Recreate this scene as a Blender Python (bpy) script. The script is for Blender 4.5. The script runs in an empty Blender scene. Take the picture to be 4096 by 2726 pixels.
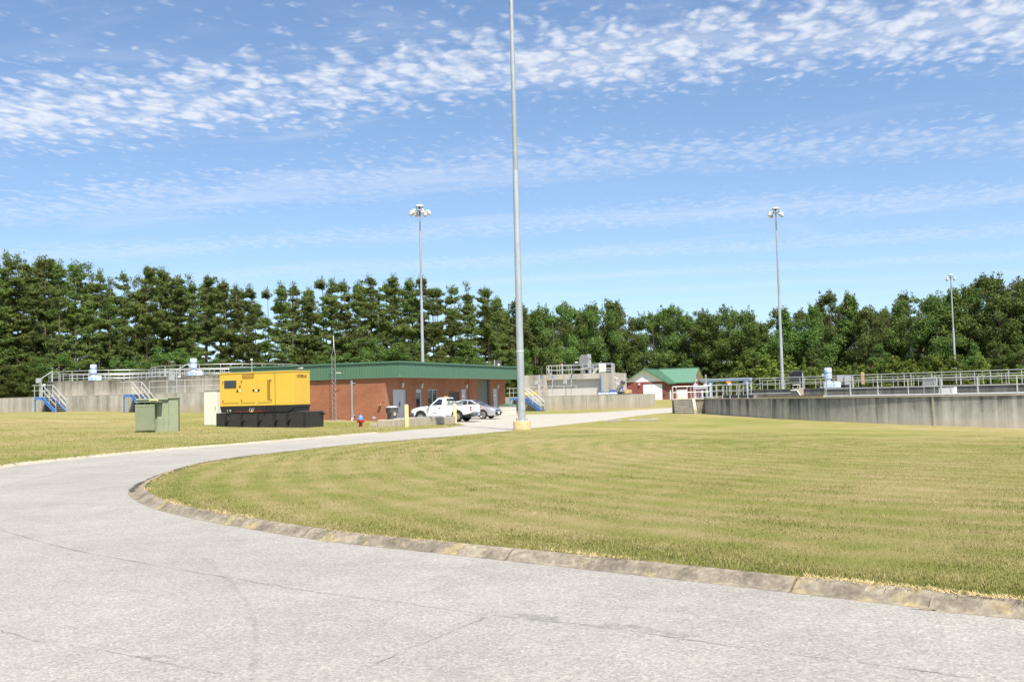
import bpy, bmesh, math, random
import numpy as np
from mathutils import Vector, Matrix
from mathutils.geometry import delaunay_2d_cdt

random.seed(7)
sc = bpy.context.scene
col = sc.collection
rad = math.radians

# ------------------------------------------------------------------ camera
FPX = 3982.0                      # focal length in photograph pixels (35 mm on a 36 mm wide frame)
EYE = Vector((0.0, 0.0, 1.65))
PITCH, ROLL = rad(3.15), rad(1.45)
FW = Vector((0, math.cos(PITCH), math.sin(PITCH)))
U0 = Vector((0, -math.sin(PITCH), math.cos(PITCH)))
R0 = Vector((1, 0, 0))
RT = math.cos(ROLL) * R0 - math.sin(ROLL) * U0
UP = math.sin(ROLL) * R0 + math.cos(ROLL) * U0
cam_data = bpy.data.cameras.new('camera')
cam_data.sensor_width = 36.0
cam_data.lens = 35.0
cam_data.clip_start = 0.1
cam_data.clip_end = 12000.0
cam = bpy.data.objects.new('camera', cam_data)
col.objects.link(cam)
mw = Matrix.Identity(4)
for i in range(3):
    mw[i][0], mw[i][1], mw[i][2], mw[i][3] = RT[i], UP[i], -FW[i], EYE[i]
cam.matrix_world = mw
sc.camera = cam

# ------------------------------------------------------------------ sky and sun
SUN_EL, SUN_AZ = rad(60), rad(158)          # azimuth clockwise from +Y
to_sun = Vector((math.sin(SUN_AZ) * math.cos(SUN_EL), math.cos(SUN_AZ) * math.cos(SUN_EL), math.sin(SUN_EL)))
SKY_STRENGTH, SUN_STRENGTH, EXPOSURE = 0.096, 4.4, 0.92
world = bpy.data.worlds.new('World')
sc.world = world
world.use_nodes = True
wn, wl = world.node_tree.nodes, world.node_tree.links
wn.clear()


def wnode(t, **kw):
    n = wn.new(t)
    for k, v in kw.items():
        setattr(n, k, v)
    return n


def wmath(op, a, b=None, c=None, clamp=False):
    n = wnode('ShaderNodeMath', operation=op, use_clamp=clamp)
    for i, s in enumerate((a, b, c)):
        if s is None:
            continue
        if isinstance(s, (int, float)):
            n.inputs[i].default_value = s
        else:
            wl.new(s, n.inputs[i])
    return n.outputs[0]


def wmap(v, a, b, c=0.0, d=1.0):
    n = wnode('ShaderNodeMapRange', interpolation_type='SMOOTHSTEP')
    wl.new(v, n.inputs[0])
    for i, q in enumerate((a, b, c, d)):
        n.inputs[i + 1].default_value = q
    return n.outputs[0]


sky = wnode('ShaderNodeTexSky', sky_type='NISHITA', sun_disc=False)
sky.sun_elevation = SUN_EL
sky.sun_rotation = SUN_AZ
sky.air_density = 1.0
sky.dust_density = 0.45
sky.ozone_density = 3.0
tc = wnode('ShaderNodeTexCoord')
sep = wnode('ShaderNodeSeparateXYZ')
wl.new(tc.outputs['Generated'], sep.inputs[0])
lift = wnode('ShaderNodeCombineXYZ')
wl.new(sep.outputs[0], lift.inputs[0])
wl.new(sep.outputs[1], lift.inputs[1])
wl.new(wmath('ADD', sep.outputs[2], 0.03), lift.inputs[2])
nrm_ = wnode('ShaderNodeVectorMath', operation='NORMALIZE')
wl.new(lift.outputs[0], nrm_.inputs[0])
wl.new(nrm_.outputs[0], sky.inputs['Vector'])
skt = wnode('ShaderNodeMix', data_type='RGBA', blend_type='MULTIPLY')
skt.inputs[0].default_value = 1.0
wl.new(sky.outputs[0], skt.inputs[6])
skt.inputs[7].default_value = (0.955, 0.965, 0.985, 1)
zc = wmath('MAXIMUM', sep.outputs[2], 0.035)
px_ = wmath('DIVIDE', sep.outputs[0], zc)
py_ = wmath('DIVIDE', sep.outputs[1], zc)
# cloud streets: t runs across them, s along them
t_ = wmath('ADD', py_, wmath('MULTIPLY', px_, 0.23))
s_ = wmath('SUBTRACT', px_, wmath('MULTIPLY', py_, 0.23))


def cvec(ks, kt, oz):
    n = wnode('ShaderNodeCombineXYZ')
    wl.new(wmath('MULTIPLY', s_, ks), n.inputs[0])
    wl.new(wmath('MULTIPLY', t_, kt), n.inputs[1])
    n.inputs[2].default_value = oz
    return n.outputs[0]


def wnoise(vec, scale, detail, rough=0.5, dist=0.0):
    n = wnode('ShaderNodeTexNoise')
    wl.new(vec, n.inputs['Vector'])
    n.inputs['Scale'].default_value = scale
    n.inputs['Detail'].default_value = detail
    n.inputs['Roughness'].default_value = rough
    n.inputs['Distortion'].default_value = dist
    return n.outputs[0]


big = wnoise(cvec(0.55, 0.9, 3.1), 0.8, 2.0, 0.5)
wob = wmath('MULTIPLY', wmath('SUBTRACT', wnoise(cvec(1, 1, 8.3), 0.7, 2.0), 0.5), 0.5)
tw = wmath('ADD', t_, wob)
band = wmath('COSINE', wmath('MULTIPLY', wmath('SUBTRACT', tw, 2.98), 2 * math.pi / 1.42))
cover = wmath('ADD', wmath('MULTIPLY', band, 0.26), wmath('MULTIPLY', wmath('SUBTRACT', big, 0.5), 0.42))
# rounded cells break the sheet into a mackerel pattern
vor = wnode('ShaderNodeTexVoronoi', feature='SMOOTH_F1')
vd = wnode('ShaderNodeVectorMath', operation='ADD')
nz = wnode('ShaderNodeTexNoise')
wl.new(cvec(1, 1, 1.7), nz.inputs['Vector'])
nz.inputs['Scale'].default_value = 10.0
nz.inputs['Detail'].default_value = 4.0
vs = wnode('ShaderNodeVectorMath', operation='SCALE')
vs.inputs['Scale'].default_value = 0.15
wl.new(nz.outputs['Color'], vs.inputs[0])
wl.new(cvec(1.0, 0.60, 0.0), vd.inputs[0])
wl.new(vs.outputs[0], vd.inputs[1])
wl.new(vd.outputs[0], vor.inputs['Vector'])
vor.inputs['Scale'].default_value = 16.0
vor.inputs['Smoothness'].default_value = 0.3
cells = wmath('SUBTRACT', 0.48, vor.outputs['Distance'])
fine = wnoise(cvec(1.0, 0.62, 4.4), 15.0, 9.0, 0.66, 0.1)
puff = wmath('ADD', wmath('MULTIPLY', cells, 1.05), wmath('MULTIPLY', wmath('SUBTRACT', fine, 0.5), 1.05))
near = wmap(t_, 3.4, 4.5, 1.0, 0.38)        # the far streets are thinner
dens = wmap(wmath('ADD', puff, wmath('MULTIPLY', cover, 1.35)), -0.20, 0.78)
# thin veil patches, faintly drawn along the streets
veil = wnoise(cvec(0.45, 1.1, 6.0), 1.7, 8.0, 0.66, 0.6)
veil = wmath('MULTIPLY', wmap(wmath('ADD', veil, wmath('MULTIPLY', cover, 0.35)), 0.47, 0.92), 0.60)
den = wmath('MAXIMUM', wmath('MULTIPLY', dens, near), veil)
den = wmath('MULTIPLY', den, wmap(sep.outputs[2], 0.02, 0.17))
den = wmath('MULTIPLY', den, 0.80, clamp=True)
mix = wnode('ShaderNodeMix', data_type='RGBA')
wl.new(den, mix.inputs[0])
wl.new(skt.outputs[2], mix.inputs[6])
mix.inputs[7].default_value = (5.2, 5.35, 5.65, 1)
bg = wnode('ShaderNodeBackground')
bg.inputs[1].default_value = SKY_STRENGTH
wl.new(mix.outputs[2], bg.inputs[0])
wo = wnode('ShaderNodeOutputWorld')
wl.new(bg.outputs[0], wo.inputs[0])

sun_data = bpy.data.lights.new('sun', 'SUN')
sun_data.energy = SUN_STRENGTH
sun_data.angle = rad(0.53)
sun_data.color = (1.0, 0.94, 0.84)
sun = bpy.data.objects.new('sun', sun_data)
sun.rotation_euler = (-to_sun).to_track_quat('-Z', 'Y').to_euler()
sun.location = (20, -30, 60)
col.objects.link(sun)

vs_ = sc.view_settings
vs_.view_transform = 'Standard'
vs_.look = 'None'
vs_.exposure = EXPOSURE
vs_.gamma = 1.0
vs_.use_curve_mapping = False
sc.cycles.max_bounces = 6
sc.cycles.transparent_max_bounces = 8
sc.cycles.use_adaptive_sampling = True

# ------------------------------------------------------------------ measuring helpers


def ray(x, y):
    return RT * ((x - 2048.0) / FPX) + UP * ((1363.0 - y) / FPX) + FW


def P(x, y, D):
    """world point seen at photograph pixel (x, y), D metres ahead"""
    return EYE + ray(x, y) * D


def PZ(x, D, z):
    """world point in pixel column x (at the horizon), D metres ahead, at height z"""
    d = ray(x, 1582.0 - 0.0253 * (x - 2048.0))
    p = EYE + d * (D / d.y)
    return Vector((p.x, p.y, z))


TH = rad(-21.5)                    # the plant's building grid
AX = Vector((math.cos(TH), math.sin(TH), 0))     # right and a little nearer
BX = Vector((-math.sin(TH), math.cos(TH), 0))    # away and a little to the right


def on_plane(x, y, p0, n):
    d = ray(x, y)
    k = (Vector(p0) - EYE).dot(n) / d.dot(n)
    return EYE + d * k


# ------------------------------------------------------------------ terrain
CTRL = [(0, -30, 0), (-30, -30, 0), (30, -30, 0), (0, 0, 0), (0, 8, 0), (-9, 9, 0), (9, 8, 0), (-7, 16, 0), (-14, 27, 0), (-6, 26, 0), (-30, 30, .3),
        (3, 18, 0.02), (10, 16, -.05), (22, 20, -.35), (6, 32, -.12), (14, 40, -.5), (0.45, 51, -.1), (27.6, 55, -1.0), (25.5, 60.6, -.84),
        (19.6, 73.3, -.52), (16.6, 86.5, -.40), (14.4, 85, -.2), (40, 40, -1.0), (-3.85, 69, -.07), (-6.05, 57, 0.0), (-3.87, 67, -.09), (-4.3, 61, -.06),
        (-12.2, 57, .11), (-17, 58.5, .2), (-18, 50, .24), (-24, 45, .35), (-40, 88.5, 1.25), (-46, 90, 1.28), (-33, 85, 1.05), (-25.5, 82, .85),
        (-30, 62, .7), (-45, 60, 1.0), (-13.5, 72, .2), (-20, 74, .5), (-9, 70.4, .1), (-4, 82, .05), (-.5, 92, -.05), (3.3, 109, -.13), (13, 105, 0.0),
        (8, 90, -.12), (27, 195, .15), (20, 150, .1), (-60, 130, 1.4), (-20, 120, .8), (0, 150, .3), (60, 210, 0), (90, 150, 0), (120, 200, 0),
        (-110, 180, 1.6), (-100, 60, 1.2), (-60, 20, .4), (60, 10, -.6), (100, 60, -.8), (0, 260, .3), (-80, 300, 1), (120, 300, 0)]
_cp = np.array(CTRL, float)
_c2 = 25.0


def _phi(d2):
    return np.sqrt(d2 + _c2)


_d2 = ((_cp[:, None, :2] - _cp[None, :, :2]) ** 2).sum(-1)
_A = np.zeros((len(_cp) + 1,) * 2)
_A[:-1, :-1] = _phi(_d2) - 0.6 * np.eye(len(_cp))
_A[:-1, -1] = 1
_A[-1, :-1] = 1
_W = np.linalg.solve(_A, np.append(_cp[:, 2], 0))


def terr_np(xy):
    xy = np.atleast_2d(np.asarray(xy, float))
    out = np.zeros(len(xy))
    for i in range(0, len(xy), 20000):
        q = xy[i:i + 20000]
        out[i:i + 20000] = _phi(((q[:, None, :] - _cp[None, :, :2]) ** 2).sum(-1)) @ _W[:-1] + _W[-1]
    r = np.hypot(xy[:, 0], xy[:, 1] - 100)
    k = np.clip((r - 190) / 200, 0, 1)
    k = k * k * (3 - 2 * k)
    return out * (1 - k) + 0.3 * k


def terr(x, y):
    return float(terr_np([[x, y]])[0])


def G(x, y):
    """world point where pixel (x, y) meets the terrain"""
    d = ray(x, y)
    lo, hi = 2.0, 400.0
    t = lo
    prev = None
    while t < hi:
        p = EYE + d * t
        if p.z < terr(p.x, p.y):
            a, b = prev, t
            for _ in range(24):
                m = (a + b) / 2
                q = EYE + d * m
                if q.z < terr(q.x, q.y):
                    b = m
                else:
                    a = m
            q = EYE + d * b
            return Vector((q.x, q.y, terr(q.x, q.y)))
        prev = t
        t *= 1.03
    return EYE + d * hi


def ground_at(v):
    return Vector((v[0], v[1], terr(v[0], v[1])))
# ------------------------------------------------------------------ mesh library


class MB:
    def __init__(self):
        self.v, self.f = [], []

    def add(self, vs, fs):
        o = len(self.v)
        self.v += [tuple(q) for q in vs]
        self.f += [tuple(i + o for i in q) for q in fs]
        return self

    def box(self, c, s, rot=None):
        x, y, z = (k / 2 for k in s)
        vs = [Vector((i * x, j * y, k * z)) for i in (-1, 1) for j in (-1, 1) for k in (-1, 1)]
        if rot is not None:
            vs = [rot @ q for q in vs]
        c = Vector(c)
        return self.add([q + c for q in vs], [(0, 1, 3, 2), (4, 6, 7, 5), (0, 4, 5, 1), (2, 3, 7, 6), (0, 2, 6, 4), (1, 5, 7, 3)])

    def box2(self, a, b):
        a, b = Vector(a), Vector(b)
        return self.box((a + b) / 2, [abs(q) for q in (b - a)])

    def beam(self, p0, p1, w, h, up=(0, 0, 1)):
        p0, p1 = Vector(p0), Vector(p1)
        d = (p1 - p0).normalized()
        u = Vector(up)
        s = d.cross(u)
        if s.length < 1e-4:
            s = Vector((1, 0, 0))
        s.normalize()
        u = s.cross(d).normalized()
        vs = []
        for p in (p0, p1):
            for a, b in ((-1, -1), (1, -1), (1, 1), (-1, 1)):
                vs.append(p + s * (a * w / 2) + u * (b * h / 2))
        return self.add(vs, [(3, 2, 1, 0), (4, 5, 6, 7)] + [(i, (i + 1) % 4, 4 + (i + 1) % 4, 4 + i) for i in range(4)])

    def tube(self, pts, r, n=8, cap=True, r1=None):
        pts = [Vector(q) for q in pts]
        k = len(pts)
        rings = []
        for i, p in enumerate(pts):
            d = (pts[min(i + 1, k - 1)] - pts[max(i - 1, 0)]).normalized()
            u = Vector((0, 0, 1)) if abs(d.z) < .95 else Vector((1, 0, 0))
            s = d.cross(u).normalized()
            u = s.cross(d)
            rr = r if r1 is None else r + (r1 - r) * i / max(k - 1, 1)
            rings.append([p + (s * math.cos(2 * math.pi * j / n) + u * math.sin(2 * math.pi * j / n)) * rr for j in range(n)])
        vs = [q for rg in rings for q in rg]
        fs = []
        for i in range(k - 1):
            for j in range(n):
                a, b = i * n + j, i * n + (j + 1) % n
                fs.append((a, b, b + n, a + n))
        if cap:
            fs.append(tuple(range(n - 1, -1, -1)))
            fs.append(tuple(range((k - 1) * n, k * n)))
        return self.add(vs, fs)

    def lathe(self, prof, n=16, c=(0, 0, 0), axis=None):
        """prof: list of (radius, z)"""
        c = Vector(c)
        q = Vector((0, 0, 1)).rotation_difference(Vector(axis)).to_matrix() if axis is not None else None
        vs = []
        for r, z in prof:
            for j in range(n):
                p = Vector((r * math.cos(2 * math.pi * j / n), r * math.sin(2 * math.pi * j / n), z))
                vs.append((q @ p if q is not None else p) + c)
        fs = []
        for i in range(len(prof) - 1):
            for j in range(n):
                a, b = i * n + j, i * n + (j + 1) % n
                fs.append((a, b, b + n, a + n))
        fs.append(tuple(range(n - 1, -1, -1)))
        fs.append(tuple(range((len(prof) - 1) * n, len(prof) * n)))
        return self.add(vs, fs)

    def prism(self, poly, y0, y1, plane='xz', taper=None):
        """extrude a 2-D polygon (counter-clockwise) from y0 to y1"""
        def pt(a, b, c):
            return {'xz': (a, c, b), 'yz': (c, a, b), 'xy': (a, b, c)}[plane]
        n = len(poly)
        vs = [pt(a, b, y0) for a, b in poly] + [pt(a, b, y1) for a, b in poly]
        fs = [tuple(range(n)), tuple(range(2 * n - 1, n - 1, -1))] + [(i + n, (i + 1) % n + n, (i + 1) % n, i) for i in range(n)]
        return self.add(vs, fs)

    def build(self, name, mat, parent=None, smooth=False, bevel=0.0, seg=1):
        me = bpy.data.meshes.new(name)
        me.from_pydata(self.v, [], self.f)
        bm = bmesh.new()
        bm.from_mesh(me)
        bmesh.ops.recalc_face_normals(bm, faces=bm.faces)
        if bevel:
            es = [e for e in bm.edges if len(e.link_faces) == 2 and e.calc_face_angle(0) > 0.5]
            bmesh.ops.bevel(bm, geom=es, offset=bevel, segments=seg, profile=0.5, affect='EDGES', clamp_overlap=True)
        bm.to_mesh(me)
        bm.free()
        return link(name, me, mat, parent, smooth)


def link(name, me, mat, parent=None, smooth=False):
    if mat is not None and not me.materials:
        me.materials.append(mat)
    if smooth:
        me.polygons.foreach_set('use_smooth', [True] * len(me.polygons))
        try:
            me.set_sharp_from_angle(angle=rad(38))
        except Exception:
            pass
    o = bpy.data.objects.new(name, me)
    col.objects.link(o)
    if parent is not None:
        o.parent = parent
    return o


def again(o, parent, loc=None, rotz=None):
    """another object on the same mesh"""
    c = bpy.data.objects.new(o.name.split('.')[0], o.data)
    col.objects.link(c)
    c.parent = parent
    if loc is not None:
        c.location = loc
    if rotz is not None:
        c.rotation_euler = (0, 0, rotz)
    return c


def tag(o, label, cat, group=None):
    o['label'] = label
    o['category'] = cat
    if group:
        o['group'] = group
    return o


def thing(name, label, cat, loc=(0, 0, 0), rotz=0.0, group=None):
    o = bpy.data.objects.new(name, None)
    o.empty_display_size = 0.2
    col.objects.link(o)
    o.location = loc
    o.rotation_euler = (0, 0, rotz)
    return tag(o, label, cat, group)


def structure(o):
    o['kind'] = 'structure'
    return o


def stuff(o, label, cat):
    o['kind'] = 'stuff'
    return tag(o, label, cat)


def fast_mesh(name, verts, faces_idx, nper):
    """numpy mesh: verts (N,3), faces (M,nper)"""
    me = bpy.data.meshes.new(name)
    nv, nf = len(verts), len(faces_idx)
    me.vertices.add(nv)
    me.vertices.foreach_set('co', np.asarray(verts, np.float32).ravel())
    me.loops.add(nf * nper)
    me.loops.foreach_set('vertex_index', np.asarray(faces_idx, np.int32).ravel())
    me.polygons.add(nf)
    me.polygons.foreach_set('loop_start', np.arange(0, nf * nper, nper, dtype=np.int32))
    me.update(calc_edges=True)
    return me


def text_obj(name, body, size, mat, parent, loc, rot, extrude=0.003, align='CENTER', sx=1.0):
    cu = bpy.data.curves.new(name, 'FONT')
    cu.body = body
    cu.size = size
    cu.extrude = extrude
    cu.align_x = align
    cu.align_y = 'CENTER'
    tmp = bpy.data.objects.new(name, cu)
    col.objects.link(tmp)
    bpy.context.view_layer.update()
    me = bpy.data.meshes.new_from_object(tmp.evaluated_get(bpy.context.evaluated_depsgraph_get()))
    bpy.data.objects.remove(tmp)
    me.materials.clear()
    o = link(name, me, mat, parent)
    o.location = loc
    o.rotation_euler = rot
    o.scale = (sx, 1, 1)
    return o


# ------------------------------------------------------------------ materials


class NT:
    def __init__(self, name):
        self.m = bpy.data.materials.new(name)
        self.m.use_nodes = True
        self.t = self.m.node_tree
        self.n, self.l = self.t.nodes, self.t.links
        self.b = self.n['Principled BSDF']
        self.out = self.n['Material Output']

    def node(self, t, **kw):
        n = self.n.new(t)
        for k, v in kw.items():
            setattr(n, k, v)
        return n

    def pos(self, kind='world', scale=(1, 1, 1)):
        if kind == 'world':
            g = self.node('ShaderNodeNewGeometry').outputs['Position']
        else:
            g = self.node('ShaderNodeTexCoord').outputs['Object']
        if tuple(scale) == (1, 1, 1):
            return g
        mp = self.node('ShaderNodeVectorMath', operation='MULTIPLY')
        self.l.new(g, mp.inputs[0])
        mp.inputs[1].default_value = scale
        return mp.outputs[0]

    def noise(self, vec, scale, detail=3.0, rough=0.5, dist=0.0):
        n = self.node('ShaderNodeTexNoise')
        self.l.new(vec, n.inputs['Vector'])
        n.inputs['Scale'].default_value = scale
        n.inputs['Detail'].default_value = detail
        n.inputs['Roughness'].default_value = rough
        n.inputs['Distortion'].default_value = dist
        return n.outputs[0]

    def ramp(self, v, stops):
        n = self.node('ShaderNodeValToRGB')
        self.l.new(v, n.inputs[0])
        cr = n.color_ramp
        while len(cr.elements) < len(stops):
            cr.elements.new(0.5)
        for e, (p, c) in zip(cr.elements, stops):
            e.position = p
            e.color = (c[0], c[1], c[2], 1) if hasattr(c, '__len__') else (c, c, c, 1)
        return n.outputs[0]

    def mix(self, f, a, b, mode='MIX'):
        n = self.node('ShaderNodeMix', data_type='RGBA', blend_type=mode)
        for i, s in ((0, f), (6, a), (7, b)):
            if hasattr(s, 'links') or isinstance(s, bpy.types.NodeSocket):
                self.l.new(s, n.inputs[i])
            elif hasattr(s, '__len__'):
                n.inputs[i].default_value = (s[0], s[1], s[2], 1)
            else:
                n.inputs[i].default_value = s
        return n.outputs[2]

    def math(self, op, a, b=None, clamp=False):
        n = self.node('ShaderNodeMath', operation=op, use_clamp=clamp)
        for i, s in enumerate((a, b)):
            if s is None:
                continue
            if isinstance(s, (int, float)):
                n.inputs[i].default_value = s
            else:
                self.l.new(s, n.inputs[i])
        return n.outputs[0]

    def color(self, s):
        self.l.new(s, self.b.inputs['Base Color'])

    def bump(self, h, strength, dist):
        n = self.node('ShaderNodeBump')
        n.inputs['Strength'].default_value = strength
        n.inputs['Distance'].default_value = dist
        self.l.new(h, n.inputs['Height'])
        self.l.new(n.outputs[0], self.b.inputs['Normal'])

    def set(self, **kw):
        for k, v in kw.items():
            self.b.inputs[k.replace('_', ' ')].default_value = v
        return self


def paint(name, c, rough=0.5, metal=0.0, var=0.12, scale=3.0, fine=30.0, bump=0.0, spec=0.5, coat=0.0):
    """plain coloured surface with uneven weathering"""
    t = NT(name)
    p = t.pos()
    n1 = t.noise(p, scale, 4.0, 0.6)
    n2 = t.noise(p, fine, 3.0, 0.6)
    f = t.math('ADD', t.math('MULTIPLY', n1, 0.65), t.math('MULTIPLY', n2, 0.35))
    lo = [q * (1 - var) for q in c]
    hi = [min(q * (1 + var), 1) for q in c]
    t.color(t.ramp(f, [(0.3, lo), (0.7, hi)]))
    t.set(Roughness=rough, Metallic=metal)
    t.b.inputs['Specular IOR Level'].default_value = spec
    t.b.inputs['Coat Weight'].default_value = coat
    if bump:
        t.bump(n2, bump, 0.01)
    return t.m


def concrete(name, light, dark, streak=0.5, base_stain=None, zbase=0.0, zspan=0.5, sx=1.3, rough=0.9, ztop=None):
    """cast concrete: rain streaks of mixed widths, blotches, a soiled foot and a dark run-off band under the top edge"""
    t = NT(name)
    p = t.pos()
    st = t.noise(t.pos(scale=(sx * .8, sx * .8, 0.05)), 1.5, 9.0, 0.72, 0.0)
    wide = t.noise(t.pos(scale=(.35, .35, 0.04)), 1.0, 4.0, 0.6)
    bl = t.noise(p, 0.9, 6.0, 0.65)
    gr = t.noise(p, 22.0, 4.0, 0.6)
    f = t.math('ADD', t.math('MULTIPLY', st, 0.62), t.math('MULTIPLY', wide, 0.26))
    f = t.math('ADD', f, t.math('MULTIPLY', bl, 0.22))
    f = t.math('ADD', f, t.math('MULTIPLY', t.math('SUBTRACT', gr, 0.5), 0.12))
    if ztop is not None:
        sz = t.node('ShaderNodeSeparateXYZ')
        t.l.new(p, sz.inputs[0])
        run = t.noise(t.pos(scale=(sx * 1.6, sx * 1.6, 0.02)), 1.3, 7.0, 0.7)
        mr = t.node('ShaderNodeMapRange')
        t.l.new(t.math('SUBTRACT', sz.outputs[2], t.math('MULTIPLY', run, -1.6)), mr.inputs[0])
        mr.inputs[1].default_value = ztop - 1.0
        mr.inputs[2].default_value = ztop + 0.9
        mr.inputs[4].default_value = 0.20
        f = t.math('SUBTRACT', f, mr.outputs[0])
        f = t.math('ADD', f, 0.09)
    c = t.ramp(f, [(0.55 - 0.24 * streak, dark), (0.55, [(a * .5 + b * .5) for a, b in zip(dark, light)]), (0.55 + 0.26 * streak, light)])
    if base_stain:
        sz = t.node('ShaderNodeSeparateXYZ')
        t.l.new(p, sz.inputs[0])
        h = t.math('SUBTRACT', sz.outputs[2], t.math('MULTIPLY', t.noise(p, 0.8, 3.0), 0.5))
        mr = t.node('ShaderNodeMapRange')
        t.l.new(h, mr.inputs[0])
        mr.inputs[1].default_value = zbase + zspan
        mr.inputs[2].default_value = zbase - 0.25
        mr.inputs[4].default_value = 0.45
        c = t.mix(mr.outputs[0], c, base_stain)
    t.color(c)
    t.set(Roughness=rough)
    t.b.inputs['Specular IOR Level'].default_value = 0.25
    t.bump(gr, 0.35, 0.01)
    return t.m


def foliage(name, dark, mid, light, trans=0.32, hue=0.06, scale=0.55):
    t = NT(name)
    oi = t.node('ShaderNodeObjectInfo')
    p = t.pos()
    n1 = t.noise(p, scale, 4.0, 0.62)
    n2 = t.noise(p, 3.5, 2.0, 0.6)
    rp = t.node('ShaderNodeNewGeometry').outputs['Random Per Island']
    f = t.math('ADD', t.math('MULTIPLY', n1, 0.55), t.math('MULTIPLY', n2, 0.25))
    f = t.math('ADD', f, t.math('MULTIPLY', rp, 0.2))
    f = t.math('ADD', f, t.math('MULTIPLY', t.math('SUBTRACT', oi.outputs['Random'], 0.5), 0.22))
    c = t.ramp(f, [(0.30, dark), (0.52, mid), (0.74, light)])
    hs = t.node('ShaderNodeHueSaturation')
    t.l.new(c, hs.inputs['Color'])
    t.l.new(t.math('ADD', 0.5 - hue / 2, t.math('MULTIPLY', oi.outputs['Random'], hue)), hs.inputs['Hue'])
    t.color(hs.outputs[0])
    t.set(Roughness=0.62)
    t.b.inputs['Specular IOR Level'].default_value = 0.28
    tr = t.node('ShaderNodeBsdfTranslucent')
    t.l.new(hs.outputs[0], tr.inputs['Color'])
    mx = t.node('ShaderNodeMixShader')
    mx.inputs[0].default_value = trans
    t.l.new(t.b.outputs[0], mx.inputs[1])
    t.l.new(tr.outputs[0], mx.inputs[2])
    t.l.new(mx.outputs[0], t.out.inputs['Surface'])
    return t.m


def glass_dark(name, c=(0.02, 0.025, 0.03), rough=0.04):
    t = NT(name)
    n = t.noise(t.pos(), 1.3, 2.0)
    t.color(t.ramp(n, [(0.3, [q * .7 for q in c]), (0.7, [q * 1.5 for q in c])]))
    t.set(Roughness=rough)
    t.b.inputs['Specular IOR Level'].default_value = 0.8
    return t.m


def seeglass(name, tint=(0.75, 0.82, 0.84)):
    """window glass of a vehicle: tinted, reflecting and see-through"""
    t = NT(name)
    tr = t.node('ShaderNodeBsdfTransparent')
    tr.inputs[0].default_value = (*tint, 1)
    gl = t.node('ShaderNodeBsdfGlossy')
    gl.inputs['Roughness'].default_value = 0.02
    fr = t.node('ShaderNodeFresnel')
    fr.inputs[0].default_value = 1.5
    mx = t.node('ShaderNodeMixShader')
    t.l.new(fr.outputs[0], mx.inputs[0])
    t.l.new(tr.outputs[0], mx.inputs[1])
    t.l.new(gl.outputs[0], mx.inputs[2])
    t.l.new(mx.outputs[0], t.out.inputs['Surface'])
    return t.m


MAT = {}
MAT['galv'] = paint('galvanised_steel', (0.50, 0.52, 0.53), 0.42, 0.55, 0.16, 1.2, 14)
MAT['mast'] = paint('dull_galvanised', (0.30, 0.31, 0.31), 0.5, 0.4, 0.15)
MAT['rail'] = paint('aluminium_rail', (0.58, 0.58, 0.56), 0.38, 0.25, 0.08, 2.0, 20)
MAT['blue'] = paint('blue_steel_paint', (0.075, 0.185, 0.44), 0.42, 0.0, 0.12, 2.0, 20)
MAT['paleblue'] = paint('pale_blue_machine_paint', (0.50, 0.60, 0.76), 0.45, 0.0, 0.10, 4.0, 25)
MAT['white'] = paint('white_paint', (0.85, 0.85, 0.83), 0.45, 0.0, 0.04)
MAT['lamp'] = paint('weathered_lamp_housing', (0.50, 0.51, 0.51), 0.5, 0.1, 0.12)
MAT['cream'] = paint('cream_enamel', (0.70, 0.68, 0.58), 0.55, 0.0, 0.07, 1.5, 18)
MAT['greybox'] = paint('grey_enamel', (0.42, 0.43, 0.43), 0.5, 0.1, 0.10)
MAT['darkgrey'] = paint('dark_grey_metal', (0.10, 0.10, 0.10), 0.5, 0.2, 0.2)
MAT['black'] = paint('black_paint', (0.016, 0.016, 0.015), 0.42, 0.0, 0.35, 3.0, 30)
MAT['blackgrime'] = paint('black_paint_with_grass_dust', (0.026, 0.024, 0.019), 0.55, 0.0, 0.6, 6.0, 40)
MAT['rubber'] = paint('tyre_rubber', (0.022, 0.021, 0.020), 0.85, 0.0, 0.25)
MAT['yellow'] = paint('yellow_machine_paint', (0.70, 0.44, 0.055), 0.42, 0.0, 0.06, 0.9, 14)
MAT['bollard'] = paint('pale_yellow_paint', (0.80, 0.64, 0.26), 0.5, 0.0, 0.07, 3.0, 20)
MAT['tgreen'] = paint('pale_green_enamel', (0.255, 0.285, 0.185), 0.6, 0.0, 0.14, 1.6, 12)
MAT['fascia'] = paint('green_ribbed_metal', (0.085, 0.175, 0.112), 0.45, 0.0, 0.08, 1.2, 12)
MAT['roofgreen'] = paint('green_standing_seam', (0.125, 0.245, 0.165), 0.34, 0.1, 0.08, 1.0, 12)
MAT['doorgrey'] = paint('grey_steel_door', (0.46, 0.48, 0.51), 0.5, 0.0, 0.06, 2.0, 14)
MAT['rolldoor'] = paint('grey_green_roller_door', (0.16, 0.165, 0.14), 0.6, 0.1, 0.1)
MAT['glass'] = glass_dark('window_glass')
MAT['carglass'] = seeglass('vehicle_glass')
MAT['seat'] = paint('grey_seat_cloth', (0.16, 0.18, 0.18), 0.9)
MAT['red'] = paint('red_enamel', (0.42, 0.02, 0.022), 0.4, 0.0, 0.1)
MAT['taillight'] = paint('red_lens', (0.45, 0.01, 0.015), 0.15, 0.0, 0.1)
MAT['amber'] = paint('amber_lens', (0.85, 0.28, 0.02), 0.2, 0.0, 0.1)
MAT['hydblue'] = paint('hydrant_blue', (0.09, 0.25, 0.58), 0.4, 0.0, 0.12)
MAT['bin'] = paint('grey_plastic', (0.085, 0.088, 0.092), 0.55, 0.0, 0.15)
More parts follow.
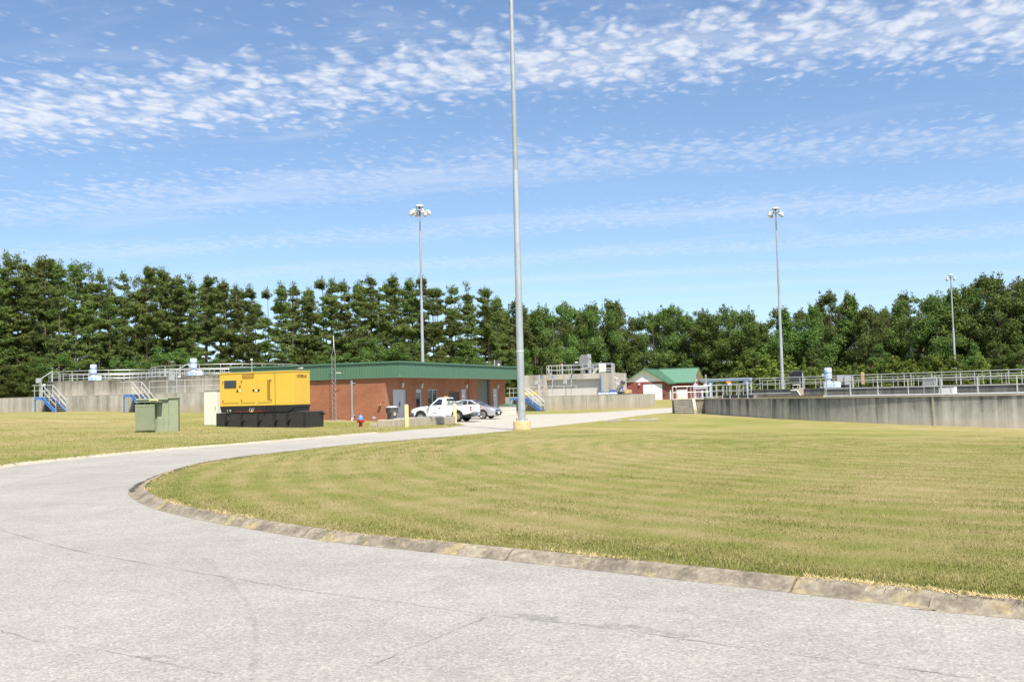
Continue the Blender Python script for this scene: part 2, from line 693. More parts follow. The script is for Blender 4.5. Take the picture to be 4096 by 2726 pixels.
MAT['chrome'] = paint('chrome', (0.75, 0.75, 0.76), 0.12, 1.0, 0.05)
MAT['rim'] = paint('alloy_rim', (0.45, 0.43, 0.40), 0.3, 0.7, 0.15)
MAT['silver'] = paint('silver_car_paint', (0.52, 0.53, 0.56), 0.28, 0.45, 0.03, coat=0.6)
MAT['truckwhite'] = paint('white_car_paint', (0.80, 0.80, 0.79), 0.28, 0.0, 0.03, coat=0.5)
MAT['tan'] = paint('tan_box', (0.46, 0.33, 0.14), 0.6, 0.0, 0.1)
MAT['wood'] = paint('weathered_wood', (0.45, 0.34, 0.2), 0.8, 0.0, 0.2)
MAT['stain'] = paint('stainless_steel', (0.40, 0.38, 0.36), 0.35, 0.75, 0.15)
MAT['brightyellow'] = paint('bright_yellow_plastic', (0.80, 0.50, 0.03), 0.5)
MAT['teal'] = paint('teal_plastic', (0.05, 0.30, 0.32), 0.5)
MAT['plate'] = paint('licence_plate', (0.35, 0.55, 0.75), 0.5)
MAT['bark'] = paint('bark', (0.13, 0.095, 0.07), 0.95, 0.0, 0.35, 2.5, 14, bump=0.6)
MAT['barkgrey'] = paint('grey_bark', (0.17, 0.15, 0.125), 0.95, 0.0, 0.35, 2.5, 14, bump=0.6)
MAT['grille'] = paint('dark_mesh', (0.10, 0.06, 0.012), 0.7, 0.0, 0.3, 8, 60)
MAT['slab'] = concrete('pale_concrete_slab', (0.50, 0.44, 0.34), (0.30, 0.26, 0.20), 0.9)


def curb_mat():
    t = NT('weathered_curb_concrete')
    p = t.pos()
    n1 = t.noise(p, 2.6, 8.0, 0.7)
    n2 = t.noise(p, 14.0, 5.0, 0.7)
    f = t.math('ADD', t.math('MULTIPLY', n1, 0.62), t.math('MULTIPLY', n2, 0.38))
    c = t.ramp(f, [(0.34, (0.085, 0.074, 0.056)), (0.48, (0.19, 0.165, 0.125)), (0.58, (0.30, 0.26, 0.20)), (0.70, (0.40, 0.35, 0.27))])
    mat_ = t.ramp(t.noise(p, 1.9, 6.0, 0.7), [(0.54, 0.0), (0.62, 0.75)])
    c = t.mix(mat_, c, t.ramp(n2, [(0.3, (0.24, 0.19, 0.09)), (0.7, (0.45, 0.36, 0.19))]))    # matted dry grass and sand
    t.color(c)
    t.set(Roughness=0.95)
    t.b.inputs['Specular IOR Level'].default_value = 0.2
    t.bump(n2, 0.7, 0.02)
    return t.m


MAT['curb'] = curb_mat()
MAT['wallL'] = concrete('stained_basin_concrete', (0.58, 0.55, 0.48), (0.11, 0.098, 0.076), 0.70, (0.42, 0.29, 0.15), 1.0, 0.45, sx=1.0)
MAT['wallT'] = concrete('weathered_tank_concrete', (0.54, 0.50, 0.43), (0.085, 0.076, 0.058), 0.75, None, sx=0.8, ztop=4.3)
MAT['wallM'] = concrete('pale_basin_concrete', (0.60, 0.56, 0.47), (0.20, 0.18, 0.14), 0.8, (0.45, 0.33, 0.18), 0.0, 0.4)
MAT['wallMlight'] = concrete('smooth_light_concrete', (0.56, 0.55, 0.51), (0.43, 0.41, 0.36), 1.2)
MAT['wallR'] = concrete('dark_streaked_tank_concrete', (0.70, 0.67, 0.60), (0.090, 0.089, 0.085), 0.60, (0.44, 0.36, 0.26), -0.75, 0.35, sx=1.2, ztop=0.95)
MAT['wallRin'] = concrete('dark_mottled_concrete', (0.36, 0.335, 0.28), (0.050, 0.047, 0.040), 0.9)  # darker, mottled tone for the inner tank walls and the steps
MAT['coping'] = concrete('pale_coping', (0.58, 0.52, 0.42), (0.36, 0.30, 0.22), 0.9)
MAT['pads'] = paint('pole_base_concrete', (0.52, 0.38, 0.20), 0.9, 0.0, 0.25, 4.0, 25)


def brick_mat(name, c1, c2, mortar, bw, rh, ms, bump=0.4):
    t = NT(name)
    p = t.pos('object')
    s = t.node('ShaderNodeSeparateXYZ')
    t.l.new(p, s.inputs[0])
    cb = t.node('ShaderNodeCombineXYZ')
    t.l.new(t.math('ADD', s.outputs[0], s.outputs[1]), cb.inputs[0])
    t.l.new(s.outputs[2], cb.inputs[1])
    b = t.node('ShaderNodeTexBrick')
    t.l.new(cb.outputs[0], b.inputs['Vector'])
    b.inputs['Scale'].default_value = 1.0
    b.inputs['Brick Width'].default_value = bw
    b.inputs['Row Height'].default_value = rh
    b.inputs['Mortar Size'].default_value = ms
    b.inputs['Mortar Smooth'].default_value = 0.2
    b.inputs['Bias'].default_value = 0.0
    b.inputs['Color1'].default_value = (*c1, 1)
    b.inputs['Color2'].default_value = (*c2, 1)
    b.inputs['Mortar'].default_value = (*mortar, 1)
    w = t.noise(t.pos(), 0.7, 4.0)
    t.color(t.mix(1.0, b.outputs['Color'], t.ramp(w, [(0.3, 0.86), (0.7, 1.1)]), 'MULTIPLY'))
    t.set(Roughness=0.9)
    t.b.inputs['Specular IOR Level'].default_value = 0.2
    t.bump(t.math('SUBTRACT', 1.0, b.outputs['Fac']), bump, 0.012)
    return t.m


MAT['brick'] = brick_mat('red_brick', (0.32, 0.105, 0.050), (0.245, 0.076, 0.038), (0.50, 0.37, 0.25), 0.203, 0.0677, 0.0065)
MAT['cmu'] = brick_mat('split_face_red_block', (0.27, 0.088, 0.078), (0.225, 0.07, 0.064), (0.20, 0.07, 0.062), 0.40, 0.20, 0.008, 0.8)
MAT['siding'] = brick_mat('white_lap_siding', (0.86, 0.87, 0.86), (0.84, 0.85, 0.85), (0.5, 0.5, 0.5), 60.0, 0.13, 0.012, 0.6)


def asphalt():
    t = NT('worn_asphalt')
    p = t.pos()
    ag = t.node('ShaderNodeTexVoronoi')
    t.l.new(p, ag.inputs['Vector'])
    ag.inputs['Scale'].default_value = 62.0
    n0 = t.noise(p, 120.0, 3.0, 0.7)
    n1 = t.noise(p, 26.0, 4.0, 0.7)
    n2 = t.noise(p, 0.45, 5.0, 0.6)
    n3 = t.noise(p, 2.6, 4.0, 0.65)
    sp = t.node('ShaderNodeSeparateColor')
    t.l.new(ag.outputs['Color'], sp.inputs[0])
    st = t.ramp(sp.outputs[0], [(0.0, (0.220, 0.209, 0.188)), (0.35, (0.272, 0.258, 0.232)), (0.75, (0.306, 0.290, 0.261)), (1.0, (0.372, 0.354, 0.317))])
    st = t.mix(1.0, st, t.ramp(n1, [(0.3, 0.86), (0.7, 1.12)]), 'MULTIPLY')
    st = t.mix(1.0, st, t.ramp(n2, [(0.32, 0.90), (0.68, 1.07)]), 'MULTIPLY')
    st = t.mix(1.0, st, t.ramp(n3, [(0.34, 0.93), (0.66, 1.05)]), 'MULTIPLY')
    st = t.mix(t.ramp(t.noise(p, 1.1, 5.0, 0.7), [(0.60, 0.0), (0.74, 0.22)]), st, (0.131, 0.130, 0.131))
    sy_ = t.node('ShaderNodeSeparateXYZ')
    t.l.new(p, sy_.inputs[0])
    dm = t.node('ShaderNodeMapRange')
    t.l.new(t.math('ADD', sy_.outputs[1], t.math('MULTIPLY', n2, 14.0)), dm.inputs[0])
    dm.inputs[1].default_value = 34.0
    dm.inputs[2].default_value = 66.0
    dm.inputs[4].default_value = 0.75
    st = t.mix(dm.outputs[0], st, t.ramp(n3, [(0.3, (0.351, 0.324, 0.276)), (0.7, (0.427, 0.395, 0.340))]))   # paler and warmer towards the far end of the drive
    t.color(st)
    t.set(Roughness=0.92)
    t.b.inputs['Specular IOR Level'].default_value = 0.25
    t.bump(t.math('ADD', ag.outputs['Distance'], n0), 0.3, 0.004)
    return t.m


MAT['asphalt'] = asphalt()


def patchy(name, c, lo, hi, scale, most):
    """a stain or crack that comes and goes along its length"""
    t = NT(name)
    n = t.noise(t.pos(), scale, 5.0, 0.7)
    t.color(t.ramp(t.noise(t.pos(), 40.0, 3.0), [(0.3, [q * .75 for q in c]), (0.7, [q * 1.25 for q in c])]))
    t.set(Roughness=0.95)
    t.b.inputs['Specular IOR Level'].default_value = 0.15
    t.l.new(t.ramp(n, [(lo, 0.0), (hi, most)]), t.b.inputs['Alpha'])
    return t.m


MAT['crack'] = patchy('crack', (0.106, 0.099, 0.088), 0.32, 0.62, 2.2, 0.62)
MAT['seam'] = patchy('paving_seam', (0.150, 0.143, 0.132), 0.26, 0.58, 1.6, 0.60)
MAT['tyremark'] = patchy('tyre_smear', (0.198, 0.187, 0.167), 0.36, 0.9, 5.0, 0.32)
MAT['smudge'] = patchy('dark_smudge', (0.176, 0.172, 0.167), 0.42, 0.75, 2.4, 0.6)
MAT['brokenedge'] = patchy('broken_asphalt_edge', (0.075, 0.072, 0.069), 0.38, 0.5, 3.0, 1.0)


def lawn_tone(t):
    """one tone field for soil and blades: regions, patches and mowing arcs"""
    p = t.pos()
    n0 = t.noise(p, 0.055, 3.0, 0.5, 0.3)
    n1 = t.noise(p, 0.22, 5.0, 0.6, 0.5)
    n2 = t.noise(p, 1.3, 5.0, 0.65)
    sx = t.node('ShaderNodeSeparateXYZ')
    t.l.new(p, sx.inputs[0])
    dx = t.math('SUBTRACT', sx.outputs[0], 14.0)
    dy = t.math('MULTIPLY', t.math('SUBTRACT', sx.outputs[1], 30.0), 0.75)
    r = t.math('SQRT', t.math('ADD', t.math('MULTIPLY', dx, dx), t.math('MULTIPLY', dy, dy)))
    r = t.math('ADD', r, t.math('MULTIPLY', t.math('SUBTRACT', t.noise(p, 0.25, 3.0), 0.5), 0.7))
    mow = t.math('SINE', t.math('MULTIPLY', r, 8.5))
    f = t.math('ADD', t.math('MULTIPLY', n0, 0.34), t.math('MULTIPLY', n1, 0.38))
    f = t.math('ADD', f, t.math('MULTIPLY', n2, 0.28))
    f = t.math('ADD', t.math('MULTIPLY', t.math('SUBTRACT', f, 0.5), 1.55), 0.5)
    return t.math('ADD', f, t.math('MULTIPLY', mow, 0.058)), p


def turf(name='mown_turf'):
    t = NT(name)
    f, p = lawn_tone(t)
    n3 = t.noise(t.pos(scale=(1, 1, 0.2)), 26.0, 5.0, 0.75)
    f = t.math('ADD', f, t.math('MULTIPLY', t.math('SUBTRACT', n3, 0.5), 0.45))
    t.color(t.ramp(f, [(0.24, (0.148, 0.173, 0.035)), (0.42, (0.222, 0.221, 0.066)), (0.58, (0.294, 0.249, 0.104)), (0.76, (0.372, 0.291, 0.154))]))
    t.set(Roughness=0.95)
    t.b.inputs['Specular IOR Level'].default_value = 0.1
    t.bump(n3, 0.9, 0.05)
    return t.m


MAT['turf'] = turf()


def blade_mat():
    t = NT('grass_blades')
    f, p = lawn_tone(t)
    rp = t.node('ShaderNodeNewGeometry').outputs['Random Per Island']
    f = t.math('ADD', f, t.math('MULTIPLY', t.math('SUBTRACT', rp, 0.5), 0.40))
    c = t.ramp(f, [(0.22, (0.163, 0.195, 0.035)), (0.42, (0.272, 0.275, 0.079)), (0.58, (0.381, 0.328, 0.138)), (0.80, (0.543, 0.447, 0.261))])
    t.color(c)
    t.set(Roughness=0.8)
    t.b.inputs['Specular IOR Level'].default_value = 0.2
    tr = t.node('ShaderNodeBsdfTranslucent')
    t.l.new(c, tr.inputs['Color'])
    mx = t.node('ShaderNodeMixShader')
    mx.inputs[0].default_value = 0.3
    t.l.new(t.b.outputs[0], mx.inputs[1])
    t.l.new(tr.outputs[0], mx.inputs[2])
    t.l.new(mx.outputs[0], t.out.inputs['Surface'])
    return t.m


MAT['blade'] = blade_mat()
MAT['straw'] = paint('dry_clippings', (0.50, 0.38, 0.19), 0.9, 0.0, 0.3, 5, 60)
MAT['pine'] = foliage('pine_needles', (0.056, 0.094, 0.022), (0.138, 0.190, 0.045), (0.25, 0.290, 0.064), 0.42, 0.06)
MAT['leaf'] = foliage('broad_leaves', (0.042, 0.076, 0.018), (0.115, 0.172, 0.038), (0.23, 0.275, 0.058), 0.38, 0.08)
MAT['bush'] = foliage('bright_shrub_leaves', (0.055, 0.095, 0.014), (0.15, 0.20, 0.03), (0.30, 0.33, 0.05), 0.35, 0.05)
MAT['under'] = foliage('shaded_undergrowth_leaves', (0.012, 0.024, 0.007), (0.040, 0.068, 0.016), (0.10, 0.14, 0.03), 0.3, 0.0)  # leaf colour darkened to stand in for the shade under the canopy


def water_mat():
    t = NT('basin_water')
    n = t.noise(t.pos(), 1.2, 4.0)
    t.color(t.ramp(n, [(0.3, (0.045, 0.04, 0.022)), (0.7, (0.075, 0.062, 0.034))]))
    t.set(Roughness=0.08)
    t.bump(t.noise(t.pos(), 3.0, 3.0), 0.25, 0.02)
    return t.m


MAT['water'] = water_mat()
# ------------------------------------------------------------------ ground, road, curb
F0 = PZ(1599, 70.0, 0)                               # near corner of the brick building's roof fascia
C0 = F0 - AX * 1.25 + BX * 0.15                      # its brick corner
C0.z = 0.12


def smooth_line(pts, n=6):
    """Catmull-Rom through 2-D points"""
    pts = [Vector((p[0], p[1])) for p in pts]
    out = []
    for i in range(len(pts) - 1):
        p0, p1, p2, p3 = pts[max(i - 1, 0)], pts[i], pts[i + 1], pts[min(i + 2, len(pts) - 1)]
        for k in range(n):
            t = k / n
            out.append(0.5 * ((2 * p1) + (-p0 + p2) * t + (2 * p0 - 5 * p1 + 4 * p2 - p3) * t * t + (-p0 + 3 * p1 - 3 * p2 + p3) * t ** 3))
    out.append(pts[-1])
    return out


inner_px = [(4096, 2477), (3698, 2432), (2830, 2331), (2201, 2261), (1700, 2206), (1299, 2163), (1010, 2116), (786, 2076), (613, 2033), (540, 1998),
            (512, 1972), (540, 1940), (613, 1906), (685, 1881), (794, 1856), (938, 1834), (1155, 1809), (1443, 1777), (1700, 1755), (2000, 1727), (2260, 1697), (2434, 1678), (2691, 1649)]
inner = [G(*q) for q in inner_px]
ext = inner[0] + (inner[0] - inner[1]).normalized() * 9 + Vector((0.5, 0.8, 0))
ext2 = ext + Vector((14, -5, 0))
inner_curve = smooth_line([ext2, ext] + inner, 5)
outer_px = [(0, 1874), (108, 1857), (289, 1838), (505, 1816), (722, 1796), (938, 1780), (1155, 1762), (1443, 1738), (1666, 1717), (1793, 1709), (1862, 1699)]
outer = [G(*q) for q in outer_px]
o_ext = outer[0] + (outer[0] - outer[1]).normalized() * 10
outer_curve = smooth_line([Vector((-45, 8, 0)), Vector((-28, 18.5, 0)), o_ext] + outer, 5)
WALL_A = P(1585, 1709, 58.6)
WALL_A = Vector((WALL_A.x, WALL_A.y))
WALL_B = WALL_A + Vector((BX.x, BX.y)) * 8.0
fac_end = C0 + BX * 22.6
far_px = [(2120, 1657), (2285, 1653), (2430, 1646), (2560, 1638), (2694, 1629), (2790, 1624)]
far = [G(*q) for q in far_px]
far_r = far[-1] + Vector((12, 3, 0))
in_r = inner[-1] + Vector((6.5, 3.0, 0))
lot = [WALL_B + Vector((0.3, 0.15)), WALL_A + Vector((0.25, 0.5)), Vector((C0.x + 1.6, C0.y - 2.6)), Vector((C0.x + .05, C0.y - .45)), Vector((fac_end.x + .05, fac_end.y))]
road_poly = [Vector((p[0], p[1])) for p in inner_curve] + [Vector(in_r[:2]), Vector(far_r[:2])] + \
            [Vector(p[:2]) for p in reversed(far)] + [p for p in reversed(lot)] + \
            [Vector((p[0], p[1])) for p in reversed(outer_curve)] + [Vector((-60, -40)), Vector((60, -40))]
road_np = np.array([(p[0], p[1]) for p in road_poly])


def in_poly(xy, poly):
    x, y = xy[:, 0], xy[:, 1]
    inside = np.zeros(len(xy), bool)
    n = len(poly)
    for i in range(n):
        x0, y0 = poly[i]
        x1, y1 = poly[(i + 1) % n]
        c = ((y0 > y) != (y1 > y))
        with np.errstate(divide='ignore', invalid='ignore'):
            xi = (x1 - x0) * (y - y0) / (y1 - y0) + x0
        inside ^= c & (x < xi)
    return inside


def dist_line(xy, line):
    d = np.full(len(xy), 1e9)
    for i in range(len(line) - 1):
        a, b = line[i], line[i + 1]
        ab = b - a
        t = np.clip(((xy - a) @ ab) / max(ab @ ab, 1e-9), 0, 1)
        d = np.minimum(d, np.hypot(*(xy - (a + t[:, None] * ab)).T))
    return d


curb_np = np.array([(p[0], p[1]) for p in inner_curve])
CW = 0.27                                            # width of the rolled curb


def offset_curve(line, d):
    """offset to the right-hand side of travel (into the lawn)"""
    out = []
    for i in range(len(line)):
        a, b = line[max(i - 1, 0)], line[min(i + 1, len(line) - 1)]
        t = (b - a) / max(np.hypot(*(b - a)), 1e-9)
        out.append(line[i] + d * np.array((t[1], -t[0])))
    return np.array(out)


lawn_edge = offset_curve(curb_np, CW - 0.03)
probe = offset_curve(curb_np[20:24], 2.0)
if in_poly(probe, road_np).any():
    lawn_edge = offset_curve(curb_np, -(CW - 0.03))
    CSIGN = -1.0
else:
    CSIGN = 1.0


def lawn_lift(xy):
    """the lawn sits a kerb's height above the asphalt, the verges a little"""
    d = dist_line(xy, curb_np)
    k = np.clip((d - CW * 0.5) / (CW * 0.5), 0, 1)
    fade = np.clip((xy[:, 1] - 45) / 20, 0, 1)       # the curb dies out beyond the pole
    return np.where(d < 12, (-0.05 + 0.12 * k) * (1 - fade) + 0.015 * fade * k, (0.07 * (1 - fade)) + 0.015 * fade)


def gz(xy):
    xy = np.atleast_2d(np.asarray(xy, float))
    n = (np.sin(xy[:, 0] * 1.7 + np.cos(xy[:, 1] * .9)) * np.cos(xy[:, 1] * 1.3 + 0.6 * np.sin(xy[:, 0] * 0.8))) * 0.018
    return terr_np(xy) + n + lawn_lift(xy)


def grid(x0, x1, y0, y1, st, jit=0.25):
    xs, ys = np.meshgrid(np.arange(x0, x1, st), np.arange(y0, y1, st))
    p = np.stack([xs.ravel(), ys.ravel()], 1)
    return p + np.random.default_rng(3).uniform(-jit, jit, p.shape) * st


rng = np.random.default_rng(11)
gA = grid(-30, 32, 2, 40, 0.8)
gB = grid(-70, 80, -20, 130, 2.6)
gB = gB[~((gB[:, 0] > -31) & (gB[:, 0] < 33) & (gB[:, 1] > 1) & (gB[:, 1] < 41))]
gC = grid(-330, 330, -120, 420, 14)
gC = gC[~((gC[:, 0] > -74) & (gC[:, 0] < 84) & (gC[:, 1] > -24) & (gC[:, 1] < 134))]
gD = grid(-6000, 6000, -3000, 9000, 600)
gD = gD[~((np.abs(gD[:, 0]) < 350) & (gD[:, 1] > -150) & (gD[:, 1] < 450))]
pts = np.concatenate([gA, gB, gC, gD])
keep = (dist_line(pts, curb_np) > 0.9) & (dist_line(pts, np.concatenate([road_np, road_np[:1]])) > 0.5)
pts = pts[keep]
le = lawn_edge[(lawn_edge[:, 1] > 4)]
le = le[~in_poly(le, road_np)]
mid = offset_curve(curb_np, CSIGN * CW * 0.5)
mid = mid[~in_poly(mid, road_np)]
nb = len(road_np)
allp = np.concatenate([road_np, le, mid, pts])
edges = [(i, (i + 1) % nb) for i in range(nb)]
cv, ce, cf, _, _, _ = delaunay_2d_cdt([Vector(p) for p in allp], edges, [], 0, 1e-4)
cv = np.array([(v[0], v[1]) for v in cv])
tri = np.array([f for f in cf if len(f) == 3], np.int32)
cen = cv[tri].mean(1)
inside = in_poly(cen, road_np)
onb = dist_line(cv, np.concatenate([road_np, road_np[:1]])) < 1e-3
zr = terr_np(cv)
zg = gz(cv)
zg[onb] = zr[onb] - 0.004
nearc = onb & (dist_line(cv, curb_np) < 1e-2) & (cv[:, 1] < 46)
zg[nearc] = zr[nearc] - 0.07
zr2 = zr + 0.0


def submesh(name, mask, zz, mat):
    t = tri[mask]
    u, inv = np.unique(t, return_inverse=True)
    v = np.column_stack([cv[u], zz[u]])
    f = inv.reshape(-1, 3).astype(np.int32)
    n = np.cross(v[f[:, 1]] - v[f[:, 0]], v[f[:, 2]] - v[f[:, 0]])[:, 2]
    f[n < 0] = f[n < 0][:, ::-1]
    me = fast_mesh(name, v, f, 3)
    return structure(link(name, me, mat, None, True))


ground = submesh('ground', ~inside, zg, MAT['turf'])
road = submesh('road', inside, zr2, MAT['asphalt'])

# rolled concrete curb along the loop, cast in lengths
cl = curb_np
seg = np.r_[0, np.cumsum(np.hypot(*np.diff(cl, axis=0).T))]
curb_root = bpy.data.objects.new('curb', None)
col.objects.link(curb_root)
structure(curb_root)
PROF = [(-0.02, -0.05), (0.0, 0.004), (0.07, -0.012), (0.12, 0.002), (0.16, 0.040), (0.20, 0.070), (0.25, 0.083), (0.30, 0.078), (0.315, -0.05)]
s0, k = 0.0, 0
end_s = seg[np.argmax((cl[:, 1] > 47) & (seg > 20))]
while s0 < end_s - 1:
    ln = random.uniform(2.7, 3.3)
    s1 = min(s0 + ln, end_s)
    ss = np.linspace(s0 + 0.012, s1 - 0.012, 9)
    q = np.stack([np.interp(ss, seg, cl[:, 0]), np.interp(ss, seg, cl[:, 1])], 1)
    qa = np.stack([np.interp(ss - .3, seg, cl[:, 0]), np.interp(ss - .3, seg, cl[:, 1])], 1)
    qb = np.stack([np.interp(ss + .3, seg, cl[:, 0]), np.interp(ss + .3, seg, cl[:, 1])], 1)
    t = qb - qa
    t /= np.hypot(*t.T)[:, None]
    nrm = CSIGN * np.stack([t[:, 1], -t[:, 0]], 1)
    fade = 1 - np.clip((q[:, 1] - 30) / 17, 0, 1)
    mb = MB()
    vs = []
    tilt = random.uniform(-.008, .008)
    for i in range(len(q)):
        sc_ = 0.35 + 0.65 * fade[i]
        for o, h in PROF:
            xy = q[i] + nrm[i] * o * sc_
            vs.append((xy[0], xy[1], terr(*xy) + (h * (0.25 + 0.75 * fade[i]) if h > 0.01 else h) + tilt * o))
    m = len(PROF)
    fs = [(a * m + j, (a + 1) * m + j, (a + 1) * m + j + 1, a * m + j + 1) for a in range(len(q) - 1) for j in range(m - 1)]
    fs += [tuple(range(m)), tuple(range((len(q) - 1) * m, len(q) * m))]
    mb.add(vs, fs).build('curb_length', MAT['curb'], curb_root, True)
    s0 = s1

# low curb on the outer side of the bend
oc_root = bpy.data.objects.new('curb', None)
col.objects.link(oc_root)
structure(oc_root)
ol = np.array([(p[0], p[1]) for p in outer_curve])
og = np.r_[0, np.cumsum(np.hypot(*np.diff(ol, axis=0).T))]
s0 = og[np.argmax(ol[:, 1] > 17.0)]
while s0 < og[-1] - 16:
    s1 = s0 + random.uniform(2.6, 3.2)
    ss = np.linspace(s0, s1 - .02, 5)
    q = np.stack([np.interp(ss, og, ol[:, 0]), np.interp(ss, og, ol[:, 1])], 1)
    t = np.gradient(q, axis=0)
    t /= np.hypot(*t.T)[:, None]
    nrm = np.stack([-t[:, 1], t[:, 0]], 1)
    vs = []
    for i in range(len(q)):
        for o, h in ((-.02, -.04), (0, .01), (.12, .02), (.22, .07), (.30, .06), (.32, -.05)):
            xy = q[i] + nrm[i] * o
            vs.append((xy[0], xy[1], terr(*xy) + h))
    fs = [(a * 6 + j, (a + 1) * 6 + j, (a + 1) * 6 + j + 1, a * 6 + j + 1) for a in range(len(q) - 1) for j in range(5)]
    MB().add(vs, fs).build('curb_length', MAT['slab'], oc_root, True)
    s0 = s1

# seams, cracks and the faint tyre smear on the asphalt


def strip(name, px, width, mat, jit=0.012, lift=0.004, n=14):
    line = smooth_line([G(*q) for q in px], n)
    r = random.Random(len(px) * 7 + int(px[0][0]))
    vs, fs = [], []
    w = width
    off = 0.0
    for i, p in enumerate(line):
        a, b = line[max(i - 1, 0)], line[min(i + 1, len(line) - 1)]
        t = (b - a).normalized()
        nn = Vector((t.y, -t.x))
        off = off * 0.7 + r.uniform(-jit, jit)
        ww = w * r.uniform(0.45, 1.35) * (0.15 if i in (0, len(line) - 1) else 1)
        for sgn in (-1, 1):
            q = p + nn * (off + sgn * ww / 2)
            vs.append((q.x, q.y, terr(q.x, q.y) + lift))
    for i in range(len(line) - 1):
        fs.append((2 * i, 2 * i + 1, 2 * i + 3, 2 * i + 2))
    return MB().add(vs, fs).build(name, mat, road)


strip('paving_seam', [(0, 2118), (252, 2188), (577, 2253), (902, 2307), (1154, 2350), (1479, 2397)], 0.015, MAT['seam'], 0.008)
strip('paving_seam', [(1479, 2397), (1619, 2412), (1940, 2457), (2332, 2498), (2600, 2535), (2977, 2590), (3561, 2665), (3900, 2712)], 0.012, MAT['crack'], 0.010)
strip('paving_seam', [(0, 2520), (144, 2560), (346, 2592), (505, 2617), (722, 2664), (895, 2697)], 0.010, MAT['crack'], 0.012)
strip('crack', [(1500, 2656), (1678, 2579), (1785, 2531), (1951, 2466)], 0.010, MAT['crack'], 0.014)
strip('paving_seam', [(0, 1950), (144, 1910), (361, 1867), (577, 1835), (794, 1809), (1000, 1790)], 0.02, MAT['seam'], 0.012)
strip('tyre_mark', [(810, 2225), (930, 2340), (1000, 2440), (1024, 2530), (1020, 2620), (1008, 2726)], 0.05, MAT['tyremark'], 0.004, 0.006, 10)
strip('smudge', [(1785, 2520), (1880, 2488), (1960, 2462)], 0.10, MAT['smudge'], 0.02, 0.006)
strip('smudge', [(2050, 2455), (2300, 2485), (2500, 2510), (2800, 2540)], 0.16, MAT['smudge'], 0.03, 0.006)
strip('smudge', [(520, 2600), (600, 2622), (700, 2640)], 0.14, MAT['smudge'], 0.03, 0.006)
strip('broken_edge', [(520, 1966), (548, 1940), (613, 1908), (685, 1883), (794, 1858), (938, 1836), (1155, 1811), (1300, 1795)], 0.10, MAT['brokenedge'], 0.03, 0.007, 22)

# concrete pads set flush in the grass
for nm, x, y, w, d, lab in (('concrete_pad', 2450, 1687, 1.1, 0.9, 'small flat concrete lid in the lawn closest to the light pole'),
                            ('concrete_pad', 2572, 1682, 1.9, 1.2, 'larger flat concrete lid in the lawn before the tank steps'),
                            ('concrete_pad', 2590, 1627, 2.2, 1.0, 'flat concrete lid in the grass before the red block house')):
    g = G(x, y)
    t = thing(nm, lab, 'concrete lid', g, TH, 'concrete lids in the grass')
    MB().box((0, 0, 0.06), (w, d, 0.16)).build('slab', MAT['slab'], t, False, 0.015)
    MB().box((0.05, 0, 0.15), (w * .55, d * .55, 0.03)).build('hatch', MAT['curb'], t, False, 0.008)

# ------------------------------------------------------------------ grass blades


def blades(name, n, xr, yr, hmin, hmax, wide, seed, label, keepf, mat, zf=None, lean=0.6, falloff=1.0, lean0=0.1):
    r = np.random.default_rng(seed)
    # denser towards the viewer
    y = yr[0] * (yr[1] / yr[0]) ** (r.random(n) ** falloff)
    half = y * 0.56 + 1.5
    x = r.uniform(-1, 1, n) * half
    xy = np.stack([x, y], 1)
    xy = xy[(xy[:, 0] > xr[0]) & (xy[:, 0] < xr[1])]
    xy = xy[keepf(xy)]
    z = (zf or gz)(xy)
    m = len(xy)
    az = r.uniform(0, 2 * np.pi, m)
    ln = r.uniform(hmin, hmax, m) * (0.6 + 0.8 * r.random(m))
    le_ = r.uniform(lean0, lean, m) * ln
    d = np.stack([np.cos(az), np.sin(az)], 1)
    az2 = az + r.uniform(0.8, 2.2, m)
    s = np.stack([np.cos(az2), np.sin(az2)], 1) * (wide * (0.6 + 0.8 * r.random(m)) * (1 + xy[:, 1] / 30))[:, None]
    b = np.column_stack([xy, z - 0.01])
    v = np.empty((m, 3, 3))
    v[:, 0] = b
    v[:, 0, :2] -= s
    v[:, 1] = b
    v[:, 1, :2] += s
    v[:, 2] = b
    v[:, 2, :2] += d * le_[:, None]
    v[:, 2, 2] += np.sqrt(np.maximum(ln ** 2 - le_ ** 2, 0.0004))
    me = fast_mesh(name, v.reshape(-1, 3), np.arange(m * 3).reshape(-1, 3), 3)
    return stuff(link(name, me, mat), label, 'grass')


def lawn_keep(xy):
    return (~in_poly(xy, road_np)) & (dist_line(xy, curb_np) > CW - 0.06)


def left_keep(xy):
    return (~in_poly(xy, road_np)) & (dist_line(xy, curb_np) > 2)


blades('lawn_grass', 760000, (-14, 30), (7.5, 48), 0.012, 0.034, 0.0036, 5, 'mown dry yellow-green grass of the lawn inside the road loop',
       lambda q: lawn_keep(q) & (q[:, 0] > -12.5) & ~((q[:, 1] > 25) & (q[:, 0] < (q[:, 1] - 25) * 0.0 - 12)), MAT['blade'], falloff=1.25)
blades('verge_grass', 200000, (-34, -2), (26, 70), 0.03, 0.06, 0.0045, 6, 'dry mown grass on the bank left of the road', left_keep, MAT['blade'])


def curb_keep(xy):
    d = dist_line(xy, curb_np)
    n = np.sin(xy[:, 0] * 2.3 + 1.1 * np.sin(xy[:, 1] * 1.7)) + np.sin(xy[:, 1] * 3.1 + xy[:, 0])
    return (~in_poly(xy, road_np)) & (d > 0.02) & (d < CW + 0.12) & (((d > CW - 0.05) & (n > 0.1))) & (xy[:, 1] < 30)


def curb_z(xy):
    d = dist_line(xy, curb_np)
    return terr_np(xy) + np.interp(d, [0, .07, .12, .16, .2, .25, .32], [.01, -.008, .008, .045, .075, .088, .083])


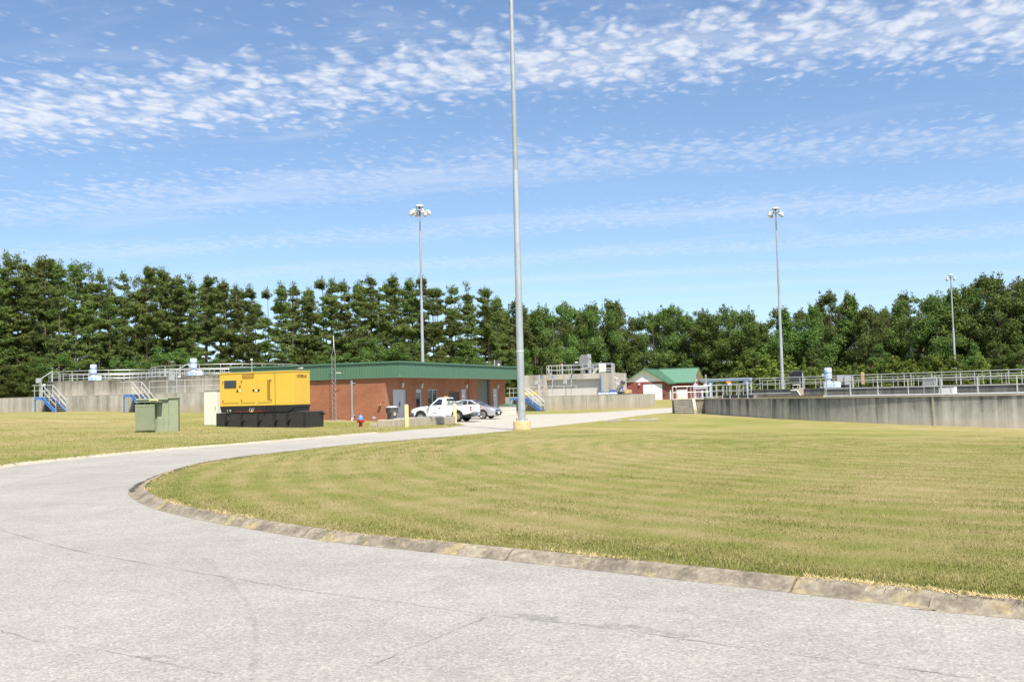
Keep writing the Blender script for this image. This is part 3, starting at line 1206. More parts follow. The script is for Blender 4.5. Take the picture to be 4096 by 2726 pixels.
blades('grass_clippings', 420000, (-10, 20), (6, 26), 0.03, 0.10, 0.0032, 8, 'straw coloured clippings lying on the concrete curb', curb_keep, MAT['straw'], curb_z, 0.999, 1.0, 0.95)


def tuft_keep(xy):
    n = np.sin(xy[:, 0] * 3.1 + 2 * np.sin(xy[:, 1] * 2.3)) * np.sin(xy[:, 1] * 3.7 + 1.3 * np.sin(xy[:, 0] * 1.9)) + .5 * np.sin(xy[:, 0] * 11 + xy[:, 1] * 7)
    return lawn_keep(xy) & (n > 0.95)


blades('weed_tufts', 150000, (-14, 30), (7.5, 40), 0.04, 0.085, 0.0032, 15, 'taller tufts of seeding grass scattered over the lawn', tuft_keep, MAT['blade'], None, 0.7)
# ------------------------------------------------------------------ brick control building
bld = thing('brick_building', 'long red brick control building with a green ribbed metal roof fascia', 'building', C0, TH)
LA, LB = 13.0, 22.75
ZB, ZF0, ZF1 = -0.45, 3.16 - C0.z, 4.31 - C0.z


def fac(x, y):
    p = on_plane(x, y, C0, AX)
    return (p - C0).dot(BX), p.z - C0.z


def fs(x):
    return fac(x, 1600)[0]


DOOR_H = fac(1600, 1557)[1]
opens = {'double_door': (fs(1572.5), fs(1625), 0.0, DOOR_H), 'glass_door': (fs(1665), fs(1688), 0.0, DOOR_H), 'window': (fs(1713), fs(1751), 0.15, DOOR_H),
         'louver': (fs(1795), fs(1838), 0.75, fac(1800, 1566)[1]), 'side_door': (fs(1847), fs(1867), 0.0, DOOR_H - .02),
         'roller_door': (fs(1914), fs(1962), 0.0, 3.0), 'end_door': (fs(1974), fs(1993), 0.0, DOOR_H)}


def holed_wall(mb, L, z0, z1, holes, thick, axis):
    """wall of boxes from 0..L with rectangular openings; axis 'y': wall lies along local y, outer face at x = 0"""
    ss = sorted({0.0, L, *[h[0] for h in holes], *[h[1] for h in holes]})
    for a, b in zip(ss, ss[1:]):
        cuts = sorted((h[2], h[3]) for h in holes if h[0] < (a + b) / 2 < h[1])
        z = z0
        for c0, c1 in cuts + [(z1, z1)]:
            if c0 - z > 1e-3:
                if axis == 'y':
                    mb.box2((-thick, a, z), (0, b, c0))
                else:
                    mb.box2((a, 0, z), (b, thick, c0))
            z = c1
    return mb


holed_wall(MB(), LB, ZB, ZF0 + .1, list(opens.values()), 0.3, 'y').build('wall', MAT['brick'], bld)
MB().box2((-LA, 0, ZB), (-0.3, 0.3, ZF0 + .1)).build('wall', MAT['brick'], bld)
MB().box2((-LA, 0.3, ZB), (-LA + .3, LB, ZF0 + .1)).build('wall', MAT['brick'], bld)
MB().box2((-LA + .3, LB - .3, ZB), (-.3, LB, ZF0 + .1)).build('wall', MAT['brick'], bld)
# dark rooms behind the openings
MB().box2((-2.6, 0.4, ZB), (-2.5, LB - .4, ZF0)).build('inner_wall', MAT['darkgrey'], bld)
MB().box2((-LA + .35, 0.35, ZB), (-.3, LB - .35, -0.02)).build('floor_slab', MAT['slab'], bld)
# roof fascia
FX0, FX1, FY0, FY1 = -13.15, 1.25, -0.15, 23.15
MB().box2((FX0 + .06, FY0 + .06, ZF0 + .02), (FX1 - .06, FY1 - .06, ZF0 + .07)).build('soffit', MAT['slab'], bld)
MB().box2((FX0 + .06, FY0 + .06, ZF1 - .25), (FX1 - .06, FY1 - .06, ZF1 - .12)).build('roof_deck', MAT['greybox'], bld)
fa = MB()
for a, b in (((FX0 + .05, FY0 + .05), (FX1 - .05, FY0 + .09)), ((FX0 + .05, FY1 - .09), (FX1 - .05, FY1 - .05)), ((FX0 + .05, FY0 + .09), (FX0 + .09, FY1 - .09)), ((FX1 - .09, FY0 + .09), (FX1 - .05, FY1 - .09))):
    fa.box2((*a, ZF0), (*b, ZF1 - .03))
fascia = fa.build('fascia', MAT['fascia'], bld)
cp = MB()
for a, b in (((FX0 - .05, FY0 - .05), (FX1 + .05, FY0 + .09)), ((FX0 - .05, FY1 - .09), (FX1 + .05, FY1 + .05)), ((FX0 - .05, FY0 + .09), (FX0 + .09, FY1 - .09)), ((FX1 - .09, FY0 + .09), (FX1 + .05, FY1 - .09))):
    cp.box2((*a, ZF1 - .11), (*b, ZF1))
cp.build('cap', MAT['fascia'], fascia)
tr = MB()
for a, b in (((FX0 - .0, FY0 - .0), (FX1 + .0, FY0 + .045)), ((FX0, FY1 - .045), (FX1, FY1)), ((FX0, FY0 + .045), (FX0 + .045, FY1 - .045)), ((FX1 - .045, FY0 + .045), (FX1, FY1 - .045))):
    tr.box2((*a, ZF0 - .02), (*b, ZF0 + .085))
tr.build('drip_trim', MAT['fascia'], fascia)
PW, PH = 0.232, ZF1 - .115 - (ZF0 + .085)
pm = MB().box2((0.002, -.012, 0), (PW - .03, .002, PH)).box2((PW - .03, -.038, 0), (PW - .002, .002, PH))
p0_ = pm.build('panel', MAT['fascia'], fascia)
p0_.location = (FX0 + .06, FY0 + .045, ZF0 + .085)
nx, ny = int((FX1 - FX0 - .12) / PW), int((FY1 - FY0 - .12) / PW)
for i in range(1, nx):
    again(p0_, fascia, (FX0 + .06 + i * PW, FY0 + .045, ZF0 + .085))
for i in range(ny):
    again(p0_, fascia, (FX1 - .045, FY0 + .06 + i * PW, ZF0 + .085), math.pi / 2)

# doors, windows and lamps of the long front (its face looks along local +x)


def leaf(parent, s0, s1, z0, z1, mat, x=-.10, t=.05, name='door_leaf'):
    return MB().box2((x - t, s0, z0), (x, s1, z1)).build(name, mat, parent, False, 0.004)


def frame(parent, s0, s1, z0, z1, mat, w=.06, x0=-.16, x1=-.04, sill=False):
    m = MB().box2((x0, s0, z0), (x1, s0 + w, z1)).box2((x0, s1 - w, z0), (x1, s1, z1)).box2((x0, s0 + w, z1 - w), (x1, s1 - w, z1))
    if sill:
        m.box2((x0, s0 + w, z0), (x1, s1 - w, z0 + w))
    return m.build('frame', mat, parent)


def dgroup(name, key):
    s0, s1, z0, z1 = opens[key]
    e = bpy.data.objects.new(name, None)
    col.objects.link(e)
    e.parent = bld
    return e, s0, s1, z0, z1


d, s0, s1, z0, z1 = dgroup('double_door', 'double_door')
frame(d, s0, s1, z0, z1, MAT['doorgrey'])
m_ = (s0 + s1) / 2
leaf(d, s0 + .06, m_ - .006, z0 + .01, z1 - .06, MAT['doorgrey'])
leaf(d, m_ + .006, s1 - .06, z0 + .01, z1 - .06, MAT['doorgrey'])
MB().box2((-.10, m_ + .05, .95), (-.075, m_ + .22, 1.30)).build('lock_plate', MAT['darkgrey'], d)
d, s0, s1, z0, z1 = dgroup('glass_door', 'glass_door')
frame(d, s0, s1, z0, z1, MAT['doorgrey'], .07)
MB().box2((-.13, s0 + .07, z0 + .02), (-.10, s1 - .07, z1 - .25)).build('pane', MAT['glass'], d)
MB().box2((-.14, s0 + .07, z1 - .25), (-.08, s1 - .07, z1 - .07)).build('transom', MAT['doorgrey'], d)
MB().box2((-.14, s0 + .07, z0 + .02), (-.08, s0 + .15, z1 - .25)).box2((-.14, s1 - .15, z0 + .02), (-.08, s1 - .07, z1 - .25)).build('stile', MAT['doorgrey'], d)
d, s0, s1, z0, z1 = dgroup('window', 'window')
frame(d, s0, s1, z0, z1, MAT['doorgrey'], .06, sill=True)
m_ = (s0 + s1) / 2
MB().box2((-.13, s0 + .06, z0 + .06), (-.11, m_ - .03, z1 - .06)).build('pane', MAT['glass'], d)
MB().box2((-.13, m_ + .03, z0 + .06), (-.11, s1 - .06, z1 - .06)).build('pane', MAT['glass'], d)
MB().box2((-.16, m_ - .03, z0 + .06), (-.04, m_ + .03, z1 - .06)).build('mullion', MAT['rail'], d)
d, s0, s1, z0, z1 = dgroup('louver', 'louver')
frame(d, s0, s1, z0, z1, MAT['darkgrey'], .05, sill=True)
n_ = 9
sl = None
for i in range(n_):
    z = z0 + .08 + (z1 - z0 - .16) * (i + .5) / n_
    if sl is None:
        sl = MB().beam((-.09, s0 + .055, 0), (-.09, s1 - .055, 0), .02, .16, (1, 0, 1.2)).build('slat', MAT['darkgrey'], d)
        sl.location.z = z
    else:
        again(sl, d, (0, 0, z))
MB().box2((-.25, s0 + .05, z0 + .05), (-.22, s1 - .05, z1 - .05)).build('backing', MAT['black'], d)
for key, nm in (('side_door', 'side_door'), ('end_door', 'end_door')):
    d, s0, s1, z0, z1 = dgroup(nm, key)
    frame(d, s0, s1, z0, z1, MAT['doorgrey'])
    leaf(d, s0 + .06, s1 - .06, z0 + .01, z1 - .06, MAT['doorgrey'])
    MB().box2((-.10, s0 + .09, .85), (-.06, s0 + .20, 1.15)).build('lock_plate', MAT['darkgrey'], d)
    mid_ = (s0 + s1) / 2
    MB().box2((-.10, mid_ - .14, 1.30), (-.092, mid_ + .14, 1.68)).build('notice', MAT['white'], d)
    MB().box2((-.092, mid_ - .09, 1.36), (-.088, mid_ + .09, 1.50)).build('notice_print', MAT['darkgrey'], d)
d, s0, s1, z0, z1 = dgroup('roller_door', 'roller_door')
MB().box2((-.16, s0, z0), (-.03, s0 + .08, z1)).build('jamb', MAT['darkgrey'], d)
MB().box2((-.28, s1 - .30, z0), (-.03, s1, z1)).build('jamb', MAT['darkgrey'], d)
ns = 24
sl = None
for i in range(ns):
    z = z0 + (z1 - z0) * i / ns
    hh = (z1 - z0) / ns
    if sl is None:
        sl = MB().prism([(0, 0), (.012, hh * .15), (.018, hh * .5), (.012, hh * .85), (0, hh - .004), (-.02, hh - .004), (-.02, 0)], s0 + .082, s1 - .302, 'xz').build('slat', MAT['rolldoor'], d)
        sl.location = (-.16, 0, z)
    else:
        again(sl, d, (-.16, 0, z))
for x, y in ((1606, 1538), (1683, 1541), (1863, 1544), (1988, 1545)):
    s, z = fac(x, y)
    e = bpy.data.objects.new('wall_lamp', None)
    col.objects.link(e)
    e.parent = bld
    MB().prism([(0, -.15), (.13, -.17), (.19, .10), (.16, .17), (0, .17)], s - .14, s + .14, 'xz').build('lamp_body', MAT['greybox'], e, False, .015)
    MB().box2((.02, s - .11, -.2 + z * 0), (.12, s + .11, -.165)).build('lens', MAT['cream'], e)
    for q in e.children:
        q.location.z = z
# pilaster that steps out beside the roller door
s_p = fs(1888)
MB().box2((0, s_p, ZB), (.02, fs(1913), ZF0 + .01)).build('pilaster', MAT['brick'], bld)
MB().tube([(.05, fs(1874), 0), (.05, fs(1874), 3.0)], .025, 8).build('conduit', MAT['brick'], bld)
# conduits and small fittings on the end wall (its face looks along local -y)


def endw(x, y):
    p = on_plane(x, y, C0, BX)
    return (p - C0).dot(AX), p.z - C0.z


for k, (x, top) in enumerate(((1406.5, 1519), (1410.5, 1519), (1413.5, 1640))):
    a, zt = endw(x, top)
    MB().tube([(a + .09, -.35, -.12), (a + .03, -.16, .1), (a, -.07, .25), (a, -.07, zt)], .034, 8).build('conduit', MAT['galv'], bld, True)
for y in (1532, 1661):
    a, z = endw(1412, y)
    MB().box2((a - .16, -.05, z - .03), (a + .2, -.005, z + .03)).build('conduit_strap', MAT['galv'], bld)
a, z = endw(1522, 1620)
MB().box2((a - .10, -.2, z - .02), (a + .10, -.005, z + .02)).box2((a - .02, -.03, z), (a + .02, -.005, z + .22)).build('hose_hook', MAT['wood'], bld)
a, z = endw(1504, 1672)
MB().box2((a - .09, -.35, z - .03), (a + .10, -.2, z + .14)).tube([(a - .04, -.28, -.2), (a - .04, -.28, z)], .035, 8).build('utility_stub', MAT['greybox'], bld)
MB().box2((FX1 + .0, FY0 - .02, ZF0 + .08), (FX1 + .06, FY0 + .05, ZF0 + .10)).build('corner_clip', MAT['cream'], bld)

# cream storage box by the far end of the front
g = PZ(2029, 88.0, 0)
g = ground_at(g)
t = thing('storage_box', 'cream plastic storage box with a dark green lid beside the brick building', 'storage box', g, TH)
MB().box2((-.62, -.55, 0), (.62, .55, .82)).build('body', MAT['cream'], t, False, .02)
for z in (.22, .44, .66):
    MB().box2((-.632, -.562, z), (.632, .562, z + .012)).build('groove', MAT['slab'], t)
MB().prism([(-.68, .82), (.68, .82), (.68, .88), (.0, 1.0), (-.68, .88)], -.6, .6, 'xz').build('lid', MAT['fascia'], t, False, .015)

# wheeled bin
g = ground_at(on_plane(1569, 1683, C0 + AX * 1.0, AX))
t = thing('wheeled_bin', 'dark grey wheeled rubbish bin at the corner of the brick building', 'rubbish bin', g, TH - .5)
MB().prism([(-.25, 0), (.25, 0), (.33, .78), (-.33, .78)], -.24, .24, 'xz').build('body', MAT['bin'], t, False, .04)
MB().prism([(-.31, .60), (.31, .60), (.36, 1.0), (-.36, 1.0)], -.33, .33, 'xz').build('upper_body', MAT['bin'], t, False, .03)
MB().lathe([(.0, 1.10), (.22, 1.095), (.36, 1.06), (.42, 1.01), (.42, .98), (.40, .97)], 14).build('lid', MAT['greybox'], t, True)
MB().tube([(-.40, -.25, .98), (-.46, -.2, 1.0), (-.46, .2, 1.0), (-.40, .25, .98)], .02).build('handle', MAT['bin'], t)
for sy in (-.26, .26):
    MB().lathe([(.12, -.03), (.13, 0), (.12, .03)], 14, (-.24, sy, .13), (0, 1, 0)).build('wheel', MAT['rubber'], t)
MB().box2((.325, -.09, .42), (.345, .09, .66)).build('sticker', MAT['wood'], t)

# roof-top vent behind the fascia edge and slim mast rising behind the generator
# lattice antenna tower on the end wall
b0 = on_plane(1340, 1681, C0 - BX * 0.55, BX)
t = thing('antenna_tower', 'slender galvanised lattice antenna tower standing against the brick end wall', 'antenna tower', ground_at(b0), TH + .08)
zg_ = t.location.z
TW, HT = 0.30, 4.72
lp = [(-TW / 2, -.09), (TW / 2, -.09), (0, .17)]
for x, y in lp:
    MB().tube([(x, y, 0), (x, y, HT), (x * .22, y * .22, HT + .42)], .015, 6).build('leg', MAT['mast'], t)
for i in range(14):
    z = .12 + i * .34
    m = MB()
    for j in range(3):
        a_, b_ = lp[j], lp[(j + 1) % 3]
        m.tube([(*a_, z), (*b_, z)], .007, 5, False)
        if i < 13:
            m.tube([(*a_, z), (*b_, z + .34)], .0035, 4, False).tube([(*b_, z), (*a_, z + .34)], .0035, 4, False)
    m.build('brace', MAT['mast'], t)
MB().lathe([(.045, 0), (.055, .02), (.055, .14), (.03, .16)], 10, (0, 0, HT + .40)).build('mast_clamp', MAT['mast'], t)
MB().tube([(0, 0, HT + .5), (-.02, 0, HT + 1.38)], .024, 8).build('whip', MAT['white'], t)
MB().box2((-.55, -.35, -.06), (.65, .45, .05)).build('footing', MAT['slab'], t)
MB().tube([(TW / 2, -.05, 3.42), (TW / 2 + .40, .0, 3.40)], .02).build('bracket', MAT['white'], t)
b0 = P(1008, 1500, 62.0)
t = thing('sensor_mast', 'thin grey mast with a small sensor rising behind the generator', 'mast', ground_at(b0), TH)
MB().tube([(0, 0, 0), (0, 0, 4.05)], .028, 8).build('pole', MAT['galv'], t)
MB().tube([(0, 0, 3.8), (-.16, 0, 3.86)], .015, 6).build('arm', MAT['galv'], t)
MB().lathe([(.05, 0), (.075, .03), (.06, .09), (.01, .11)], 10, (-.02, 0, 4.05)).build('sensor', MAT['white'], t, True)

# ------------------------------------------------------------------ diesel generator on its fuel tank
gc = PZ(1223, 57.0, 0)
gc.z = terr(gc.x - 2.5, gc.y + 1.2) - 0.02
gen = thing('generator', 'yellow enclosed diesel generator on a black base fuel tank', 'generator', gc, TH)
GL, GW, GT = 6.25, 1.85, 0.93          # base tank: local x from -GL to 0, y from 0 to GW
zoff = gc.z
fuel = MB().box2((-GL, 0, -.2), (0, GW, GT)).build('fuel_tank', MAT['blackgrime'], gen, False, .012)
for i, f_ in enumerate((.11, .29, .475, .66, .80, .985)):
    x = -GL + GL * f_
    MB().box2((x - .05, -.05, 0), (x + .05, -.003, GT - .01)).build('rib', MAT['black'], fuel)
    if i < 5:
        MB().prism([(x + .02, .46), (x + .22, .46), (x + .12, .36)], -.14, -.012, 'xz').build('lifting_eye', MAT['black'], fuel)
MB().lathe([(.07, 0), (.10, .05), (.10, .16), (.06, .2)], 12, (.01, GW - .22, GT - .16), (1, 0, 0)).build('filler_cap', MAT['black'], fuel, True)
MB().box2((.0, GW - .17, GT - .27), (.012, GW - .06, GT - .2)).build('tag', MAT['white'], fuel)
# skid
EX0, EX1, EY0, EY1 = -5.92, -.78, -.06, 1.66
EZ0, EZ1 = 1.45 - zoff, 3.40 - zoff
skid = MB().box2((EX0 + .02, EY0 + .08, GT + .02), (EX1 - .02, EY1 - .05, EZ0 - .12)).build('skid', MAT['black'], gen)
MB().prism([(EX0, EZ0 - .1), (EX0 + .12, GT + .02), (EX1 + .0 - .35, GT + .02), (EX1 + .02, EZ0 - .14), (EX1 + .02, EZ0 - .002), (EX0, EZ0 - .002)], EY0 + .02, EY1 - .02, 'xz').build('skid_rail', MAT['black'], skid)
for fx in (.12, .61, .72):
    x = EX0 + (EX1 - EX0) * fx
    MB().tube([(x, EY0 + .0, EZ0 - .05), (x + .02, EY0 - .03, EZ0 - .2), (x + .08, EY0 - .01, GT + .03)], .04, 8).build('lifting_arm', MAT['black'], skid)


def ge(zx, zy):
    """generator front face from close-up pixel"""
    p = on_plane(800 + zx * .25467, 1400 + zy * .25467, gen.location + BX * EY0, BX)
    return (p - gen.location).dot(AX), p.z - gen.location.z


enc = MB().box2((EX0, EY0, EZ0), (EX1, EY1, EZ1)).build('enclosure', MAT['yellow'], gen, False, .02, 2)
MB().box2((EX0 - .02, EY0 - .025, EZ1 - .045), (EX1 + .02, EY1 + .02, EZ1 + .02)).build('roof_lip', MAT['yellow'], enc, False, .01)
for i, (a_, b_, c_, d_) in enumerate(((358, 465, 615, 825), (648, 450, 868, 820), (903, 440, 1130, 815))):
    x0, zt = ge(a_, (b_ + b_) / 2)
    x1, zb = ge(c_, d_)
    dd = MB().box2((x0, EY0 - .022, zb), (x1, EY0 - .002, zt)).build('door', MAT['yellow'], enc, False, .006)
    hx = x0 + .03 if i < 2 else x1 - .03
    for hz in (zt - .14, zb + .13):
        MB().box2((hx - .025, EY0 - .05, hz - .05), (hx + .025, EY0 - .023, hz + .05)).build('hinge', MAT['darkgrey'], dd)
    lx = x1 - .09 if i < 2 else x0 + .09
    MB().box2((lx - .06, EY0 - .04, (zt + zb) / 2 - .06), (lx + .06, EY0 - .023, (zt + zb) / 2 + .07)).build('latch', MAT['black'], dd)
x0, z1 = ge(385, 478)
x1, z0 = ge(578, 590)
w_ = MB().box2((x0, EY0 - .05, z0), (x1, EY0 - .023, z1)).build('control_window', MAT['darkgrey'], enc, False, .01)
MB().box2((x0 + .05, EY0 - .06, z0 + .05), (x1 - .05, EY0 - .051, z1 - .04)).build('pane', MAT['glass'], w_)
for a_, b_, c_, d_ in ((667, 372, 846, 440), (1060, 462, 1106, 782)):
    x0, z1 = ge(a_, b_)
    x1, z0 = ge(c_, d_)
    gr = MB().box2((x0, EY0 - .03, z0), (x1, EY0 - .024, z1)).build('grille', MAT['grille'], enc)
    m = MB()
    for i in range(1, max(3, int((x1 - x0) / .05))):
        xx = x0 + (x1 - x0) * i / max(3, int((x1 - x0) / .05))
        m.box2((xx - .007, EY0 - .04, z0), (xx + .007, EY0 - .031, z1))
    for i in range(1, max(3, int((z1 - z0) / .06))):
        zz = z0 + (z1 - z0) * i / max(3, int((z1 - z0) / .06))
        m.box2((x0, EY0 - .0445, zz - .007), (x1, EY0 - .041, zz + .007))
    m.build('grille_bars', MAT['yellow'], gr)
for zx, zy, mm in ((630, 567, 'black'), (631, 640, 'white'), (884, 634, 'white')):
    x, z = ge(zx, zy)
    MB().box2((x - .035, EY0 - .03, z - .055), (x + .035, EY0 - .003, z + .055)).build('button' if mm == 'black' else 'sticker', MAT[mm], enc)
x, _ = ge(1178, 500)
MB().box2((x - .012, EY0 - .008, EZ0 + .01), (x + .012, EY0 - .001, EZ1 - .05)).build('panel_joint', MAT['grille'], enc)
MB().lathe([(.14, 0), (.14, .13), (.11, .16)], 14, (EX1 - .45, EY1 - .5, EZ1 + .02)).build('exhaust', MAT['darkgrey'], enc)
MB().tube([(EX1 - .45, EY1 - .5, EZ1 + .15), (EX1 - .2, EY1 - .4, EZ1 + .2)], .05, 8).build('rain_cap', MAT['galv'], enc)
text_obj('lettering', 'CATERPILLAR', .27, MAT['black'], enc, (EX1 + .006, EY0 + (EY1 - EY0) * .50, EZ1 - .30), (rad(90), 0, rad(90)), .004, 'CENTER', .62)
x, z = ge(810, 940)
text_obj('lettering', 'CAT', .27, MAT['lamp'], skid, (x, EY0 + .012, z + .0), (rad(90), 0, 0), .004, 'CENTER', .72)
MB().prism([(x - .08, z - .10), (x + .10, z - .10), (x + .01, z - .01)], EY0 + .0, EY0 + .006, 'xz').build('emblem', MAT['brightyellow'], skid)
x0, z0 = ge(545, 968)
x1, _ = ge(1050, 955)
MB().box2((x0, EY0 + .012, z0 - .005), (x1, EY0 + .019, z0 + .018)).build('pinstripe', MAT['red'], skid)
x, z = ge(455, 950)
MB().box2((x - .14, EY0 + .012, z - .07), (x + .14, EY0 + .019, z + .07)).build('data_plate', MAT['slab'], skid)

# tall cream switchgear cabinet behind it
b0 = PZ(836, 61.5, 0)
b0 = ground_at(b0)
t = thing('switchgear_cabinet', 'tall cream electrical cabinet standing behind the yellow generator', 'cabinet', b0, TH)
MB().box2((-.38, 0, 0), (.62, .85, 2.16)).build('body', MAT['cream'], t, False, .012)
MB().box2((-.42, -.05, 2.16), (.66, .9, 2.22)).build('top_cover', MAT['greybox'], t)
MB().box2((-.34, -.015, .06), (.58, -.002, 2.1)).build('door', MAT['cream'], t)
MB().box2((-.08, -.022, 1.5), (.06, -.016, 1.58)).build('sticker', MAT['white'], t)
MB().box2((.5, -.05, 1.0), (.53, -.016, 1.2)).build('handle', MAT['greybox'], t)

# pad-mounted transformer
b0 = G(690, 1728)
b0 = PZ(711, 50.0, 0)
tr_z = terr(b0.x - 1, b0.y) - .02
b0.z = tr_z
tf = thing('pad_transformer', 'pale green pad-mounted transformer with a finned radiator', 'transformer', b0, rad(15))
MB().box2((-1.95, .44, .0), (-.46, 1.55, 1.68)).build('tank', MAT['tgreen'], tf, False, .012)
MB().box2((-.458, .42, .0), (0, 1.6, 1.742)).build('terminal_cabinet', MAT['tgreen'], tf, False, .012)
MB().box2((-2.02, .34, 1.68), (-.47, 1.6, 1.76)).box2((-.468, .36, 1.745), (.03, 1.64, 1.80)).build('lid', MAT['tgreen'], tf, False, .01)
MB().box2((-1.02, .37, .06), (-.72, .438, 1.42)).build('conduit_cover', MAT['tgreen'], tf, False, .01)
rdt = MB().box2((-2.02, -.02, 1.38), (-1.10, .42, 1.46)).build('radiator', MAT['tgreen'], tf)
MB().box2((-2.0, .0, .16), (-1.1, .40, .22)).build('lower_header', MAT['tgreen'], rdt)
fm = None
for i in range(30):
    x = -2.01 + i * .0305
    if fm is None:
        fm = MB().box2((0, -.035, .2), (.016, .01, 1.36)).build('fin', MAT['tgreen'], rdt)
        fm.location.x = x
    else:
        again(fm, rdt, (x, 0, 0))
MB().box2((-2.0, .0, .2), (-1.1, .43, 1.36)).build('core', MAT['tgreen'], rdt)
MB().box2((-2.0, .36, .0), (-1.5, .438, 1.52)).build('back_plate', MAT['tgreen'], tf)
for i in range(3):
    x = -1.83 + i * .27
    MB().prism([(x - .03, 1.46), (x + .03, 1.46), (x, 1.58)], .05, .4, 'xz').build('gusset', MAT['tgreen'], tf)
MB().box2((-2.05, -.05, 1.58), (-.75, .46, 1.615)).build('hood', MAT['tgreen'], tf)
MB().tube([(-1.35, .2, 1.62), (-1.33, .2, 1.68), (-.98, .2, 1.68), (-.96, .2, 1.62)], .025).build('lift_handle', MAT['bollard'], tf)
MB().box2((-2.0, .05, -.1), (.0, 1.6, .015)).build('plinth', MAT['darkgrey'], tf)
for z in (.35, .95, 1.55):
    MB().box2((-.005, .45, z - .04), (.02, .51, z + .04)).build('hinge', MAT['darkgrey'], tf)

# fire hydrant
b0 = ground_at(PZ(1441, 58.0, 0))
t = thing('fire_hydrant', 'red fire hydrant with a blue bonnet in the grass', 'hydrant', b0, rad(20))
MB().lathe([(.14, -.05), (.14, .02), (.105, .03), (.10, .36), (.13, .37), (.13, .43), (.10, .44)], 16).build('barrel', MAT['red'], t, True)
MB().lathe([(.19, .43), (.195, .47), (.15, .49), (.14, .56), (.11, .64), (.05, .69), (.035, .70), (.035, .76), (.0, .77)], 16).build('bonnet', MAT['hydblue'], t, True)
for ax, r_, l_ in (((0, -1, 0), .085, .20), ((1, 0, 0), .065, .19), ((-1, 0, 0), .065, .19)):
    MB().lathe([(r_, 0), (r_, l_ - .06), (r_ + .02, l_ - .055), (r_ + .02, l_), (.03, l_ + .02), (.03, l_ + .05)], 12, (0, 0, .36), ax).build('nozzle', MAT['red'], t, True)

# yellow bollards
for x, D, lab in ((1625, 57.0, 'pale yellow bollard at the grass end of the low concrete wall'), (1818, 67.0, 'pale yellow bollard beside the rear wheel of the pickup')):
    b0 = ground_at(PZ(x, D, 0))
    t = thing('bollard', lab, 'bollard', b0, 0, 'yellow bollards by the low wall')
    MB().lathe([(.115, -.1), (.115, 1.22), (.105, 1.26), (.07, 1.30), (.0, 1.31)], 18).build('post', MAT['bollard'], t, True)
    MB().lathe([(.125, -.1), (.125, .015)], 18).build('collar', MAT['slab'], t)

# low concrete wall with a steel walkway plate
wz = terr(WALL_A.x, WALL_A.y)
wallv = thing('low_concrete_wall', 'low concrete wall with strap brackets between the two bollards', 'wall', (WALL_A.x, WALL_A.y, wz), TH)
hs = [(0, 2.2), (2.22, 5.1), (5.12, 8.0)]
for a_, b_ in hs:
    z0 = terr(*(WALL_A + Vector(BX[:2]) * a_)) - wz
    MB().box2((-.16, a_, -.35), (.16, b_, .46 - .012 * a_)).build('wall_block', MAT['slab'], wallv, False, .02)
MB().box2((-.95, -.55, -.3), (.12, -.03, .44)).build('wall_block', MAT['slab'], wallv, False, .03)
MB().box2((-1.45, -.62, -.3), (-.97, -.1, .22)).build('step_block', MAT['slab'], wallv, False, .02)
MB().box2((-.40, .4, .462), (.10, 7.95, .485)).build('plate', MAT['greybox'], wallv)
for s in (.7, 1.75, 2.7, 3.9, 5.6, 7.0):
    MB().box2((.162, s - .04, .14), (.172, s - .025, .47)).box2((.162, s + .08, .14), (.172, s + .095, .47)).box2((.162, s - .04, .12), (.185, s + .095, .15)).build('strap', MAT['galv'], wallv)
# ------------------------------------------------------------------ vehicles


def arc(cx, cz, r, a0, a1, n=9):
    return [(cx + r * math.cos(rad(a0 + (a1 - a0) * i / n)), cz + r * math.sin(rad(a0 + (a1 - a0) * i / n))) for i in range(n + 1)]


def loft(prof, hw, name, mat, parent, bevel=.03, crown=None):
    """side profile (x, z) swept across the width; crown narrows the section with height"""
    n = len(prof)
    ys = [-1, -.93, .93, 1]
    vs, fs = [], []
    for s in ys:
        for x, z in prof:
            k = crown(x, z) if crown else 1.0
            edge = 0.985 if abs(s) == 1 else 1.0
            vs.append((x * (edge if abs(x) > 1.9 else 1), s * hw * k, z))
    for j in range(3):
        for i in range(n):
            a, b = j * n + i, j * n + (i + 1) % n
            fs.append((a, b, b + n, a + n))
    fs.append(tuple(range(n)))
    fs.append(tuple(range(3 * n, 4 * n)))
    return MB().add(vs, fs).build(name, mat, parent, True, bevel, 2)


def wheel(parent, x, y, r, w, rimr, spokes, side, mat_rim):
    e = bpy.data.objects.new('wheel', None)
    col.objects.link(e)
    e.parent = parent
    e.location = (x, y, r)
    ax = (0, side, 0)
    MB().lathe([(rimr, -w / 2), (r - .03, -w / 2), (r, -w / 2 + .03), (r, w / 2 - .03), (r - .03, w / 2), (rimr, w / 2), (rimr - .01, w / 2 - .05)], 26, (0, 0, 0), ax).build('tyre', MAT['rubber'], e, True)
    m = MB().lathe([(rimr - .03, w / 2 - .08), (rimr + .002, w / 2 - .02), (rimr - .015, w / 2 + .003), (rimr - .035, w / 2 - .01), (rimr - .05, w / 2 - .06), (.02, w / 2 - .05)], 26, (0, 0, 0), ax)
    rim = m.build('rim', MAT['darkgrey'], e, True)
    m = MB()
    for i in range(spokes):
        a = 2 * math.pi * i / spokes
        c, s = math.cos(a), math.sin(a)
        m.beam((c * .04, side * (w / 2 - .02), s * .04), (c * (rimr - .015), side * (w / 2 - .012), s * (rimr - .015)), .045 if spokes > 8 else .085, .03, (0, 1, 0))
    m.lathe([(.07, 0), (.06, .03), (.0, .035)], 12, (0, side * (w / 2 - .03), 0), ax)
    m.lathe([(rimr + .0, 0), (rimr - .02, .012), (rimr - .035, 0)], 26, (0, side * (w / 2 - .006), 0), ax)
    m.build('spokes', mat_rim, rim)
    return e


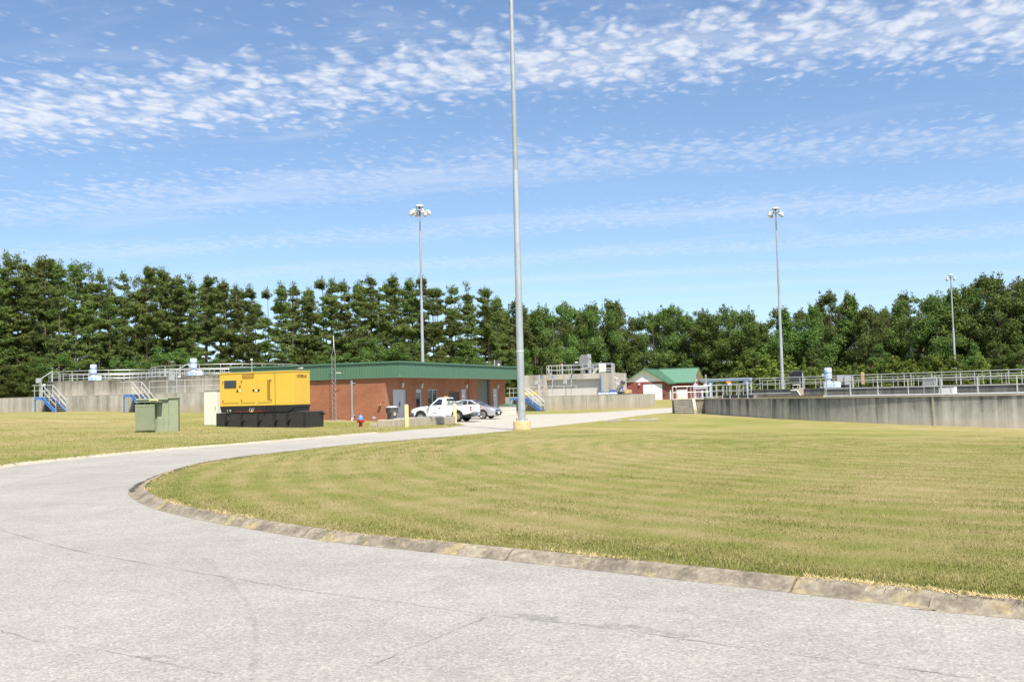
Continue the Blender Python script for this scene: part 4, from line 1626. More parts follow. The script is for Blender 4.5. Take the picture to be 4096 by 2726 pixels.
def quad_panel(name, pts, mat, parent, thick=.012, nrm=(0, 1, 0)):
    n = Vector(nrm).normalized() * thick
    pts = [Vector(p) for p in pts]
    k = len(pts)
    fs = [tuple(range(k)), tuple(range(2 * k - 1, k - 1, -1))] + [(i, (i + 1) % k, (i + 1) % k + k, i + k) for i in range(k)]
    return MB().add([p for p in pts] + [p + n for p in pts], fs).build(name, mat, parent)


# ---- white pickup: local +x is its nose, it noses towards the brick front
rw = ground_at(PZ(1829, 69.2, 0))
heading = math.atan2(-AX.y, -AX.x)
nose = -AX
side_v = BX                                   # its right-hand side (away from the viewer) -> local -y
org = rw + nose * 1.28 + BX * 0.74
tk = thing('pickup_truck', 'white regular-cab pickup with an amber light bar parked nose to the building', 'pickup truck',
           (org.x, org.y, (terr(org.x, org.y) + rw.z) / 2), heading)
HW = .86
bedp = [(-.44, .44), (-.44, 1.10), (-2.30, 1.10), (-2.335, .62)] + arc(-1.28, .36, .445, 170, 10, 10)
bedp = [(-.44, .42), (-.44, 1.10), (-.50, 1.125), (-2.28, 1.125), (-2.32, 1.09), (-2.34, .60), (-1.80, .46)] + arc(-1.28, .37, .46, 165, 15, 10) + [(-.80, .40)]
bed = loft(bedp, HW, 'bed', MAT['truckwhite'], tk, .02, lambda x, z: 1 - .05 * max(0, z - .75) - .04 * max(0, .7 - z))
MB().box2((-2.2, -.66, 1.08), (-.55, .66, 1.135)).build('bed_floor', MAT['darkgrey'], bed)
cabp = [(-.42, .36), (-.42, 1.12), (.72, 1.13), (1.05, 1.125), (1.60, 1.07), (2.02, .985), (2.22, .90), (2.30, .78), (2.30, .55), (2.08, .44)] + arc(1.55, .37, .46, 15, 165, 10) + [(1.06, .36)]
body = loft(cabp, HW, 'body', MAT['truckwhite'], tk, .025, lambda x, z: 1 - .05 * max(0, z - .75) - .04 * max(0, .7 - z) - .07 * max(0, x - 1.7))
# cab
rx0, rx1, bx0, bx1 = -.34, .22, -.43, .86
tw, bw = .60, .80
ZR, ZBELT = 1.70, 1.12


def cabpt(x, y, z):
    k = (z - ZBELT) / (ZR - ZBELT)
    return (x, y * (bw + (tw - bw) * k), z)


cv_ = []
for (x, z) in ((bx0, ZBELT), (rx0 - .05, 1.62), (rx0 + .06, ZR), (rx1 - .05, ZR), (rx1 + .07, 1.655), (bx1, ZBELT)):
    cv_.append((x, z))
n = len(cv_)
vs = [cabpt(x, -1, z) for x, z in cv_] + [cabpt(x, 1, z) for x, z in cv_]
MB().add(vs, [tuple(range(n)), tuple(range(2 * n - 1, n - 1, -1))] + [(i, (i + 1) % n, (i + 1) % n + n, i + n) for i in range(n) if i != n - 1]).build('cab', MAT['truckwhite'], tk, True, .03, 2)
for sy in (1, -1):
    w = quad_panel('side_window', [cabpt(-.10, sy, 1.17), cabpt(-.10, sy, 1.60), cabpt(.20, sy, 1.60), cabpt(.70, sy, 1.17)], MAT['glass'], tk, .006, (0, sy, .25))
    door = quad_panel('door', [(-.14, sy * .842, .42), (-.14, sy * .842, 1.115), (.74, sy * .842, 1.115), (.82, sy * .845, .46)], MAT['truckwhite'], tk, .016, (0, sy, 0))
    MB().box2((-.03, sy * .862, .955), (.12, sy * .885, .99)).build('handle', MAT['black'], door)
    e = bpy.data.objects.new('mirror', None)
    col.objects.link(e)
    e.parent = tk
    MB().box((.80, sy * .99, 1.22), (.10, .2, .22)).build('mirror_shell', MAT['black'], e, True, .03)
    MB().box((.82, sy * .87, 1.16), (.06, .14, .05)).build('mirror_arm', MAT['black'], e)
quad_panel('rear_window', [(-.415, -.60, 1.20), (-.415, .60, 1.20), (-.385, .52, 1.58), (-.385, -.52, 1.58)], MAT['carglass'], tk, .006, (-1, 0, 0))
MB().box2((-.405, -.64, 1.16), (-.36, .64, 1.62)).build('cab_interior', MAT['black'], tk)
for sy in (-.32, .32):
    MB().box((-.44 + .02, sy, 1.30), (.02, .30, .24)).build('seat_back', MAT['seat'], tk, False, .009)
quad_panel('windscreen', [(.88, -.72, 1.15), (.88, .72, 1.15), (.34, .57, 1.63), (.34, -.57, 1.63)], MAT['glass'], tk, .012, (.6, 0, .6))
MB().box2((-.44, -.13, 1.635), (-.40, .13, 1.665)).build('brake_lamp', MAT['taillight'], tk)
MB().box((-.05, 0, 1.74), (.16, .44, .075)).build('light_bar', MAT['amber'], tk, True, .03)
MB().box((-.05, 0, 1.705), (.2, .30, .02)).build('light_bar_mount', MAT['white'], tk)
MB().box2((2.05, -.84, .44), (2.40, .84, .70)).build('front_bumper', MAT['darkgrey'], tk, True, .05, 2)
for sy in (1, -1):
    MB().box((2.19, sy * .72, .83), (.22, .18, .13)).build('headlight', MAT['amber'], tk, True, .03)
    MB().box((-2.31, sy * .79, .90), (.09, .13, .34)).build('taillight', MAT['taillight'], tk, True, .02)
    MB().box((-2.335, sy * .79, .86), (.07, .10, .07)).build('reverse_lens', MAT['white'], tk)
    MB().box((1.02, sy * .868, .93), (.20, .008, .03)).build('fender_badge', MAT['darkgrey'], tk)
tg = MB().box2((-2.365, -.68, .64), (-2.335, .68, 1.10)).build('tailgate', MAT['truckwhite'], tk, True, .012)
MB().lathe([(.06, 0), (.06, .012), (.02, .02)], 14, (-2.365, 0, .82), (-1, 0, 0)).build('emblem', MAT['greybox'], tg)
MB().lathe([(.05, 0), (.04, .012)], 14, (-2.365, 0, 1.0), (-1, 0, 0)).build('latch', MAT['darkgrey'], tg)
text_obj('lettering', 'XLT', .09, MAT['darkgrey'], tg, (-2.368, .52, .72), (rad(90), 0, rad(-90)), .002)
rb = MB().box2((-2.56, -.82, .40), (-2.34, .82, .58)).build('rear_bumper', MAT['darkgrey'], tk, True, .03, 2)
MB().box((-2.566, .0, .49), (.012, .30, .16)).build('licence_plate', MAT['plate'], rb)
tb = MB().box2((-1.02, -.80, 1.13), (-.52, .80, 1.31)).build('tool_box', MAT['galv'], tk, False, .012)
MB().box2((-1.05, -.83, 1.31), (-.49, .83, 1.345)).build('tool_box_lid', MAT['galv'], tb, False, .008)
MB().tube([(-1.25, -.3, 1.12), (-2.42, -.45, 1.24)], .025, 6).build('broom_handle', MAT['wood'], tk)
MB().box2((-1.9, -.72, .30), (1.9, .72, .56)).build('underbody', MAT['black'], tk)  # underbody, coloured black so the wheel openings look dark
for sy in (1, -1):
    MB().box2((-1.72, sy * .80, .3), (-.82, sy * .68, .85)).box2((1.10, sy * .80, .3), (2.0, sy * .68, .85)).build('wheel_arch_shade', MAT['black'], tk)  # black boxes stand in for the shade inside the wheel arches
    wheel(tk, 1.55, sy * .74, .35, .23, .215, 7, sy, MAT['rim'])
    wheel(tk, -1.28, sy * .74, .35, .23, .215, 7, sy, MAT['rim'])
# round seal and lettering on the door facing the viewer
sd = MB().lathe([(.18, 0), (.18, .003)], 24, (.40, .860, .80), (0, 1, 0)).build('door_seal', MAT['white'], tk)
MB().lathe([(.11, 0), (.11, .003)], 18, (.40, .864, .82), (0, 1, 0)).build('seal_centre', MAT['paleblue'], sd)
m = MB()
for i in range(9):
    a = rad(200 + 140 * i / 8)
    m.box((.40 + .15 * math.cos(a), .866, .80 + .15 * math.sin(a)), (.04, .003, .03))
m.build('seal_lettering', MAT['red'], sd)
m = MB()
for i in range(13):
    a = rad(-15 + 210 * i / 12)
    m.box((.40 + .155 * math.cos(a), .866, .80 + .155 * math.sin(a)), (.022, .003, .022))
m.build('seal_ring', MAT['darkgrey'], sd)
text_obj('door_lettering', 'WASTEWATER DIV. TRK3', .075, MAT['darkgrey'], tk, (.36, .864, .60), (rad(90), 0, rad(180)), .002)

# ---- silver saloon, nose towards the viewer's right
fw = ground_at(PZ(1931, 75.0, 0))
cr = thing('saloon_car', 'silver saloon car parked beside the white pickup with its nose outwards', 'car', (0, 0, 0), TH)
# right-hand front wheel (local y = -0.76) stands at fw
corg = fw - AX * 1.33 + BX * .76
cr.location = (corg.x, corg.y, (terr(corg.x, corg.y) + fw.z) / 2)
lowp = [(-2.25, .36), (-2.31, .60), (-2.28, .93), (-2.05, 1.00), (-1.4, 1.02), (-.6, .97), (.7, .965), (1.1, .955), (1.60, .88), (2.02, .76), (2.22, .64), (2.27, .50), (2.24, .30), (2.05, .22), (1.78, .22)] + \
    arc(1.33, .32, .385, 0, 180, 10) + [(.94, .20), (-.95, .20)] + arc(-1.34, .32, .385, 0, 180, 10) + [(-1.80, .24)]
body = loft(lowp, .885, 'body', MAT['silver'], cr, .03, lambda x, z: 1 - .10 * max(0, z - .62) - .10 * max(0, .5 - z) - .13 * max(0, x - 1.45) ** 1.3 - .07 * max(0, -x - 1.6))
GT2, GB2 = .54, .76


def gp(x, y, z):
    k = (z - .96) / (1.455 - .96)
    return (x, y * (GB2 + (GT2 - GB2) * k), z)


ghp = [(-1.90, .99), (-1.45, 1.20), (-1.0, 1.37), (-.45, 1.45), (.0, 1.455), (.30, 1.415), (.70, 1.23), (1.22, .955)]
n = len(ghp)
vs = [gp(x, -1, z) for x, z in ghp] + [gp(x, 1, z) for x, z in ghp]
MB().add(vs, [tuple(range(n)), tuple(range(2 * n - 1, n - 1, -1))] + [(i, (i + 1) % n, (i + 1) % n + n, i + n) for i in range(n - 1)]).build('cabin', MAT['silver'], cr, True, .035, 2)
for sy in (1, -1):
    for pts in ([(.06, 1.00), (.06, 1.38), (.22, 1.36), (.90, 1.02)], [(-.02, 1.00), (-.02, 1.39), (-.45, 1.38), (-.98, 1.25), (-1.02, 1.02)], [(-1.08, 1.03), (-1.05, 1.22), (-1.45, 1.08)]):
        quad_panel('side_window', [gp(x, sy * 1.005, z) for x, z in pts], MAT['glass'], cr, .008, (0, sy, .4))
    MB().box((.86, sy * .90, 1.03), (.16, .16, .12)).build('mirror', MAT['silver'], cr, True, .03)
    hl = MB().add([(2.03, sy * .50, .66), (2.05, sy * .50, .755), (1.78, sy * .795, .80), (1.60, sy * .835, .80), (1.74, sy * .80, .69)], [(0, 1, 2, 3, 4)]).build('headlight', MAT['glass'], cr)
    MB().lathe([(.06, 0), (.06, .05), (.0, .06)], 12, (1.99, sy * .58, .70), (.8, sy * .5, .1)).build('projector', MAT['chrome'], hl)
    MB().box((1.62, sy * .825, .785), (.12, .04, .035)).build('indicator', MAT['amber'], cr)
    MB().prism([(sy * .60, .30), (sy * .76, .30), (sy * .66, .52)], 2.06, 2.19, 'yz').build('fog_lamp_recess', MAT['black'], cr)
    MB().lathe([(.045, 0), (.04, .03)], 10, (2.17, sy * .67, .36), (1, 0, 0)).build('fog_lamp', MAT['chrome'], cr)
    MB().box2((.95, sy * .83, .2), (1.72, sy * .70, .70)).box2((-1.73, sy * .83, .2), (-.96, sy * .70, .70)).build('wheel_arch_shade', MAT['black'], cr)  # black boxes as painted shade behind the car's wheels
    MB().box((-.02, sy * .86, .60), (.012, .02, .64)).build('door_gap', MAT['darkgrey'], cr)
    wheel(cr, 1.33, sy * .76, .315, .21, .22, 10, sy, MAT['rim'])
    wheel(cr, -1.34, sy * .76, .315, .21, .22, 10, sy, MAT['rim'])
quad_panel('windscreen', [(1.17, -.70, .995), (1.17, .70, .995), (.36, .535, 1.41), (.36, -.535, 1.41)], MAT['carglass'], cr, .010, (.6, 0, 1))
quad_panel('dash_view', [(1.15, -.69, .985), (1.15, .69, .985), (.36, .53, 1.395), (.36, -.53, 1.395)], MAT['cream'], cr, .008, (.6, 0, 1))
quad_panel('rear_screen', [(-1.80, -.66, 1.05), (-1.80, .66, 1.05), (-1.05, .52, 1.36), (-1.05, -.52, 1.36)], MAT['glass'], cr, .012, (-.5, 0, 1))
MB().prism([(-.62, .50), (-.50, .26), (.50, .26), (.62, .50), (.56, .545), (-.56, .545)], 2.20, 2.285, 'yz').build('lower_grille', MAT['black'], cr, False, .01)
MB().box((2.245, 0, .665), (.06, .98, .045)).build('upper_grille', MAT['black'], cr, False, .01)
MB().lathe([(.05, 0), (.045, .02)], 14, (2.27, 0, .67), (1, 0, .2)).build('emblem', MAT['chrome'], cr)
MB().box((2.30, 0, .44), (.012, .34, .15)).build('licence_plate', MAT['white'], cr)
MB().box2((2.10, -.72, .235), (2.24, .72, .275)).build('chin', MAT['white'], cr, False, .01)
MB().box2((-1.9, -.72, .17), (2.0, .72, .4)).build('underbody', MAT['black'], cr)  # underbody in black, doubling as the dark behind the wheels
MB().box2((-1.2, -.5, .98), (.6, .5, 1.05)).build('seat_row', MAT['seat'], cr)

# ------------------------------------------------------------------ tall light masts


def light_mast(name, label, base, H, r0, r1, head_rot, lean=(0, 0), tilt=False, nlum=4):
    t = thing(name, label, 'light pole', base, head_rot, 'high-mast light poles')
    t.rotation_euler = (lean[1], lean[0], head_rot)
    MB().lathe([(.45, -.3), (.45, .43), (.43, .46)], 28).build('footing', MAT['pads'], t, True)
    MB().lathe([(.24, .46), (.24, .49)], 16).build('base_plate', MAT['galv'], t)
    for i in range(4):
        a = math.pi / 4 + i * math.pi / 2
        MB().lathe([(.022, .46), (.022, .56), (.04, .561), (.04, .60), (.015, .61)], 6, (.33 * math.cos(a), .33 * math.sin(a), 0)).build('anchor_bolt', MAT['greybox'], t)
    zj = .46 + (H - .46) * .55

    def rz(z):
        return r0 + (r1 - r0) * (z - .46) / (H - .46)
    MB().lathe([(r0, .49), (rz(zj), zj), (rz(zj) - .001, zj + .01)], 12).build('lower_shaft', MAT['galv'], t, True)
    MB().lathe([(rz(zj) - .022, zj - .05), (rz(zj) - .022, zj + .011), (rz(zj) - .02, zj + .02), (r1, H)], 12).build('upper_shaft', MAT['galv'], t, True)
    MB().lathe([(r0 - .0, 4.0), (r0 + .004, 4.0), (r0 + .004, 4.03), (r0, 4.03)], 12).build('strap', MAT['white'], t)
    MB().box((0, -r0 - .002, 1.15), (.14, .02, .30)).build('hand_hole_cover', MAT['greybox'], t, False, .008)
    hd = MB().lathe([(.32, -.10), (.36, -.05), (.36, .03), (.30, .06)], 18, (0, 0, H + .02)).build('head_ring', MAT['greybox'], t)
    MB().lathe([(.455, .40), (.46, .42), (.46, .46), (.41, .58), (.31, .64), (.0, .66)], 20, (0, 0, H)).build('hood', MAT['lamp'], t, True)
    m = MB().tube([(0, 0, H - .6), (0, 0, H + .5)], .10, 8)
    for i in range(3):
        a = i * 2.1
        m.tube([(.3 * math.cos(a), .3 * math.sin(a), H + .05), (.38 * math.cos(a), .38 * math.sin(a), H + .42)], .03, 6)
    m.build('mount', MAT['darkgrey'], t)
    MB().tube([(0, 0, H + .66), (-.04, 0, H + 1.7)], .012, 5).build('lightning_rod', MAT['greybox'], t)
    for i in range(nlum):
        a = .35 + 2 * math.pi * i / nlum
        c, s = math.cos(a), math.sin(a)
        e = bpy.data.objects.new('luminaire', None)
        col.objects.link(e)
        e.parent = t
        R_ = .92
        MB().tube([(c * .3, s * .3, H), (c * R_, s * R_, H + .0)], .035, 6).build('arm', MAT['greybox'], e)
        MB().box((c * R_, s * R_, H - .02), (.34, .22, .14), Matrix.Rotation(a, 3, 'Z')).build('ballast', MAT['cream'], e, False, .02)
        dn = Vector((c * .0, s * .0, -1)) if not (tilt and i % 2) else Vector((c * .55, s * .55, -1)).normalized()
        o = Vector((c * R_, s * R_, H - .10))
        MB().lathe([(.09, 0), (.17, .07), (.225, .20), (.245, .28), (.24, .30)], 16, o, dn).build('reflector', MAT['lamp'], e, True)
        MB().lathe([(.235, .301), (.205, .35), (.15, .45), (.0, .46)], 16, o, dn).build('lens', MAT['cream'], e, True)
    return t


b0 = ground_at(PZ(2085, 51.0, 0))
light_mast('light_pole', 'thick near light pole on a round concrete footing by the road', b0, 23.9, .20, .115, .2, nlum=6)
b0 = PZ(1694, 109.0, 0)
light_mast('light_pole', 'light pole rising behind the brick building roof, lamps tilted different ways', ground_at(b0), 22.3 - terr(b0.x, b0.y), .20, .09, .6, tilt=True, nlum=6)
b0 = PZ(3131, 124.0, 0)
light_mast('light_pole', 'light pole behind the big tank with four downward lamps, left of the far pole', ground_at(b0), 23.9, .22, .10, .0)
b0 = PZ(3824, 189.0, 0)
light_mast('light_pole', 'smallest and farthest light pole, in front of the trees behind the big tank', ground_at(b0), 22.0, .24, .12, .1)
# ------------------------------------------------------------------ shared plant parts


def railing(name, label, pts, h=1.07, spacing=1.5, group=None, closed=False, r=.028, mat='rail', toe=False, cat='railing', rails=(1.0, .52)):
    """posts and two rails along a polyline of base points"""
    pts = [Vector(p) for p in pts]
    if closed:
        pts = pts + [pts[0]]
    t = thing(name, label, cat, pts[0], 0, group)
    loc = [p - pts[0] for p in pts]
    for k, f in enumerate(rails):
        MB().tube([p + Vector((0, 0, h * f)) for p in loc], r if k == 0 else r * .85, 6).build('top_rail' if k == 0 else 'mid_rail', MAT[mat], t, True)
    if toe:
        MB().tube([p + Vector((0, 0, .06)) for p in loc], .045, 4).build('toe_board', MAT['greybox'], t)
    d = [0.0]
    for a, b in zip(loc, loc[1:]):
        d.append(d[-1] + (b - a).length)
    n = max(1, round(d[-1] / spacing))
    first = None
    for i in range(n + (0 if closed else 1)):
        s = d[-1] * i / n
        j = max(k for k in range(len(d)) if d[k] <= s + 1e-6)
        j = min(j, len(loc) - 2)
        u = (s - d[j]) / max(d[j + 1] - d[j], 1e-6)
        q = loc[j].lerp(loc[j + 1], u)
        if first is None:
            first = MB().tube([(0, 0, -.02), (0, 0, h)], r, 6).lathe([(.07, -.02), (.07, .02)], 8).build('post', MAT[mat], t)
            first.location = q
        else:
            again(first, t, q)
    return t


def blue_stair(label, origin, H, run, wid=1.15, plat=.9, ntread=7, group='blue steel access stairs'):
    """origin: near stringer at the top of the flight, on the ground; local x runs down the flight, local y away from the viewer"""
    t = thing('access_stair', label, 'stair', origin, TH, group)
    for y in (0, wid):
        m = MB().beam((0, y, H - .10), (run, y, -.08), .05, .26)
        m.beam((0, y - .045 if y == 0 else y + .045, H + .01), (run, y - .045 if y == 0 else y + .045, .03), .07, .03)
        m.beam((-.0, y - .045 if y == 0 else y + .045, H - .235), (run, y - .045 if y == 0 else y + .045, -.215), .07, .03)
        m.build('stringer', MAT['blue'], t)
        m = MB().beam((-plat, y, H - .12), (.05, y, H - .12), .05, .24).beam((-plat, y - .04, H - .235), (.03, y - .04, H - .235), .07, .03)
        m.build('platform_beam', MAT['blue'], t)
        MB().beam((-plat + .06, y, -.2), (-plat + .06, y, H - .24), .09, .09, (0, 1, 0)).build('leg', MAT['blue'], t)
    MB().box2((-plat, .03, H - .05), (.02, wid - .03, H - .005)).build('platform', MAT['greybox'], t)
    tr_ = None
    for i in range(1, ntread + 1):
        f = i / (ntread + 1)
        q = (run * f, 0, H * (1 - f))
        if tr_ is None:
            tr_ = MB().box2((-.13, .03, -.035), (.13, wid - .03, 0)).build('tread', MAT['greybox'], t)
            tr_.location = q
        else:
            again(tr_, t, q)
    for y in (0, wid):
        for hh, nm in ((1.05, 'handrail'), (.56, 'mid_rail')):
            MB().tube([(-plat - .3, y, H + hh), (0.05, y, H + hh), (run - .02, y, hh - .02)], .026, 6).build(nm, MAT['rail'], t)
        for x, zb in ((-plat, H), (0.02, H), (run * .5, H * .5), (run - .03, 0)):
            MB().tube([(x, y, zb - .06), (x, y, zb + 1.05)], .024, 6).build('post', MAT['rail'], t)
    return t


def control_box(label, base, h, w=.55, bh=.55, d=.25, cat='control box', name='control_box'):
    t = thing(name, label, cat, base, TH, 'control boxes on posts')
    MB().beam((0, 0, 0), (0, 0, h), .13, .10, (0, 1, 0)).build('post', MAT['galv'], t)
    MB().box2((-w / 2, -d, h - bh), (w / 2, -.05, h)).build('box', MAT['greybox'], t, False, .012)
    MB().box2((-w / 2 + .04, -d - .012, h - bh + .04), (w / 2 - .04, -d - .001, h - .04)).build('door', MAT['greybox'], t)
    MB().lathe([(.07, 0), (.08, .05), (.03, .12)], 10, (w / 2 + .1, -.15, h - bh * .55)).build('lamp', MAT['darkgrey'], t, True)
    return t


def mixer(label, base, s=1.0):
    t = thing('mixer_drive', label, 'motor', base, TH, 'pale blue mixer drives')
    MB().box2((-.75, -.45, 0), (1.1, .45, .10)).build('base_plate', MAT['paleblue'], t)
    MB().box2((-.42, -.40, .10), (.42, .40, .52)).build('gearbox', MAT['paleblue'], t, False, .05)
    MB().lathe([(.36, .10), (.36, .40), (.28, .58), (.24, .62)], 14, (.75, 0, 0)).build('side_gear', MAT['paleblue'], t, True)
    MB().lathe([(.34, .52), (.34, .58), (.24, .60), (.24, .86), (.33, .88), (.33, .95)], 16).build('lantern', MAT['paleblue'], t, True)
    mo = MB().lathe([(.31, .95), (.31, 1.42), (.30, 1.44)], 20).build('motor', MAT['paleblue'], t, True)
    for i in range(16):
        a = 2 * math.pi * i / 16
        MB().beam((.325 * math.cos(a), .325 * math.sin(a), .98), (.325 * math.cos(a), .325 * math.sin(a), 1.40), .02, .04, (math.cos(a), math.sin(a), 0)).build('fin', MAT['paleblue'], mo)
    MB().lathe([(.355, 1.44), (.36, 1.66), (.33, 1.84), (.30, 1.87), (.0, 1.88)], 18).build('fan_cowl', MAT['paleblue'], t, True)
    MB().box2((-.52, -.16, 1.05), (-.31, .16, 1.35)).build('terminal_box', MAT['greybox'], t)
    t.scale = (s, s, s)
    return t


def vwall(parent, origin, L, z0, z1, cuts, thick, mat, name='wall_panel', coping=None):
    """panels of an upright wall running along local x of the parent, front face at y = 0"""
    xs = [0, *cuts, L]
    for a, b in zip(xs, xs[1:]):
        MB().box2((origin[0] + a + .012, origin[1], z0), (origin[0] + b - .012, origin[1] + thick, z1)).build(name, mat, parent, False, .01)
        if coping:
            MB().box2((origin[0] + a + .012, origin[1] - .01, z1 + .001), (origin[0] + b - .012, origin[1] + thick + .03, z1 + .03)).build('coping', coping, parent)


# ------------------------------------------------------------------ left basins
NS = PZ(169, 88.5, 0)                       # near stringer of the left stair, at the break
W0 = NS + BX * 1.27
ZL = 1.65 + 0.96
lw = thing('long_basin_wall', 'long stained concrete basin wall across the left with blue stairs before it', 'wall', (W0.x, W0.y, 0), TH)
px_cut = [(on_plane(x, 1600, W0, BX) - W0).dot(AX) for x in (17, 330, 640)]
L0 = (on_plane(-420, 1600, W0, BX) - W0).dot(AX)
L1 = (on_plane(985, 1600, W0, BX) - W0).dot(AX)
vwall(lw, (L0, 0), L1 - L0, -.4, ZL, [c - L0 for c in px_cut], .32, MAT['wallL'], coping=MAT['coping'])
MB().box2((L0, .33, ZL - .35), (L1, 9.0, ZL - .10)).build('deck', MAT['wallL'], lw)
for x0_, r_ in ((95, .55), (140, .45), (55, .4)):
    a_ = (on_plane(x0_, 1630, W0, BX) - W0)
for x, D, lab in ((487, 117.5, 'left round concrete tank with a pale blue drive on top'), (908, 108.5, 'right round concrete tank half hidden by the yellow generator')):
    c = PZ(x, D, 0)
    t = thing('round_tank', lab, 'tank', c, 0, 'round tanks on the left')
    R_, n = 8.0, 64
    for k in range(16):
        vs, fs_ = [], []
        for i in range(5):
            a = 2 * math.pi * (k * 4 + i) / n
            a += .004 * (1 if i == 0 else -1 if i == 4 else 0)
            cc, ss = math.cos(a), math.sin(a)
            vs += [(R_ * cc, R_ * ss, .5), (R_ * cc, R_ * ss, 4.48), ((R_ - .3) * cc, (R_ - .3) * ss, 4.48), ((R_ - .3) * cc, (R_ - .3) * ss, .5)]
        for i in range(4):
            for j in range(4):
                fs_.append((i * 4 + j, i * 4 + (j + 1) % 4, (i + 1) * 4 + (j + 1) % 4, (i + 1) * 4 + j))
        fs_ += [(0, 1, 2, 3), (16, 17, 18, 19)]
        MB().add(vs, fs_).build('wall_panel', MAT['wallT'], t)
    MB().lathe([(R_ + .02, 4.483), (R_ + .02, 4.53), (R_ - .5, 4.53), (R_ - .5, 4.483)], 64).build('rim', MAT['wallL'], t)
    MB().lathe([(.0, 4.1), (R_ - .35, 4.1), (R_ - .35, 4.15), (.0, 4.15)], 48).build('water', MAT['water'], t)
    MB().box2((-R_, -.9, 4.2), (R_, .9, 4.479)).build('bridge', MAT['slab'], t)
    ring = [c + Vector(((R_ - .2) * math.cos(2 * math.pi * i / 40), (R_ - .2) * math.sin(2 * math.pi * i / 40), 4.53)) for i in range(40)]
    railing('tank_railing', 'white pipe railing round the top of the ' + ('left round tank' if x < 600 else 'round tank behind the generator'), ring, 1.07, 2.1, 'railings on the round tanks', True)
    for sy in (-.85, .85):
        railing('bridge_railing', 'white pipe railing on the ' + ('near' if sy < 0 else 'far') + ' bridge side over the ' + ('left round tank' if x < 600 else 'tank behind the generator'),
                [c + Vector((-6.5, sy, 4.48)), c + Vector((6.5, sy, 4.48))], 1.0, 1.6, 'railings on the tank bridges')
for x, D, lab in ((374, 113.5, 'pale blue mixer drive standing on the left round tank'), (775, 104.5, 'pale blue mixer drive on the tank behind the generator')):
    mixer(lab, PZ(x, D, 4.5), 1.02)

blue_stair('leftmost blue steel stair up to the long basin wall', ground_at(NS), ZL - terr(NS.x, NS.y), 1.62)
s2 = on_plane(527, 1576, NS, BX)
blue_stair('blue steel stair rising behind the green transformer', ground_at(s2), ZL - terr(s2.x, s2.y), 1.62)
a0 = (s2 - W0).dot(AX)
railing('wall_railing', 'white pipe railing along the basin wall from the transformer to the generator',
        [W0 + AX * (a0 + .6) + BX * .18 + Vector((0, 0, ZL)), W0 + AX * (a0 + 12) + BX * .18 + Vector((0, 0, ZL))], 1.07, 1.9)
q = W0 + AX * ((on_plane(150, 1580, W0, BX) - W0).dot(AX)) + BX * .3
control_box('grey control box on a post above the leftmost blue stair', (q.x, q.y, ZL), 1.72, .55, .45)
q = W0 + AX * ((on_plane(684, 1560, W0, BX) - W0).dot(AX)) + BX * .3
control_box('grey control box on a post above the railing beside the cream cabinet', (q.x, q.y, ZL), 1.55, .55, .5)
# sloping pipe rails leading up to the round tanks
for x0, y0, x1, y1, D, lab in ((167, 1512, 210, 1484, 100, 'sloping handrail above the leftmost blue stair'), (707, 1478, 757, 1453, 97, 'sloping handrail leaning up to the tank behind the generator')):
    p0, p1 = P(x0, y0, D), P(x1, y1, D + 2)
    t = thing('sloping_handrail', lab, 'handrail', (p0.x, p0.y, ZL), 0, 'sloping handrails')
    o = Vector(t.location)
    MB().tube([p0 - o, p1 - o], .035, 6).build('top_rail', MAT['rail'], t)
    MB().tube([Vector((0, 0, 0)), p0 - o], .03, 6).build('post', MAT['rail'], t)
    MB().tube([p1 - o - Vector((0, 0, 1.1)), p1 - o], .03, 6).build('post', MAT['rail'], t)
    MB().lathe([(.12, 0), (.14, .08), (.05, .18)], 10, (.25, 0, (p0 - o).z - .75)).build('lamp', MAT['white'], t, True)
# black block stack seen under the stairs
for st_, lab in ((NS, 'dark perforated stack under the leftmost blue stair'), (s2, 'dark perforated stack under the blue stair behind the transformer')):
    q = ground_at(st_ + BX * .75 + AX * .25)
    t = thing('crate_stack', lab, 'crates', q, TH, 'dark stacks under the stairs')
    for i in range(6):
        MB().box2((-.42, -.3, i * .17), (.42, .3, i * .17 + .15)).build('crate', MAT['black'], t)

# ------------------------------------------------------------------ middle basin
MS = PZ(2096, 108.6, 0)
ZM = 1.50
M0 = MS + BX * 1.27
mbn = thing('middle_basin', 'pale streaked concrete basin in the middle with an upper block', 'basin', (M0.x, M0.y, 0), TH)


def ma(x):
    return (on_plane(x, 1600, M0, BX) - M0).dot(AX)


aR = ma(2537)
vwall(mbn, (-9, 0), aR + 9, -.5, ZM, [ma(2346) + 9], .3, MAT['wallM'], coping=MAT['coping'])
MB().box2((aR - .3, .3, -.5), (aR, 9.5, ZM)).build('wall_panel', MAT['wallM'], mbn)
MB().box2((-9, .31, ZM - .4), (aR - .31, 9.4, ZM - .15)).build('deck', MAT['slab'], mbn)
UB = M0 + BX * 3.2


def ua(x):
    return (on_plane(x, 1550, UB, BX) - M0).dot(AX)


def uz(x, y):
    return on_plane(x, y, UB, BX).z


zt = uz(2300, 1494.5)
zb_ = uz(2300, 1516)
u0, u1, u2, u3 = ua(2092), ua(2187), ua(2399), ua(2452)
MB().box2((u0, 3.2, .5), (u1, 9.0, zt)).build('upper_block', MAT['wallM'], mbn, False, .01)
MB().box2((u2, 3.2, .5), (u3, 9.0, zt)).build('upper_block', MAT['wallM'], mbn, False, .01)
MB().box2((u1, 3.2, zb_), (u2, 9.0, zt)).build('lintel', MAT['wallM'], mbn)
MB().box2((u1, 3.62, .5), (u2, 8.9, zb_)).build('recessed_wall', MAT['wallMlight'], mbn)
blue_stair('blue steel stair at the middle basin seen just past the near light pole', ground_at(MS), 1.42 - terr(MS.x, MS.y), 1.95, 1.15, 1.7, 8)


